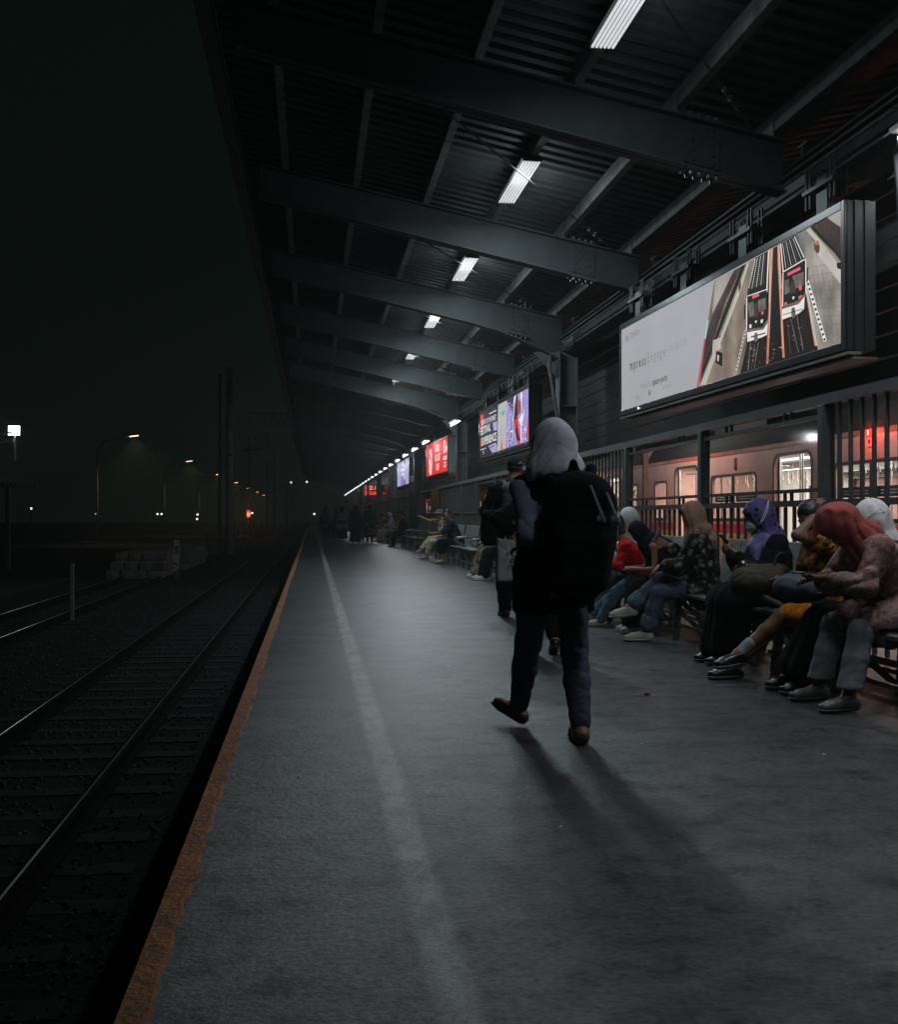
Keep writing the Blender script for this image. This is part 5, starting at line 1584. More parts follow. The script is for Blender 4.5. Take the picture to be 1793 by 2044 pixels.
def shoe_meshes(J, S, h, high=0.0, r=1.16):
    f = F(); s = J['s']
    side, up, heel, ball, tip = foot_shapes(f, J, S, 0.02, r)
    a = J['an' + S]
    f.cut(a + up * (0.005 + high) * s, up, 0.01)
    f.cut(heel - up * 0.034 * s * r, -up, 0.008)
    upper = f.mesh(h)
    g_ = F()
    for (p0, p1, r0, r1) in ((heel, ball, 0.037, 0.042), (ball + side * 0.012 * s, tip + side * 0.008 * s, 0.034, 0.027), (ball - side * 0.014 * s, tip - side * 0.016 * s, 0.032, 0.026)):
        g_.c(p0, p1, r0 * s * r, r1 * s * r, 0.02)
    g_.cut(heel - up * 0.018 * s, up, 0.006); g_.cut(heel - up * 0.040 * s * r, -up, 0.004)
    return upper, g_.mesh(h)

def hijab_mesh(J, h, drape=0.12, chest=0.10, fold=0.006, seed=4, bulk=1.0, open_face=True, peak=0.0, back=0.0):
    s = J['s']; c = J['hd']; M = J['hM']; u, fw, r = J['hu'], J['hf'], J['hr']; up = J['up']
    f = F()
    f.e(c + u * 0.018 * s - fw * 0.012 * s, (0.088 * s * bulk, 0.108 * s * bulk, 0.115 * s * bulk), M, 0.03)
    f.c(c - u * 0.03 * s - fw * 0.015 * s, J['nb'] + up * 0.02 * s - J['fw'] * 0.01, 0.088 * s * bulk, 0.092 * s * bulk, 0.05)
    if back > 0: f.e(c - fw * (0.07 + back * 0.5) * s - u * 0.005 * s, (0.07 * s, 0.06 * s + back * s, 0.075 * s), M, 0.05)
    for sg in (-1, 1):
        f.c(J['nb'], J['nb'] + J['rt'] * sg * drape * s - up * 0.035 * s, 0.090 * s, 0.055 * s, 0.05)
    f.c(J['nb'] + J['fw'] * 0.05 * s, J['nb'] + J['fw'] * 0.085 * s - up * (0.06 + chest) * s, 0.075 * s, 0.06 * s, 0.05)
    f.c(J['nb'] - J['fw'] * 0.04 * s, J['nb'] - J['fw'] * 0.055 * s - up * (0.04 + chest * 0.6) * s, 0.08 * s, 0.06 * s, 0.05)
    if peak > 0: f.c(c + u * 0.06 * s + fw * 0.03 * s, c + u * 0.045 * s + fw * (0.085 + peak) * s, 0.06 * s, 0.03 * s, 0.05)
    if open_face: f.e(c - u * 0.012 * s + fw * 0.115 * s, (0.058 * s, 0.075 * s, 0.082 * s), M, 0.012, -1)
    return f.mesh(h, pleats(J, fold * 1.25, seed, 9))

def hair_mesh(J, h, length=0.0, fold=0.004):
    s = J['s']; c = J['hd']; M = J['hM']; u, fw, r = J['hu'], J['hf'], J['hr']
    f = F()
    f.e(c + u * 0.026 * s - fw * 0.018 * s, (0.084 * s, 0.098 * s, 0.102 * s), M, 0.02)
    if length > 0: f.c(c - fw * 0.05 * s, c - fw * 0.07 * s - u * length * s, 0.08 * s, 0.06 * s, 0.05)
    f.e(c - u * 0.04 * s + fw * 0.115 * s, (0.085 * s, 0.10 * s, 0.10 * s), M, 0.01, -1)
    if length <= 0: f.cut(c - u * 0.055 * s - fw * 0.05 * s, -u + fw * 0.25, 0.02)
    return f.mesh(h, folds(fold, 120, tuple(r), 3))

M_skin = mat("skin", (0.36, 0.19, 0.12), 0.5, var=0.10, vscale=9, bump=0.1, bscale=120)
M_skin_d = mat("darker_skin", (0.18, 0.09, 0.058), 0.5, var=0.10, vscale=9, bump=0.1, bscale=120)
M_hair = mat("black_hair", (0.012, 0.011, 0.011), 0.45, var=0.3, vscale=60, stretch=(1, 1, 0.2))
K_black = cloth("black_cloth", (0.006, 0.006, 0.007))
K_blackknit = cloth("black_jersey", (0.008, 0.008, 0.0095))
K_navy = cloth("navy_denim", (0.095, 0.10, 0.15), vscale=20)
K_jean = cloth("blue_denim", (0.10, 0.115, 0.18), var=0.3, vscale=25)
K_jean2 = cloth("washed_denim", (0.12, 0.17, 0.22), var=0.4, vscale=18)
K_sweat = cloth("slate_sweater", (0.24, 0.235, 0.32))
K_grey = cloth("grey_scarf", (0.58, 0.57, 0.63))
K_lgrey = cloth("pale_grey_scarf", (0.68, 0.67, 0.69))
K_tan = cloth("tan_scarf", (0.44, 0.275, 0.20))
K_rust = cloth("dusty_red_scarf", (0.34, 0.085, 0.075))
K_dnavy = cloth("dark_navy_scarf", (0.018, 0.02, 0.028))
K_teal = cloth("teal_scarf", (0.16, 0.36, 0.33))
K_red = cloth("bright_red_cloth", (0.62, 0.03, 0.022))
K_lblue = cloth("pale_blue_cloth", (0.26, 0.38, 0.50))
K_greytr = cloth("grey_trouser_cloth", (0.30, 0.305, 0.325))
K_beige = cloth("beige_cloth", (0.42, 0.37, 0.29))
K_olive = cloth("olive_canvas", (0.065, 0.055, 0.040))
K_bluegrey = cloth("blue_grey_cloth", (0.075, 0.095, 0.112))
K_bagg = cloth("grey_nylon", (0.10, 0.115, 0.125))
K_canvas = cloth("white_canvas", (0.52, 0.52, 0.53))
K_floral = voro_mat("black_floral_print", (0.012, 0.012, 0.013), (0.26, 0.26, 0.235), 15, 0.30, 0.16, noise_amt=0.09)
K_polka = voro_mat("purple_polka_dots", (0.088, 0.068, 0.215), (0.006, 0.006, 0.015), 21, 0.32, 0.03, rough=0.55)
K_batik = voro_mat("orange_batik_print", (0.42, 0.135, 0.015), (0.012, 0.009, 0.007), 17, 0.46, 0.04, noise_amt=0.16, spot2=(0.05, 0.035, 0.02))
K_lace = voro_mat("red_and_grey_lace", (0.155, 0.135, 0.135), (0.30, 0.075, 0.062), 20, 0.44, 0.10, noise_amt=0.24, spot2=(0.40, 0.26, 0.24))
K_shirt = voro_mat("dark_printed_shirt", (0.014, 0.015, 0.030), (0.42, 0.42, 0.44), 22, 0.14, 0.03, noise_amt=0.05)
K_camo = voro_mat("tan_leaf_print", (0.30, 0.25, 0.18), (0.24, 0.085, 0.035), 20, 0.36, 0.05, noise_amt=0.14, spot2=(0.05, 0.04, 0.03))
K_plaid = voro_mat("black_and_rust_plaid", (0.012, 0.012, 0.012), (0.30, 0.09, 0.04), 6, 0.36, 0.02, feature='F1')
M_shoew = mat("beige_shoe_canvas", (0.50, 0.465, 0.41), 0.7, var=0.15, vscale=20)
M_shoeg = mat("grey_white_shoe", (0.42, 0.42, 0.44), 0.6, var=0.15, vscale=20)
M_shoek = mat("black_leather", (0.012, 0.012, 0.012), 0.3, var=0.2, vscale=10)
M_flat = mat("grey_leather_flat", (0.15, 0.145, 0.14), 0.4, var=0.2, vscale=10)
M_heroshoe = mat('brown_flat', (0.15, 0.09, 0.07), 0.5, var=0.3, vscale=14)
M_herosole = mat('tan_rubber_sole', (0.36, 0.19, 0.14), 0.6, var=0.2, vscale=14)
M_sole = mat("pale_rubber_sole", (0.50, 0.49, 0.46), 0.6, var=0.12, vscale=14)
M_soled = mat("grey_rubber_sole", (0.13, 0.13, 0.125), 0.6, var=0.12, vscale=14)
M_mask = mat("face_mask_fabric", (0.27, 0.40, 0.40), 0.8, var=0.1, vscale=30)
M_cord = mat("white_cord", (0.7, 0.7, 0.68), 0.7, var=0.05)
M_phone = mat("phone_case", (0.015, 0.015, 0.017), 0.25, var=0.1)

def figure(label, loc, rz, J, res, pieces, skin=None, hands=None, face=False, group=None):
    t = empty("person", loc, label, "person", group, rz=R(rz))
    t["label"] = label
    mesh_obj("body", body_mesh(J, res, hands, face), skin or M_skin, t)
    for nm, vf, m in pieces: mesh_obj(nm, vf, m, t)
    return t

def add_shoes(t, J, h, m_up, m_sole, high=0.0, r=1.16):
    for S in 'LR':
        a, b = shoe_meshes(J, S, h, high, r)
        o = mesh_obj("shoe", a, m_up, t)
        mesh_obj("sole", b, m_sole, o)
# ================================================================== PEOPLE
SEAT_G = "people seated on the benches along the fence"
WALK_G = "people walking far down the platform"

# ---- woman walking away in the foreground
J = skeleton(1.60, (0.0, 0.17, 0.83), lean=3, twist=-4, head=(4, 6, 2), ankL=(-0.135, 0.46, 0.105), ankR=(0.085, -0.04, 0.082), toeL=(-0.50, 0.8, 0.34), toeR=(0.06, 1, 0.0),
             wrL=(-0.135, 0.29, 0.965), wrR=(0.11, 0.42, 1.00), elL=(-0.08, -1, 0), elR=(0.9, -0.3, -0.3), kneeL=(0, 1, 0.1), kneeR=(0.05, 1, 0.1))
tun = F()
for sg in (-1, 1):
    tun.c(J['waist'] + V(sg * .05, 0, .06), J['pel'] + V(sg * .085, 0, .02), 0.105, 0.120, 0.06)
    tun.c(J['pel'] + V(sg * .085, 0, .02), J['pel'] + V(sg * .095, 0.03, -0.17), 0.120, 0.118, 0.06)
tun.cut((0, 0, 0.615), (0, 0.1, -1), 0.012)
sh = F()
sh.c(J['shL'] + V(-.01, -.01, .035), J['nb'] + V(0, -.06, .04), 0.040, 0.048, 0.04).c(J['nb'] + V(0, -.06, .04), J['shR'] + V(.0, -.02, .07), 0.048, 0.042, 0.04)
sh.c(J['nb'] + V(-.05, -.07, .02), J['shL'] + V(0.02, -.06, -.10), 0.045, 0.035, 0.04).c(J['nb'] + V(.05, -.07, .02), J['shR'] + V(-.01, -.05, -.08), 0.05, 0.05, 0.04)
hs = F(); c, u, fw, M = J['hd'], J['hu'], J['hf'], J['hM']
hs.e(c + u * .020 - fw * .014, (.098, .118, .122), M, .03).e(c - u * .03 - fw * .05, (.098, .075, .10), M, .06)
hs.c(c - u * .02 - fw * .03, J['nb'] + V(-.012, -.045, .035), .100, .112, .06).c(J['nb'] + V(-.055, -.03, .03), J['nb'] + V(.05, -.03, .045), .098, .098, .06)
hs.c(J['nb'] + V(0, .05, .0), J['nb'] + V(0, .10, -.12), .09, .07, .06)
hs.cut((0, 0.1, 1.318), (0.05, -.25, -1), .015)
hs.e(c - u * .012 + fw * .125, (.056, .075, .082), M, .012, -1)
hero = figure("woman in grey headscarf and black backpack walking away in the middle of the platform", (1.24, 5.64, 0), 0, J, 0.012,
    [("trousers", trouser_mesh(J, 0.010, 0.95, 0.010, 0.0042, 5), K_navy),
     ("sweater", top_mesh(J, 0.010, 0.93, 0.016, 0.05, fold=0.009, seed=8), K_sweat),
     ("tunic", tun.mesh(0.012, folds(0.008, 38, (1, .3, .1), 4)), K_black),
     ("shawl", sh.mesh(0.011, folds(0.008, 50, (.3, .2, 1), 14)), K_black),
     ("headscarf", hs.mesh(0.009, pleats(J, .0125, 21, 7)), K_grey)], hands={'L': {}, 'R': {}})
add_shoes(hero, J, 0.007, M_heroshoe, M_herosole, -0.014, 1.14)
# her backpack
bp = empty("backpack", (1.24 + .05, 5.64 - .08, 1.03), "large black backpack with pale ribbons on the woman's back", "backpack")
f = F(); f.e((0.015, 0.02, -0.02), (0.165, 0.14, 0.34), k=0.05).b((0.015, 0.02, 0.0), (0.150, 0.11, 0.28), 0.095, k=0.06).b((0.01, -0.11, -0.13), (0.125, 0.05, 0.15), 0.05, k=0.05).e((0.085, -0.01, 0.08), (0.11, 0.13, 0.19), k=0.08)
mesh_obj("bag_body", f.mesh(0.012, folds(0.007, 30, (.3, .1, 1), 31)), K_blackknit, bp)
f = F()
for x in (-0.10, 0.12):
    f.c((x, 0.10, 0.27), (x * 1.05, 0.19, 0.335), 0.024, k=.02).c((x * 1.05, 0.19, 0.335), (x * 1.2, 0.36, 0.22), 0.024, k=.02).c((x * 1.2, 0.36, 0.22), (x * 1.5, 0.33, 0.0), 0.02, k=.02).c((x * 1.5, .33, 0), (x * 1.5, .14, -.16), .015, k=.02)
f.c((-0.03, 0.05, 0.30), (0, 0.05, 0.36), 0.012).c((0, 0.05, 0.36), (0.04, 0.05, 0.30), 0.012)
mesh_obj("shoulder_strap", f.mesh(0.011), K_black, bp)
f = F()
for (x0, x1, z0, z1) in ((0.045, 0.090, 0.235, 0.105), (0.125, 0.160, 0.20, 0.10)):
    f.c((x0, -0.124, z0), (x1, -0.152, z1), 0.0095, 0.0095, 0.004)
    for (dx, dz) in ((-0.014, -0.024), (0.012, -0.030), (0.0, -0.006)):
        f.e((x1 + dx, -0.158, z1 + dz), (0.0115, 0.008, 0.019), k=0.006)
mesh_obj("ribbon", f.mesh(0.004), cloth("grey_cord", (0.27, 0.27, 0.29)), bp)

# ---- companion half hidden in front of her, and the tote she carries
J = skeleton(1.52, (0, 0.05, 0.80), lean=3, head=(0, -25, 0), ankL=(-0.08, 0.25, 0.08), ankR=(0.10, -0.15, 0.12), toeL=(-.1, 1, 0), toeR=(0.1, 0.9, -0.35), wrL=(-0.215, 0.09, 1.0), wrR=(0.22, 0.1, 0.80), elL=(-0.7, -0.6, 0))
p = figure("woman in dark clothes and pale headscarf, mostly hidden beyond the walking woman", (1.86, 9.35, 0), 0, J, 0.016,
    [("trousers", trouser_mesh(J, 0.016, 0.86, 0.02, 0.006, 6), K_black), ("coat", top_mesh(J, 0.016, 0.9, 0.03, 0.30, fold=0.006, seed=9, flare=0.02), K_black),
     ("headscarf", hijab_mesh(J, 0.014, fold=0.007, seed=22), K_grey)], hands={'L': {'h': .006, 'curl': 1.2, 'dirv': (0, 0.1, -1), 'palm': (1, 0, 0)}})
add_shoes(p, J, 0.010, M_shoek, M_soled)
tb = empty("tote_bag", (1.635, 9.42, 0.60), "white canvas tote bag with a green print hanging at the hidden woman's side", "tote bag")
f = F(); f.b((0, 0, 0.175), (0.118, 0.035, 0.190), 0.025, k=0.03).b((0, 0, 0.368), (0.095, 0.018, 0.03), 0.012, k=0.05, op=-1)
mesh_obj("sack", f.mesh(0.008, folds(0.006, 45, (.8, .1, .5), 41)), voro_mat("tote_print_cloth", (0.34, 0.34, 0.35), (0.36, 0.36, 0.36), 5, .3, .1), tb)
f = F(); f.c((-0.045, -.01, 0.34), (-0.02, 0, 0.46), .010).c((-0.02, 0, .46), (0.0, 0, .475), .009).c((0, 0, .475), (0.06, -.01, .34), .010)
mesh_obj("handle", f.mesh(0.006), K_canvas, tb)
q = MB(); rs6 = random.Random(6)
for k in range(26):
    a = rs6.uniform(0, 6.28); r_ = rs6.uniform(0.0, 0.062); cx_, cz_ = r_ * math.cos(a) * 0.9, 0.16 + r_ * math.sin(a) * 1.3
    w = rs6.uniform(.006, .018); b_ = rs6.uniform(0, 3.1)
    q.poly([(cx_ + w * math.cos(b_ + t) * (1 if i % 2 else .5), -0.0415 - 0.0004 * k % 5, cz_ + w * math.sin(b_ + t) * (1 if i % 2 else .5)) for i, t in enumerate((0, 1.2, 2.5, 3.6, 5.0))])
q.build("green_print", mat("green_ink", (0.09, 0.19, 0.14), 0.8), tb, world=False)

# ---- man in a cap
J = skeleton(1.80, (0.0, 0, 0.93), lean=4, twist=-6, head=(6, -30, 0), ankL=(-0.10, 0.04, 0.085), ankR=(0.12, 0.22, 0.085), toeL=(-.1, 1, 0), wrL=(-0.16, 0.30, 1.12), wrR=(0.22, 0.3, 1.12), elL=(-0.7, -0.7, -0.2), male=True)
man = figure("man in black shirt and dark cap with a grey backpack, seen from behind", (2.26, 12.75, 0), 0, J, 0.014,
    [("trousers", trouser_mesh(J, 0.014, 0.96, 0.026, 0.007, 7), K_black), ("shirt", top_mesh(J, 0.013, 0.42, 0.026, 0.06, fold=0.006, seed=10), K_black)], face=True)
f = F(); c, u, fw, M = J['hd'], J['hu'], J['hf'], J['hM']
f.e(c + u * .030 - fw * .010, (.090, .108, .108), M, .02).cut(c + u * .012, -u + fw * .12, .012)
mesh_obj("cap", f.mesh(0.008, folds(.002, 60, (0, 0, 1), 3)), K_dnavy, man)
q = F(); q.c(c - fw * .099 + J['hr'] * .035 + u * .012, c - fw * .06 + J['hr'] * .085 + u * .05, .008, k=.01).c(c - fw * .06 + J['hr'] * .085 + u * .05, c + J['hr'] * .097 + u * .025, .008, k=.01)
mesh_obj("cap_strap", q.mesh(0.005), K_tan, man)
f = F(); f.e(c - u * .005 - fw * .022, (.080, .092, .085), M, .02).cut(c + u * .01 + fw * .0, u, .01).cut(c - u * .055, -u, .01).cut(c + fw * .03, fw, .01)
mesh_obj("hair", f.mesh(0.008), M_hair, man)
add_shoes(man, J, 0.010, M_shoek, M_soled)
mb = empty("backpack", (2.25, 12.54, 1.27), "grey backpack with a round top pocket on the man in the cap", "backpack")
f = F(); f.b((0, 0, -0.03), (0.172, 0.09, 0.26), 0.07, k=.04).b((0, -.09, -.13), (.12, .035, .12), .03, k=.03).e((0.0, -.06, .14), (.10, .06, .06), k=.03)
mesh_obj("bag_body", f.mesh(0.012, folds(.004, 40, (0, 0, 1), 5)), K_bagg, mb)
f = F()
for x in (-.11, .11): f.c((x, .04, .19), (x * 1.15, .14, .235), .028, k=.02).c((x * 1.15, .14, .235), (x * 1.25, .30, .12), .026, k=.02).c((x * 1.25, .30, .12), (x * 1.3, .26, -.12), .02, k=.02)
mesh_obj("shoulder_strap", f.mesh(0.011), K_bagg, mb)
q = MB(); q.tube([(-.085 + .17 * t / 8, -.118 - .006 * math.sin(3.14 * t / 8), .115 + .05 * math.sin(3.14 * t / 8)) for t in range(9)], .006, 6); q.build("zip", M_shoek, mb, world=False)
sb = empty("sling_bag", (1.97, 12.70, 0.80), "plain black bag hanging at the left side of the man in the cap", "bag")
f = F(); f.b((0, 0, 0.20), (.095, .13, .20), .07, k=.03); mesh_obj("sack", f.mesh(.014, folds(.008, 28, (.4, .4, 1), 6)), K_black, sb)
f = F(); f.c((0.02, 0, .38), (.10, .05, .68), .014); mesh_obj("strap", f.mesh(.010), K_black, sb)

# ---- seated: woman in dusty red headscarf, looking down at a phone
J = skeleton(1.60, (0, 0, 0.575), lean=33, head=(48, -3, 0), neck_fwd=0.5, ankL=(-0.23, 0.47, 0.085), ankR=(0.19, 0.46, 0.085), toeL=(-.12, 1, 0.0), toeR=(-.05, 1, 0), kneeL=(-0.15, 1, 0.6), kneeR=(0.2, 1, 0.6),
             wrL=(-0.03, 0.50, 0.765), wrR=(0.09, 0.50, 0.755), elL=(-0.9, -0.3, -0.6), elR=(0.8, -0.3, -0.6))
ts = F()
for S in 'LR': ts.c(J['hi' + S], J['hi' + S] * .22 + J['kn' + S] * .78 + V(0, 0, .01), .135, .105, .06)
ts.c(J['pel'] + V(0, .02, 0), J['hiL'] * .4 + J['knL'] * .6 + V(.12, 0, .0), .13, .11, .06)
ts.c(V(-.17, -.04, .50), V(-.215, .10, .40), .085, .05, .05).c(V(-.215, .10, .40), V(-.20, .24, .40), .055, .04, .05).c(V(-.2, -.1, .5), V(-.22, -.16, .40), .08, .05, .05)
pA = figure("woman in dusty red headscarf and red grey lace tunic bent over her phone", (3.53, 6.53, 0), 90, J, 0.012,
    [("trousers", trouser_mesh(J, 0.011, 1.0, 0.016, 0.0028, 12, 0.022, hemz=0.135), K_greytr), ("tunic", top_mesh(J, 0.011, 0.86, 0.030, 0.05, lap=0.35, fold=0.016, seed=13), K_lace),
     ("tunic_skirt", ts.mesh(0.012, folds(.018, 40, (.6, .7, .2), 15)), K_lace),
     ("headscarf", hijab_mesh(J, 0.010, drape=0.12, chest=0.16, fold=0.010, seed=24, bulk=1.10, peak=0.08, back=0.02), K_rust)],
    skin=M_skin_d, hands={'L': {'curl': 0.35, 'dirv': (0.05, 1, -0.05), 'palm': (0.15, 0, 1)}, 'R': {'curl': 0.5, 'dirv': (-.15, 1, 0.0), 'palm': (-0.3, 0, -1)}}, group=SEAT_G)
add_shoes(pA, J, 0.008, M_flat, M_soled, -0.012, 1.10)
f = F(); f.b((-.235, .10, .47), (.02, .20, .015), .012, k=.02); f.b((-.20, .18, .50), (.02, .1, .05), .02, k=.03)
mesh_obj("waist_pouch", f.mesh(.010), K_black, pA)
ph = empty("phone", (2.90, 6.55, 0.785), "dark phone held by the woman in the dusty red headscarf", "phone", rz=R(90))
q = MB(); q.box(-.036, .036, -.075, .075, 0.0, .009); q.build("case", M_phone, ph, world=False, bevel=.003)

# ---- woman in pale grey headscarf, black skirt
J = skeleton(1.54, (0, 0, 0.48), lean=4, head=(20, -20, 0), ankL=(0.06, 0.52, 0.085), ankR=(0.27, 0.52, 0.085), toeL=(-.1, 1, 0), toeR=(0, 1, 0), kneeL=(0, .6, 1), kneeR=(0, .6, 1), wrL=(-0.1, 0.36, 0.66), wrR=(0.12, 0.36, 0.66))
pB = figure("woman in pale grey headscarf and long black skirt, behind the dusty red headscarf", (3.62, 6.90, 0), 90, J, 0.013,
    [("blouse", top_mesh(J, 0.013, 0.9, 0.025, 0.05, fold=0.006, seed=16), K_black), ("skirt", skirt_mesh(J, 0.013, 0.80, 0.045, 0.012, 17), K_black),
     ("headscarf", hijab_mesh(J, 0.010, drape=0.13, chest=0.12, fold=0.007, seed=25, bulk=1.1), K_lgrey)], group=SEAT_G)
add_shoes(pB, J, 0.009, M_shoek, M_soled, 0.0, 1.2)
for S in 'LR':
    f = F(); f.c(J['an' + S] + V(0, -.01, 0), J['an' + S] + V(0, -.03, .12), .040, .043); mesh_obj("sock", f.mesh(.010), K_greytr, pB)
f = F(); hd = J['hd']
pts = [hd + J['hr'] * -.06 + J['hf'] * .09 - J['hu'] * .05, hd - J['hr'] * .088 + J['hf'] * .02 + J['hu'] * .03, hd - J['hr'] * .088 - J['hf'] * .06 + J['hu'] * .05, hd - J['hr'] * .07 - J['hf'] * .08 + J['hu'] * .02]
for a, b_ in zip(pts[:-1], pts[1:]): f.c(a - J['hr'] * .012, b_ - J['hr'] * .012, .003, k=.004)
mesh_obj("mask_cord", f.mesh(.0028), M_cord, pB)
bb = empty("bag", (3.14, 7.10, 0.59), "blue grey cloth bag on the lap of the woman in pale grey headscarf", "bag", "bags on laps")
f = F(); f.e((0, 0, .08), (.18, .19, .085), k=.03).e((-.06, -.08, .07), (.12, .12, .07), k=.05); mesh_obj("sack", f.mesh(.010, soft_folds(.014, 30, (.8, .5, .3), 61)), K_bluegrey, bb)

# ---- person with a raised arm, orange batik dress, legs crossed
J = skeleton(1.62, (0, 0, 0.47), lean=10, head=(22, 20, 6), ankL=(-0.06, 0.70, 0.20), ankR=(0.14, 0.66, 0.085), toeL=(-.18, 1, -0.10), toeR=(-0.1, 1, 0), kneeL=(-.05, .6, 1), kneeR=(.1, .6, 1),
             wrL=(-0.075, 0.16, 1.13), wrR=(0.10, 0.32, 0.68), elL=(-0.25, 1.0, -0.1))
hem = F(); band = F()
for S in 'LR': band.c(J['hi' + S] * .40 + J['kn' + S] * .60, J['hi' + S] * .12 + J['kn' + S] * .88, .100, .082, .02)
for S in 'LR': hem.c(J['hi' + S], J['hi' + S] * .40 + J['kn' + S] * .60, .120, .098, .05)
hem.c(J['hiL'] * .5 + J['hiR'] * .5, J['knL'] * .36 + J['knR'] * .36 + (J['hiL'] + J['hiR']) * .14, .12, .105, .05)
pC = figure("dark haired person in orange batik dress resting head on a raised arm, legs crossed", (3.56, 7.55, 0), 90, J, 0.013,
    [("dress", top_mesh(J, 0.012, 0.28, 0.026, 0.05, fold=0.007, seed=18), K_batik), ("dress_skirt", hem.mesh(.012, folds(.008, 34, (.7, .3, .3), 19)), K_black), ("skirt_hem", band.mesh(.011, folds(.006, 34, (.7, .3, .3), 19)), cloth("orange_hem_cloth", (0.42, 0.13, 0.018), var=.5, vscale=30)),
     ("hair", hair_mesh(J, .010, 0.06), M_hair)], skin=M_skin_d, face=True, hands={'L': {'curl': 0.7, 'dirv': (0.1, -.25, 1), 'palm': (.4, -1, 0)}}, group=SEAT_G)
add_shoes(pC, J, 0.008, M_shoek, M_soled, 0.0, 1.2)
for S in 'LR':
    f = F(); f.c(J['an' + S] + V(0, -.005, 0), J['an' + S] * .74 + J['kn' + S] * .26, .040, .045); mesh_obj("sock", f.mesh(.010), K_greytr, pC)
ob = empty("bag", (3.16, 7.86, 0.58), "olive brown cloth bag on the lap of the person in orange batik", "bag", "bags on laps")
f = F(); f.e((0, 0, .10), (.19, .22, .095), k=.03).e((-.10, -.02, .06), (.11, .16, .08), k=.05).e((.09, -.10, .14), (.09, .1, .06), k=.05); mesh_obj("sack", f.mesh(.010, soft_folds(.014, 30, (.4, .8, .4), 62)), K_olive, ob)
f = F()
arc = [(.10 + .05 * math.cos(t), -.14 + .0 * t, .20 + .09 * math.sin(t)) for t in np.linspace(-.3, 3.4, 9)]
for a, b_ in zip(arc[:-1], arc[1:]): f.c(a, b_, .008, k=.006)
mesh_obj("handle", f.mesh(.006), K_olive, ob)

# ---- woman in purple dotted headscarf with a face mask and a phone
J = skeleton(1.58, (0, 0, 0.49), lean=9, head=(18, 3, 0), ankL=(-0.09, 0.42, 0.085), ankR=(0.12, 0.44, 0.085), toeL=(0, 1, 0), kneeL=(-.1, .8, 1), kneeR=(.1, .8, 1),
             wrL=(-0.045, 0.345, 0.825), wrR=(0.075, 0.34, 0.82), elL=(-0.6, -0.1, -1), elR=(0.6, -0.1, -1))
sat = F(); sat.c(J['nb'] + V(-.02, .06, -.01), J['chest'] + V(-.03, .13, .05), .075, .07, .04).c(J['chest'] + V(-.03, .13, .05), J['chest'] + V(-.09, .15, -.05), .06, .03, .04).c(J['nb'] + V(-.05, .03, -.0), J['shL'] + V(0, .05, -.05), .06, .045, .04)
pD = figure("woman in purple dotted headscarf and face mask looking at her phone", (3.56, 8.50, 0), 90, J, 0.012,
    [("jacket", top_mesh(J, 0.012, 0.93, 0.030, 0.06, fold=0.008, seed=20), K_blackknit), ("skirt", skirt_mesh(J, 0.013, 0.93, 0.045, 0.012, 27), K_black),
     ("headscarf", hijab_mesh(J, 0.009, drape=0.11, chest=0.10, fold=0.007, seed=28, bulk=1.10, peak=0.03), K_polka),
     ("satin_drape", sat.mesh(.010, folds(.009, 45, (.6, .3, .8), 29)), cloth("blue_satin", (0.17, 0.16, 0.36), rough=.4))],
    hands={'L': {'curl': 0.75, 'dirv': (0.1, .75, .55), 'palm': (0.5, -.2, .6)}, 'R': {'curl': 0.8, 'dirv': (-.1, .75, .55), 'palm': (-.5, -.2, .6)}}, group=SEAT_G)
add_shoes(pD, J, 0.010, M_shoek, M_soled)
f = F(); f.e(J['hd'] - J['hu'] * .055 + J['hf'] * .075, (.052, .045, .048), J['hM'], .02).c(J['hd'] - J['hu'] * .02 + J['hf'] * .098, J['hd'] - J['hu'] * .06 + J['hf'] * .115, .012, .018, .02)
mesh_obj("face_mask", f.mesh(.006, folds(.0025, 160, tuple(J['hu']), 3)), M_mask, pD)
f = F()
for dz in (0.0, 0.012):
    arc = [J['hd'] + J['hf'] * (.055 - .135 * t) - J['hr'] * (.062 + .052 * math.sin(math.pi * min(1, t * 1.1)) ** .5) + J['hu'] * (-.055 + .15 * t + dz * 2.2 * math.sin(math.pi * t)) for t in np.linspace(0, 1, 10)]
    arc = [a - J['hf'] * 0.0 for a in arc]
    for a, b_ in zip(arc[:-1], arc[1:]): f.c(a, b_, .0035, k=.004)
mesh_obj("mask_cord", f.mesh(.003), M_cord, pD)
gl = MB()
for sg in (-1, 1):
    cc = J['hd'] + J['hf'] * .112 + J['hr'] * sg * .033 + J['hu'] * .008
    gl.tube([cc + J['hr'] * .024 * math.cos(t) + J['hu'] * .019 * math.sin(t) for t in np.linspace(0, 6.283, 13)], .0022, 5)
gl.build("glasses", M_phone, pD, world=False)
ph = empty("phone", (3.20, 8.51, 0.945), "dark phone held up by the woman in the purple dotted headscarf", "phone", rz=R(90))
q = MB(); q.bar((-.015, .01, -.06), (-.015, .105, .045), .072, .009); q.build("case", M_phone, ph, world=False, bevel=.003)
bk = empty("handbag", (3.30, 8.40, 0.56), "glossy black handbag on the lap of the woman in purple", "bag", "bags on laps")
f = F(); f.b((0, 0, .10), (.10, .15, .12), .05, k=.03).e((-.05, -.05, .14), (.08, .1, .10), k=.04); mesh_obj("sack", f.mesh(.011, folds(.011, 30, (.5, .6, .5), 63)), mat("glossy_black_cloth", (.012, .012, .013), .3, var=.2), bk)

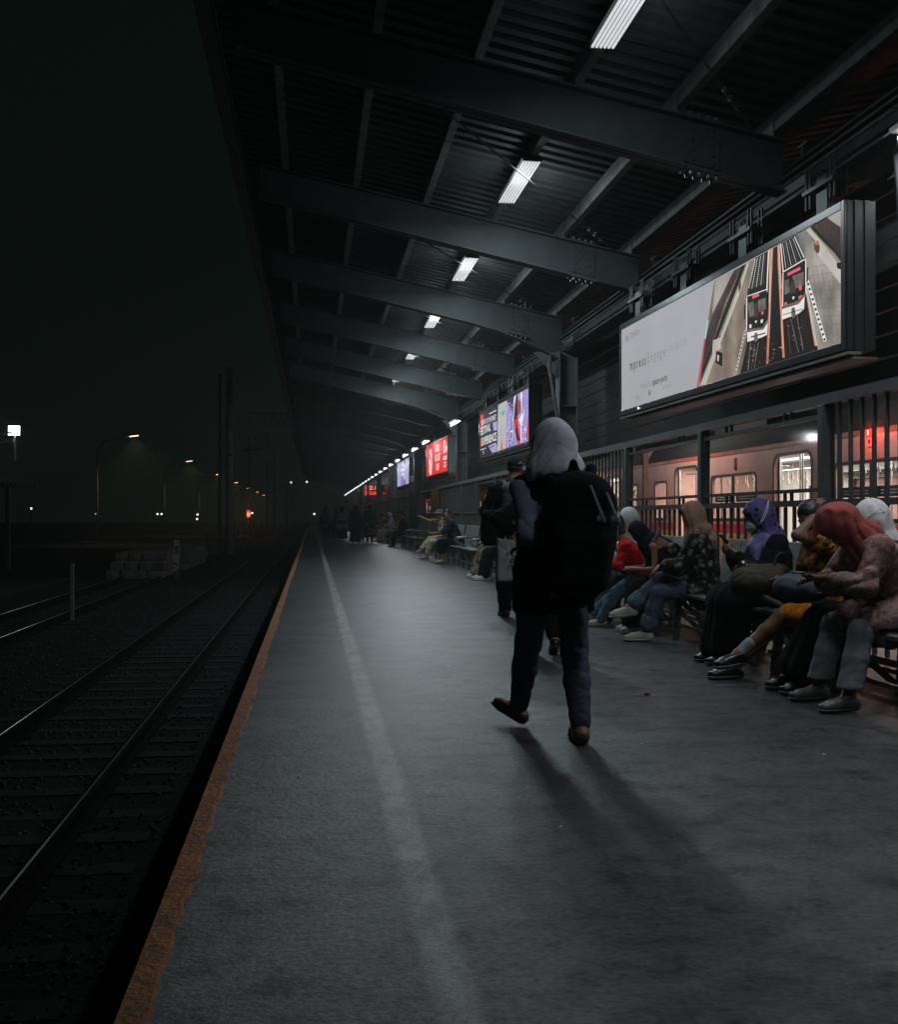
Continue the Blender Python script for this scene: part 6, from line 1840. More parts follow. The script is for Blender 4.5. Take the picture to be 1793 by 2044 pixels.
# ---- woman in tan headscarf and floral blouse, jeans, legs crossed, phone
J = skeleton(1.60, (0, 0, 0.475), lean=7, head=(10, 14, 0), ankL=(-0.05, 0.53, 0.085), ankR=(0.02, 0.68, 0.30), toeL=(-.25, 1, 0), toeR=(-.25, 1, -0.12), kneeL=(-.05, .7, 1), kneeR=(.02, .6, 1),
             wrL=(-0.05, 0.39, 0.675), wrR=(0.13, 0.36, 0.87), elL=(-0.7, -0.5, -0.4), elR=(0.8, -0.2, -0.7))
tail = F(); nb = J['nb']; tail.c(nb + V(-.06, -.06, .06), nb + V(.06, -.05, .06), .062, .062, .03).c(nb + V(-.02, -.09, .05), nb + V(-.05, -.12, -.02), .05, .05, .03).c(nb + V(-.05, -.12, -.02), nb + V(-.03, -.15, -.11), .042, .015, .03)
pE = figure("woman in tan headscarf, black floral blouse and jeans with legs crossed", (3.48, 9.92, 0), 66, J, 0.012,
    [("jeans", trouser_mesh(J, 0.011, 0.74, 0.014, 0.004, 30, 0.014), K_jean), ("blouse", top_mesh(J, 0.011, 0.80, 0.045, 0.06, lap=0.15, fold=0.010, seed=31, wide=0.01), K_floral),
     ("headscarf", hijab_mesh(J, 0.010, drape=0.09, chest=0.02, fold=0.0085, seed=35, bulk=1.07), K_tan), ("scarf_tail", tail.mesh(.010, folds(.010, 50, (.8, .2, .4), 33)), K_tan)],
    hands={'L': {'curl': 0.6, 'dirv': (.1, .8, -.6), 'palm': (0, -.5, -1)}, 'R': {'curl': .6, 'dirv': (-.2, .8, .4), 'palm': (-1, 0, .2)}}, group=SEAT_G)
add_shoes(pE, J, 0.008, M_shoew, M_sole, 0.0, 1.2)
f = F()
for S, t in (('L', .74), ('R', .74)):
    a = J['kn' + S] + (J['an' + S] - J['kn' + S]) * (t - .06); b_ = J['kn' + S] + (J['an' + S] - J['kn' + S]) * (t + .05); f.c(a, b_, .078, .080, .01).cut(b_, b_ - a, .006) if False else f.c(a, b_, .079, .080, .01)
mesh_obj("turn_up", f.mesh(.010, folds(.004, 50, (1, 0, 0), 3)), K_jean2, pE)
ph = empty("phone", (3.09, 10.19, 0.95), "pale screen phone held up by the woman in the tan headscarf", "phone", rz=R(66))
q = MB(); q.bar((0, -.06, .075), (0, .02, -.075), .085, .008, 0, up=(0, 1, .5)); q.build("case", mat("white_phone", (.35, .36, .38), .3), ph, world=False, bevel=.003)
# ---- three further on: child in navy scarf, boy in red, woman in white scarf
J = skeleton(1.34, (0, 0, 0.52), lean=30, head=(35, -10, 0), neck_fwd=.4, ankL=(-0.1, 0.36, 0.075), ankR=(0.1, 0.36, 0.075), toeL=(0, 1, 0), kneeL=(-.1, .8, 1), kneeR=(.1, .8, 1), wrL=(-.1, .36, .62), wrR=(.12, .36, .62))
cape = F(); cape.c(J['nb'], J['chest'] - V(0, .05, 0), .12, .15, .05).c(J['chest'] - V(0, .05, 0), J['pel'] + V(0, -.06, .10), .15, .18, .05).c(J['chest'] + V(-.09, 0, 0), J['pel'] + V(-.16, .04, .12), .09, .10, .05).c(J['chest'] + V(.09, 0, 0), J['pel'] + V(.14, .04, .12), .09, .1, .05)
p = figure("child in a long dark navy headscarf bending forward on the bench", (3.46, 10.85, 0), 84, J, 0.014,
    [("skirt", skirt_mesh(J, 0.014, 0.9, 0.03, 0.009, 34), K_black), ("cape", cape.mesh(.012, folds(.009, 34, (.9, .3, .1), 35)), K_dnavy), ("headscarf", hijab_mesh(J, 0.011, .1, .12, .008, 36, 1.05), K_dnavy)], group=SEAT_G)
add_shoes(p, J, 0.010, M_shoeg, M_sole)
J = skeleton(1.22, (0, 0.02, 0.52), lean=24, head=(30, 30, 0), ankL=(-0.1, 0.40, 0.075), ankR=(0.08, 0.50, 0.12), toeL=(-.2, 1, 0), toeR=(-.2, 1, 0), kneeL=(-.1, .8, 1), kneeR=(.1, .8, 1), wrL=(-.12, .36, .62), wrR=(.1, .36, .66), male=True)
p = figure("boy with black hair in a bright red shirt and washed jeans on the bench", (3.34, 11.45, 0), 70, J, 0.013,
    [("jeans", trouser_mesh(J, 0.013, 0.95, 0.022, 0.008, 37), K_jean2), ("shirt", top_mesh(J, 0.012, 0.75, 0.030, 0.05, fold=0.011, seed=38), K_red), ("hair", hair_mesh(J, .011, 0.02), M_hair)], face=True, group=SEAT_G)
add_shoes(p, J, 0.010, M_shoew, M_sole)
J = skeleton(1.60, (0, 0, 0.45), lean=14, head=(14, 14, 0), ankL=(-0.1, 0.45, 0.085), ankR=(0.12, 0.45, 0.085), kneeL=(-.1, .8, 1), kneeR=(.1, .8, 1), wrL=(-.1, .38, .70), wrR=(.12, .36, .70))
p = figure("woman in white headscarf and pale blue jacket beyond the boy in red", (3.55, 12.0, 0), 88, J, 0.014,
    [("jacket", top_mesh(J, 0.014, 0.9, 0.030, 0.05, fold=0.008, seed=39), K_lblue), ("skirt", skirt_mesh(J, 0.015, 0.9, 0.04, 0.009, 40), K_bluegrey), ("headscarf", hijab_mesh(J, 0.011, .1, .08, .007, 42, 1.08), K_lgrey)], group=SEAT_G)
add_shoes(p, J, 0.011, M_shoek, M_sole)

# ---- middle distance
J = skeleton(1.62, (0, 0, 0.54), lean=12, head=(10, 0, 0), ankL=(-0.1, 0.52, 0.085), ankR=(0.13, 0.50, 0.085), kneeL=(-.15, .8, 1), kneeR=(.1, .8, 1), wrL=(-.1, .4, .66), wrR=(.12, .36, .66))
p = figure("seated person in wide tan leaf print trousers, half hidden by the man in the cap", (3.52, 20.95, 0), 90, J, 0.017,
    [("trousers", trouser_mesh(J, 0.015, 1.0, 0.045, 0.010, 43, 0.03, hemz=0.07), K_camo), ("jacket", top_mesh(J, 0.017, 0.9, 0.03, 0.05, seed=44), K_black), ("headscarf", hijab_mesh(J, 0.016, seed=45), K_dnavy)], group=SEAT_G)
add_shoes(p, J, 0.011, M_shoeg, M_sole, 0.0, 1.25)
J = skeleton(1.66, (0, 0, 0.54), lean=8, head=(10, 0, 0), ankL=(-0.1, 0.46, 0.085), ankR=(0.13, 0.50, 0.085), kneeL=(-.1, .8, 1), kneeR=(.1, .8, 1), wrL=(-.1, .4, .66), wrR=(.12, .36, .66), male=True)
p = figure("seated person in black trousers and grey trainers, half hidden by the man in the cap", (3.50, 20.15, 0), 90, J, 0.017,
    [("trousers", trouser_mesh(J, 0.016, 0.97, 0.03, 0.008, 46), K_black), ("jacket", top_mesh(J, 0.017, 0.9, 0.03, 0.05, seed=47), K_black), ("hair", hair_mesh(J, .014), M_hair)], group=SEAT_G)
add_shoes(p, J, 0.011, M_shoeg, M_sole, 0.0, 1.25)
J = skeleton(1.70, (0, 0, 0.54), lean=24, head=(6, 52, 0), neck_fwd=.4, ankL=(-0.12, 0.40, 0.085), ankR=(0.16, 0.36, 0.085), toeL=(-.3, 1, 0), kneeL=(-.15, .8, 1), kneeR=(.1, .8, 1), wrL=(-.07, .40, .98), wrR=(.12, .40, .66), elL=(-.3, .2, -1), male=True)
c, u, fw, rg = J['hd'], J['hu'], J['hf'], J['hr']
p = figure("man in a dark printed shirt and glasses, hand raised to his face", (3.50, 27.5, 0), 90, J, 0.015,
    [("shorts", trouser_mesh(J, 0.016, 0.05, 0.035, 0.008, 48), K_black), ("shirt", top_mesh(J, 0.014, 0.46, 0.030, 0.05, fold=.007, seed=49), K_shirt), ("hair", hair_mesh(J, .012), M_hair)],
    skin=M_skin, face=True, hands={'L': {'h': .008, 'curl': 1.0, 'dirv': (0, .1, 1), 'palm': (0, -1, 0)}}, group=SEAT_G)
gl = MB()
for sg in (-1, 1):
    cc = c + fw * .104 + rg * sg * .034 + u * .008
    gl.tube([cc + rg * .026 * math.cos(t) + u * .021 * math.sin(t) for t in np.linspace(0, 6.283, 11)], .003, 5)
    gl.bar(cc + rg * sg * .026, c + rg * sg * .085 + u * .01, .004, .006)
gl.build("glasses", M_phone, p, world=False)
f = F(); f.c(J['wrL'] + V(0, 0, -.012), J['wrL'] + V(0, 0, -.030), .033, .033); mesh_obj("watch", f.mesh(.008), M_shoeg, p)
add_shoes(p, J, 0.012, M_flat, M_soled, -.03, 1.1)
J = skeleton(1.62, (0, 0, 0.54), lean=14, head=(0, 20, 0), ankL=(-0.06, 0.50, 0.085), ankR=(0.05, 0.66, 0.24), toeL=(-.2, 1, 0), toeR=(-.2, 1, -.1), kneeL=(-.1, .8, 1), kneeR=(.02, .6, 1), wrL=(-.1, .34, .70), wrR=(.16, .62, 1.11), elR=(.4, -.1, -1))
c, u = J['hd'], J['hu']
hat = F(); hat.e(c + u * .045, (.098, .112, .085), J['hM'], .02).b(c + u * .02, (.15, .165, .012), .01, J['hM'], .03)
p = figure("person in a grey hat and beige trousers pointing with an outstretched arm", (3.50, 30.2, 0), 86, J, 0.016,
    [("trousers", trouser_mesh(J, 0.016, 0.80, 0.02, 0.008, 50), K_beige), ("top", top_mesh(J, 0.016, 0.40, 0.03, 0.05, seed=51), K_camo), ("hat", hat.mesh(.012), K_bagg)], face=True, group=SEAT_G)
add_shoes(p, J, 0.013, M_flat, M_sole, -.02, 1.1)
J = skeleton(1.70, (0, 0, 0.54), lean=16, head=(4, 25, 0), ankL=(-0.12, 0.52, 0.085), ankR=(0.16, 0.46, 0.085), kneeL=(-.15, .8, 1), kneeR=(.1, .8, 1), wrL=(-.1, .45, .70), wrR=(.12, .40, .66), male=True)
p = figure("man in dark clothes and cap sitting alone on a far bench end", (3.48, 42.7, 0), 90, J, 0.022,
    [("trousers", trouser_mesh(J, 0.022, 0.95, 0.02, 0.006, 52), K_black), ("shirt", top_mesh(J, 0.022, 0.6, 0.03, 0.05, seed=53), K_blackknit), ("cap", hair_mesh(J, .02), K_dnavy)], group=SEAT_G)
J = skeleton(1.60, (0, 0, 0.54), lean=10, head=(10, 30, 0), ankL=(-0.12, 0.46, 0.085), ankR=(0.16, 0.46, 0.085), kneeL=(-.15, .8, 1), kneeR=(.1, .8, 1), wrL=(-.1, .35, .80), wrR=(.12, .40, .66))
p = figure("woman in a pale teal headscarf on a far bench", (3.45, 49.6, 0), 90, J, 0.024,
    [("skirt", skirt_mesh(J, 0.024, 0.93, 0.03, 0.006, 54), K_beige), ("top", top_mesh(J, 0.024, 0.9, 0.03, 0.05, seed=55), K_greytr), ("headscarf", hijab_mesh(J, 0.02, .12, .14, seed=56, bulk=1.1), K_teal)], group=SEAT_G)
J = skeleton(1.62, (0, 0, 0.54), lean=22, head=(24, 10, 0), ankL=(-0.12, 0.46, 0.085), ankR=(0.16, 0.46, 0.085), kneeL=(-.15, .8, 1), kneeR=(.1, .8, 1), wrL=(-.1, .42, .74), wrR=(.12, .42, .70), male=True)
p = figure("far seated person in pale trousers bending forward, next to the teal headscarf", (3.40, 51.6, 0), 90, J, 0.024,
    [("trousers", trouser_mesh(J, 0.024, 0.95, 0.03, 0.006, 57), K_canvas), ("shirt", top_mesh(J, 0.024, 0.5, 0.03, 0.05, seed=58), K_olive), ("hair", hair_mesh(J, .02), M_hair)], group=SEAT_G)

# ---- group walking far down the platform
def walker(label, x, y, h, kind, rz=0, step=.22, seed=0, pack=None, male=False, m1=None, m2=None, mh=None, shoes=M_flat):
    J = skeleton(h, (0, 0, 0.505 * h), lean=3, head=(3, 0, 0), ankL=(-0.09, step, 0.085), ankR=(0.09, -step * .6, 0.085), wrL=(-0.24, .08, .45 * h), wrR=(0.24, .04, .45 * h), male=male)
    r = .024; pcs = []
    if kind == 'gown': pcs += [("gown", skirt_mesh(J, r, 0.92, 0.06, 0.012, seed), m2 or K_black), ("cape", top_mesh(J, r, 0.9, 0.06, 0.18, fold=.01, seed=seed + 1, flare=.04), m1 or K_black)]
    elif kind == 'skirt': pcs += [("skirt", skirt_mesh(J, r, 0.45, 0.05, 0.012, seed), m2 or K_plaid), ("trousers", trouser_mesh(J, r, 0.95, .01, 0, seed), K_black), ("top", top_mesh(J, r, 0.9, 0.04, 0.02, seed=seed + 1), m1 or K_black)]
    else: pcs += [("trousers", trouser_mesh(J, r, 0.95, 0.03, .006, seed), m2 or K_black), ("top", top_mesh(J, r, 0.9, 0.03, 0.06, seed=seed + 1), m1 or K_black)]
    if mh is not None: pcs.append(("headscarf", hijab_mesh(J, .02, .13, .16, seed=seed + 2, bulk=1.1), mh))
    else: pcs.append(("hair", hair_mesh(J, .018, 0.05 if not male else 0), M_hair))
    t = figure(label, (x, y, 0), rz, J, r, pcs, group=WALK_G)
    add_shoes(t, J, .016, shoes, M_sole)
    if pack:
        b = empty("backpack", (x, y - .23, .62 * h + .18), pack, "backpack")
        f = F(); f.b((0, 0, 0), (.15, .10, .22), .06, k=.03).b((0, -.09, -.08), (.11, .04, .1), .03, k=.03)
        mesh_obj("bag_body", f.mesh(.02), K_bagg, b)
    return t
walker("far walker in a full black gown, white shoes, second from the right of the group", 1.87, 49.7, 1.66, 'gown', seed=70, mh=K_black, shoes=M_shoeg)
walker("far walker in black headscarf with rust plaid skirt, rightmost of the group", 2.47, 49.4, 1.68, 'skirt', seed=73, mh=K_black)
walker("far walker in grey top and dark wide skirt, in the middle of the group", 1.47, 56.0, 1.66, 'gown', seed=76, mh=K_black, m1=K_bagg)
walker("far walker with short hair wearing a small backpack", .94, 57.0, 1.62, 'trousers', seed=79, male=True, pack="small grey backpack on the far walker at the left")
walker("far walker in dark coat at the left end of the group", .70, 58.2, 1.66, 'gown', seed=82, mh=K_dnavy)
walker("far walker with grey scarf glimpsed behind the black gown", 2.33, 55.0, 1.64, 'trousers', seed=85, mh=K_bagg, m1=K_bagg)
walker("far walker glimpsed behind the grey top, furthest of the group", 1.26, 62.0, 1.68, 'trousers', seed=88, mh=K_dnavy)
pb = empty("carrier_bag", (1.80, 55.6, 0.42), "pale plastic carrier bag hanging beside the far walker in grey", "bag")
f = F(); f.e((0, 0, .16), (.15, .10, .17), k=.03).c((0, 0, .28), (-.05, 0, .46), .03, .012, .03); mesh_obj("sack", f.mesh(.018, folds(.01, 40, (1, 0, .3), 3)), K_bagg, pb)
pb = empty("shoulder_bag", (.50, 57.9, 0.42), "dark bag hanging at the left end of the far group", "bag")
f = F(); f.b((0, 0, .16), (.11, .10, .18), .05, k=.03).c((0.05, 0, .30), (.14, 0, .80), .014, .012, .02); mesh_obj("sack", f.mesh(.018), K_black, pb)

# ================================================================== BENCHES
M_bwood = mat("bench_board", (0.20, 0.205, 0.20), 0.5, var=0.35, vscale=4, stretch=(6, 1, 6))
M_bsteel = mat("bench_steel", (0.16, 0.17, 0.175), 0.35, 0.3, var=0.3, vscale=8)
def make_bench():
    """facing -x; local origin on the floor at the middle of its front legs"""
    t = empty("bench", (0, 0, 0))
    L = 1.1
    for k in range(3):
        q = MB(); x = 0.02 + 0.145 * k; q.box(x, x + 0.135, -L, L, 0.415 - .008 * k, 0.445 - .008 * k); q.build("seat_board", M_bwood, t, world=False, bevel=.006)
    for k in range(5):
        a = -L + .02 + 2 * (L - .02) / 5 * k; b_ = a + 2 * (L - .02) / 5 - .02
        q = MB(); q.prism([(0.475, 0.36), (0.50, 0.36), (0.60, 0.92), (0.575, 0.92)], 'y', a, b_); q.build("back_board", M_bwood, t, world=False, bevel=.006)
    for y in (-L + .15, 0, L - .15):
        q = MB()
        q.bar((0.50, y, 0.02), (0.06, y, 0.40), .04, .04); q.bar((0.06, y, 0.0), (0.10, y, 0.40), .05, .06); q.bar((0.02, y, 0.405), (0.50, y, 0.385), .04, .03)
        q.bar((0.50, y, 0.0), (0.52, y, 0.36), .04, .05); q.bar((0.50, y, 0.36), (0.615, y, 0.90), .05, .025)
        q.build("leg", M_bsteel, t, world=False)
    for y in (-L - .02, L + .02):
        q = MB(); q.tube([(0.56, y, 0.66), (0.20, y, 0.665), (0.05, y, 0.655), (-0.01, y, 0.61), (0.03, y, 0.54), (0.16, y, 0.48), (0.22, y, 0.43)], 0.021, 8); q.build("armrest", M_bsteel, t, world=False, smooth=True)
    q = MB(); q.bar((0.08, -L, 0.14), (0.08, L, 0.14), .03, .03); q.bar((0.50, -L, 0.12), (0.50, L, 0.12), .03, .03); q.build("stretcher", M_bsteel, t, world=False)
    return t
bys = [(7.0, "bench under the woman in the dusty red headscarf"), (9.30, "bench with an empty seat between the tan and purple headscarves"), (11.75, "bench under the boy in red and the woman in white headscarf"),
       (20.4, "bench hidden behind the man in the cap"), (24.6, "empty bench with upright back boards beyond the man in the cap"), (27.3, "bench under the man in the dark printed shirt"), (29.9, "bench under the person pointing"),
       (38.6, "empty bench with curled armrests, nearer than the man sitting alone"), (41.7, "bench under the man sitting alone in dark clothes"), (50.2, "far bench under the teal headscarf"), (54.0, "furthest bench along the fence")]
for i, (y, lab) in enumerate(bys):
    t = bn0 = make_bench() if i == 0 else dup_tree(bn0)
    t.location = (3.25, y, 0); tag(t, lab, "bench", "benches along the fence")

# things on the floor
st = empty("floor_sticker", (2.09, 7.05, 0), "small worn pink ring marked on the asphalt", "floor marker")
q = MB(); n = 28
vs = []; fs = []
for k in range(n):
    a = 6.2832 * k / n; r1 = .062 + .004 * math.sin(5 * a); r0 = .047 + .004 * math.sin(3 * a + 1)
    vs += [(r1 * math.cos(a), r1 * math.sin(a), .004), (r0 * math.cos(a), r0 * math.sin(a), .004)]
for k in range(n):
    j = (k + 1) % n
    if k in (6, 7, 19): continue
    fs.append((2 * k, 2 * j, 2 * j + 1, 2 * k + 1))
q.add(vs, fs); q.build("ring", mat("pink_paint", (.55, .15, .17), .8, var=.4, vscale=30), st, world=False, recalc=False)
q = MB(); q.box(-.012, .018, -.006, .006, .002, .014); q.ball((.0, .012, .008), .008, 6); q.build("stud", M_bolt, st, world=False)
M_paper = mat("litter_paper", (.5, .5, .5), .8)
for (x, y, a) in ((1.63, 5.55, .3), (1.02, 8.6, 1.0), (-.05, 5.0, 2.0), (.9, 4.1, .8), (2.4, 5.2, 1.7)):
    q = MB(); q.prism([(-.014, .001), (0, .005), (.014, .001), (0, .002)], 'y', -.007, .007); o = q.build("paper_scrap", M_paper)
    o.location = (x, y, 0); o.rotation_euler = (0, 0, a); tag(o, "tiny pale scrap of paper lying on the asphalt", "litter", "paper scraps on the asphalt")
# ================================================================== BEYOND THE TRACK
M_block = mat("concrete_block", (0.11, 0.107, 0.10), 0.9, var=0.35, vscale=4, bump=0.4, bscale=30)
M_galv = mat("galvanised_pole", (0.20, 0.20, 0.195), 0.5, 0.3, var=0.25, vscale=3)
M_mast = mat("spun_concrete", (0.27, 0.25, 0.225), 0.85, var=0.3, vscale=2, bump=0.3)
M_sod = emit("sodium_lens", (1.0, 0.62, 0.34), 3.0)
M_flood = emit("flood_lens", (0.93, 0.97, 1.0), 14.0)
M_dot = emit("far_lamp", (1.0, 0.93, 0.82), 2.0)
G0 = -0.86

# street lamps with curved arms beyond the tracks
def make_street_lamp():
    t = empty("street_lamp", (0, 0, 0))
    q = MB(); pts = [(0, 0, 0), (0, 0, 3), (0, 0, 6.0)] + [(1.0 - math.cos(a) * 1.0, 0, 6.0 + math.sin(a) * 1.5) for a in np.linspace(0.2, 1.45, 7)] + [(2.2, 0, 7.72)]
    q.tube(pts, [.09, .08, .06] + [.045] * 8, 8); q.build("pole", M_galv, t, world=False, smooth=True)
    q = MB(); q.prism([(2.1, 7.70), (2.9, 7.80), (2.9, 7.86), (2.5, 7.92), (2.1, 7.80)], 'y', -.14, .14); h = q.build("lamp_head", M_galv, t, world=False)
    q = MB(); q.prism([(2.25, 7.66), (2.85, 7.745), (2.85, 7.79), (2.25, 7.715)], 'y', -.12, .12); q.build("lens", M_sod, h, world=False)
    return t
for i in range(7):
    zc = 81.6 + 37.0 * i
    y = (zc + 15 * .118) / .993
    t = sl0 = make_street_lamp() if i == 0 else dup_tree(sl0)
    t.location = (-15.1, y, G0)
    tag(t, "tall street lamp with a curved arm and orange light beyond the tracks, %s" % ORD[i], "street lamp", "street lamps beyond the tracks")
    lamp("street_lamp_light", 'SPOT', (-15.1 + 2.55, y, G0 + 7.6), 600, (1.0, 0.68, 0.42), 0.15, rot=(0, R(-6), 0), spot=R(120), blend=.6)

# catenary masts and truss portals
def make_mast():
    t = empty("catenary_mast", (0, 0, 0))
    q = MB(); q.tube([(0, 0, 0), (0, 0, 4), (0, 0, 9.5)], [.19, .175, .15], 14); q.build("mast", M_mast, t, world=False, smooth=True)
    q = MB(); q.box(-.20, .20, -.20, .20, 5.05, 5.12); q.box(-.21, .21, -.03, .03, 3.0, 3.06); q.build("band", M_dark, t, world=False)
    q = MB()
    for z in (6.3, 7.2): q.bar((-.2, 0, z), (4.0, 0, z), .07, .07)
    for k in range(6):
        x = -.2 + .7 * k; q.bar((x, 0, 6.3), (x + .35, 0, 7.2), .04, .04); q.bar((x + .35, 0, 7.2), (x + .7, 0, 6.3), .04, .04)
    q.build("truss", M_galv, t, world=False)
    q = MB(); q.bar((1.9, 0, 6.3), (1.9, 0, 5.5), .05, .05); q.tube([(1.9, 0, 5.5), (0.6, 0, 5.3)], .025, 6); q.tube([(1.9, 0, 6.1), (0.7, 0, 5.3)], .02, 6)
    for k in range(5): q.tube([(1.0 + .06 * k, 0, 5.36 + .01 * k), (1.03 + .06 * k, 0, 5.365 + .01 * k)], .06, 8)
    q.build("wire_arm", M_dark, t, world=False)
    return t
for i, (zc, nm) in enumerate(((58, "nearest"), (128, "second nearest"), (190, "third nearest"))):
    y = (zc + 4.15 * .118) / .993
    t = ms0 = make_mast() if i == 0 else dup_tree(ms0)
    t.location = (-4.13, y, G0); tag(t, "round concrete catenary mast beside the track, %s" % nm, "mast", "concrete catenary masts")
for i, (u, zc) in enumerate(((438, 57), (496, 100), (533, 150))):
    x = (u - 622) * .993 * zc / FOC
    y = (zc - x * .118) / .993
    q = MB(); q.prism([(x + a, y + b_) for a, b_ in ((-.07, -.07), (.07, -.07), (.07, -.06), (.006, -.06), (.006, .06), (.07, .06), (.07, .07), (-.07, .07), (-.07, .06), (-.006, .06), (-.006, -.06), (-.07, -.06))], 'z', G0, 8.2)
    o = q.build("steel_post", M_dark)
    tag(o, ["dark steel post right beside the nearest concrete mast", "dark steel post carrying the red signal light", "dark steel post beyond the red signal light"][i], "post", "dark steel posts along the track")
    if i == 1: px, py = x, y
sg = empty("signal_light", (px, py - .2, 1.2), "glowing red signal light on a dark post beyond the block pile", "signal")
q = MB(); q.box(px - .16, px + .16, py - .28, py - .075, 1.05, 1.75); q.build("housing", M_dark, sg)
q = MB(); q.tube([(px, py - .30, 1.36), (px, py - .281, 1.36)], .11, 14); q.build("lens", emit("signal_red", (1.0, .16, .07), 3.0), sg)
lamp("signal_glow", 'POINT', (px, py - .6, 1.36), 90, (1.0, .17, .06), .1)

# stacked concrete blocks
blk = None; nblk = 0
rb = random.Random(21)
def put_block(x, y, z, a):
    global blk, nblk
    if blk is None:
        q = MB(); q.box(-.19, .19, -.29, .29, 0, .255); o = blk = q.build("concrete_block", M_block, bevel=.015)
    else:
        o = blk.copy(); COL.objects.link(o)
    o.location = (x, y, z); o.rotation_euler = (rb.uniform(-.02, .02), rb.uniform(-.02, .02), a); nblk += 1
    tag(o, "grey concrete block in the long pile beyond the track", "concrete block", "concrete blocks piled beyond the track")
for lay in range(3):
    for row in range(22 - lay):
        for c_ in range(4 if row < 6 else 3):
            if lay == 2 and (row < 1 or rb.random() < .25): continue
            x = -6.05 + .42 * c_ + rb.uniform(-.03, .03) + (0.10 if lay else 0)
            if row > 8 : x += .55
            put_block(x, 36.6 + .63 * row + .1 * lay + rb.uniform(-.02, .02), G0 + .262 * lay + (.08 if row > 8 else .08), rb.uniform(-.06, .06))
for row in range(16):
    for c_ in range(2):
        for lay in range(2):
            put_block(-5.3 + .45 * c_ + rb.uniform(-.05, .05), 58 + 2.2 * row + rb.uniform(-.2, .2), G0 + .08 + .262 * lay, rb.uniform(-.1, .1))

# kilometre post
kp = empty("kilometre_post", (-4.1, 35.9, G0), "black and white kilometre post reading 5 over 26 in front of the block pile", "kilometre post")
q = MB(); q.box(-.085, .085, -.03, .03, 0, .72); q.build("lower_part", M_dark, kp, world=False)
q = MB(); q.box(-.085, .085, -.0305, .0305, .7205, 1.28); q.prism([(-.085, .62), (.085, .50), (.085, .7202), (-.085, .7202)], 'y', -.033, -.0303); q.build("upper_part", mat("chalky_white", (.26, .26, .25), .8, var=.3), kp, world=False)
M_kp = mat('chalky_paint', (.26, .26, .25), .8)
for (s_, x, z, sz, mi) in (("5", -.055, .86, .22, 0), ("26", -.075, .36, .15, 1)):
    vs, fs = text_mesh(s_, sz / .7, bold=.02); q = MB()
    q.add([(x + v[0] * .75, -.036, z + v[1]) for v in vs], fs, 0); q.build("numeral", [M_dark, M_kp][mi], kp, world=False)

# stakes, sticks and small barriers
M_stake = mat("weathered_stake", (.15, .14, .12), .8, var=.3, vscale=10)
q = MB(); q.box(-4.42, -4.36, 21.9, 21.96, G0, G0 + 1.12); q.box(-4.44, -4.34, 21.88, 21.98, G0, G0 + .05)
tag(q.build("stake", M_stake), "lone pale stake standing in the dark ground on the left", "stake", "stakes beyond the track")
stk = [(405, 52, 1.2), (398, 60, .9), (481, 86, 1.6), (497, 95, 2.0), (508, 110, 1.6), (521, 140, 1.6)]
for i, (u, zc, h0) in enumerate(stk):
    x = (u - 622) * .993 * zc / FOC; y = (zc - x * .118) / .993
    q = MB(); q.box(x - .05, x + .05, y - .05, y + .05, G0, G0 + h0)
    tag(q.build("stake", M_stake), "short stake by the block pile beyond the track, %s of six" % ORD[i], "stake", "stakes beyond the track")
x = (470 - 622) * .993 * 62 / FOC; y = 61.5
tr = empty("trestle", (x, y, G0), "small pale wooden trestle by the track beyond the concrete mast", "trestle")
q = MB()
for s_ in (-1, 1): q.bar((x + s_ * .55, y, G0), (x, y, G0 + 1.1), .06, .06)
q.bar((x - .5, y, G0 + .45), (x + .5, y, G0 + .45), .06, .1); q.bar((x, y + .1, G0), (x, y + .1, G0 + 1.7), .06, .06); q.build("leg", M_stake, tr)
for i, (x, y, a, l) in enumerate(((-14.0, 80, .5, 2.6), (-13.1, 78, .2, 1.8), (-15.0, 82, .9, 2.2))):
    q = MB(); q.box(-l / 2, l / 2, -.1, .1, 0, .05); o = q.build("plank", M_stake); o.location = (x, y, G0 + .06 + .08 * i); o.rotation_euler = (.03, .02 * i, a)
    tag(o, "weathered plank lying on the ground left of the block pile", "plank", "planks lying beyond the track")

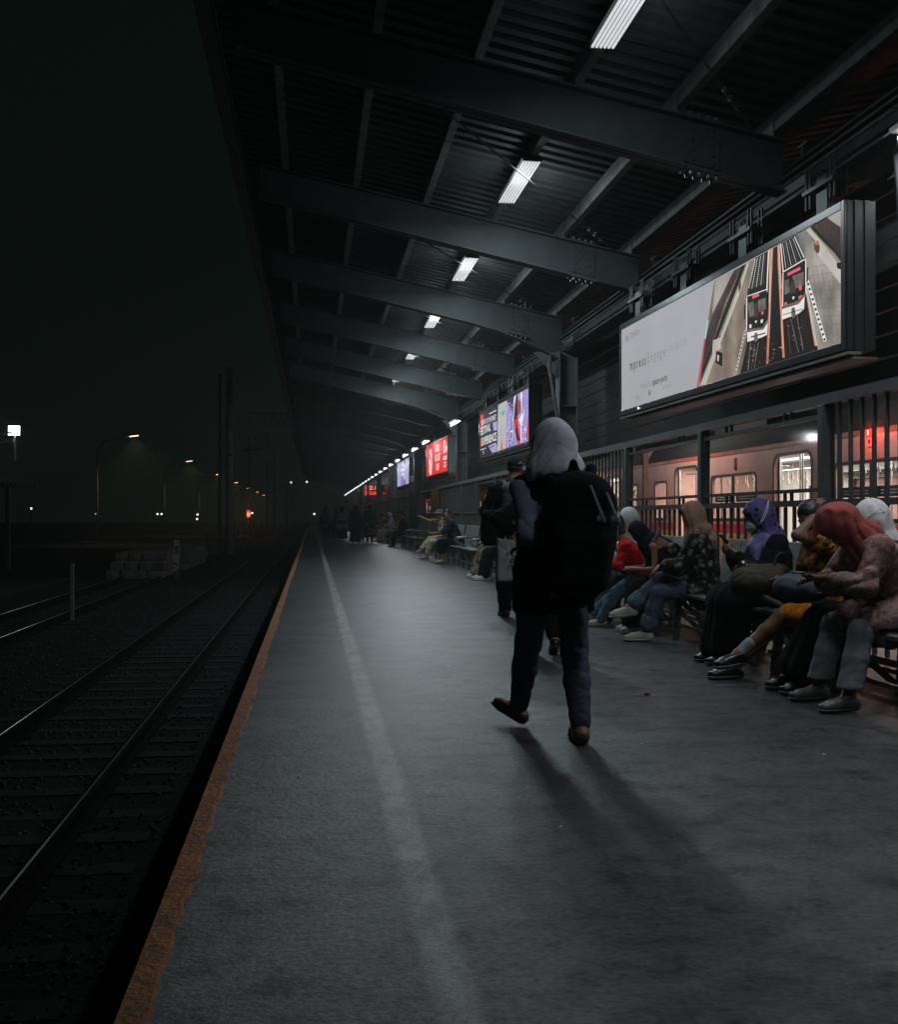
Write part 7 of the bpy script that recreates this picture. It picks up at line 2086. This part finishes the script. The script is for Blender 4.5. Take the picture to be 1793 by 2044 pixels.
# station building edge and its floodlight, far left
bl = empty("station_shelter", (-12.5, 42, G0), "dark shelter with a ribbed roof edge cut by the left edge of the photo", "shelter")
q = MB(); q.box(-16, -10.05, 38, 44, 2.3, 2.45); q.build("roof", M_roof, bl)
q = MB()
for k in range(11): q.box(-16, -10.0, 38.1 + .55 * k, 38.18 + .55 * k, 2.20, 2.299)
q.build("roof_rib", M_galv, bl)
for y in (38.3, 43.2):
    q = MB(); q.box(-11.0, -10.85, y, y + .15, G0, 2.2); q.build("post", M_dark, bl)
fl = empty("floodlight", (-10.28, 39.0, 4.2), "glaring white floodlight on a bracket at the left edge", "floodlight")
q = MB(); q.bar((-12, 39, 3.9), (-10.3, 38.9, 4.12), .06, .06); q.bar((-12, 39, 3.55), (-10.3, 38.9, 3.85), .06, .06); q.bar((-10.26, 39.0, 3.2), (-10.26, 39, 4.1), .05, .05); q.build("bracket", M_white, fl)
q = MB(); q.box(-10.45, -10.1, 38.95, 39.15, 4.02, 4.32); q.build("housing", M_dark, fl)
q = MB(); q.box(-10.45, -10.10, 38.93, 38.949, 4.02, 4.32); q.build("lens", M_flood, fl)
fl.location.x += .64; fl.location.z -= .24
lamp("floodlight_light", 'SPOT', (-9.63, 38.80, 3.93), 60, (.93, .97, 1), .12, rot=(R(62), 0, R(200)), spot=R(120), blend=.8)

# small distant lamps along the horizon
for i, (u, v, zc) in enumerate(((62, 1015, 140), (192, 1026, 200), (314, 1026, 220), (322, 1026, 224), (393, 1036, 150), (394, 1027, 180), (503, 1024, 170), (627, 1026, 300), (581, 963, 320), (612, 962, 330))):
    x = (u - 622) * .993 * zc / FOC; y = (zc - x * .118) / .993; z = CAM_H + (1032 - v) * zc / FOC
    t = empty("distant_lamp", (x, y, z), "tiny distant lamp in the dark, %s from the left" % ["first", "second", "third", "fourth", "fifth", "sixth", "seventh", "tenth", "eighth", "ninth"][i], "lamp", "distant lamps on the horizon")
    q = MB(); q.ball((x, y, z), 0.0009 * zc, 8); q.build("bulb", M_dot, t)
    q = MB(); q.bar((x, y, G0), (x, y, z - 0.0009 * zc), .08, .08, up=(0, 1, 0)); q.build("pole", M_dark, t)
# ================================================================== NIGHT HAZE
m = bpy.data.materials.new("haze"); m.use_nodes = True
nt = m.node_tree
for n_ in list(nt.nodes):
    if n_.type == 'BSDF_PRINCIPLED': nt.nodes.remove(n_)
pv = N(nt, 'ShaderNodeVolumePrincipled'); pv.inputs['Color'].default_value = (0.80, 0.92, 0.87, 1); pv.inputs['Density'].default_value = 0.0015; pv.inputs['Anisotropy'].default_value = 0.2
nt.links.new(pv.outputs[0], nt.nodes['Material Output'].inputs['Volume'])
q = MB(); q.box(-182, 182, -42, 422, -1.9, 12.5)
hz = tag(q.build("haze", m), "thin night haze hanging over the station", "haze", kind="stuff")
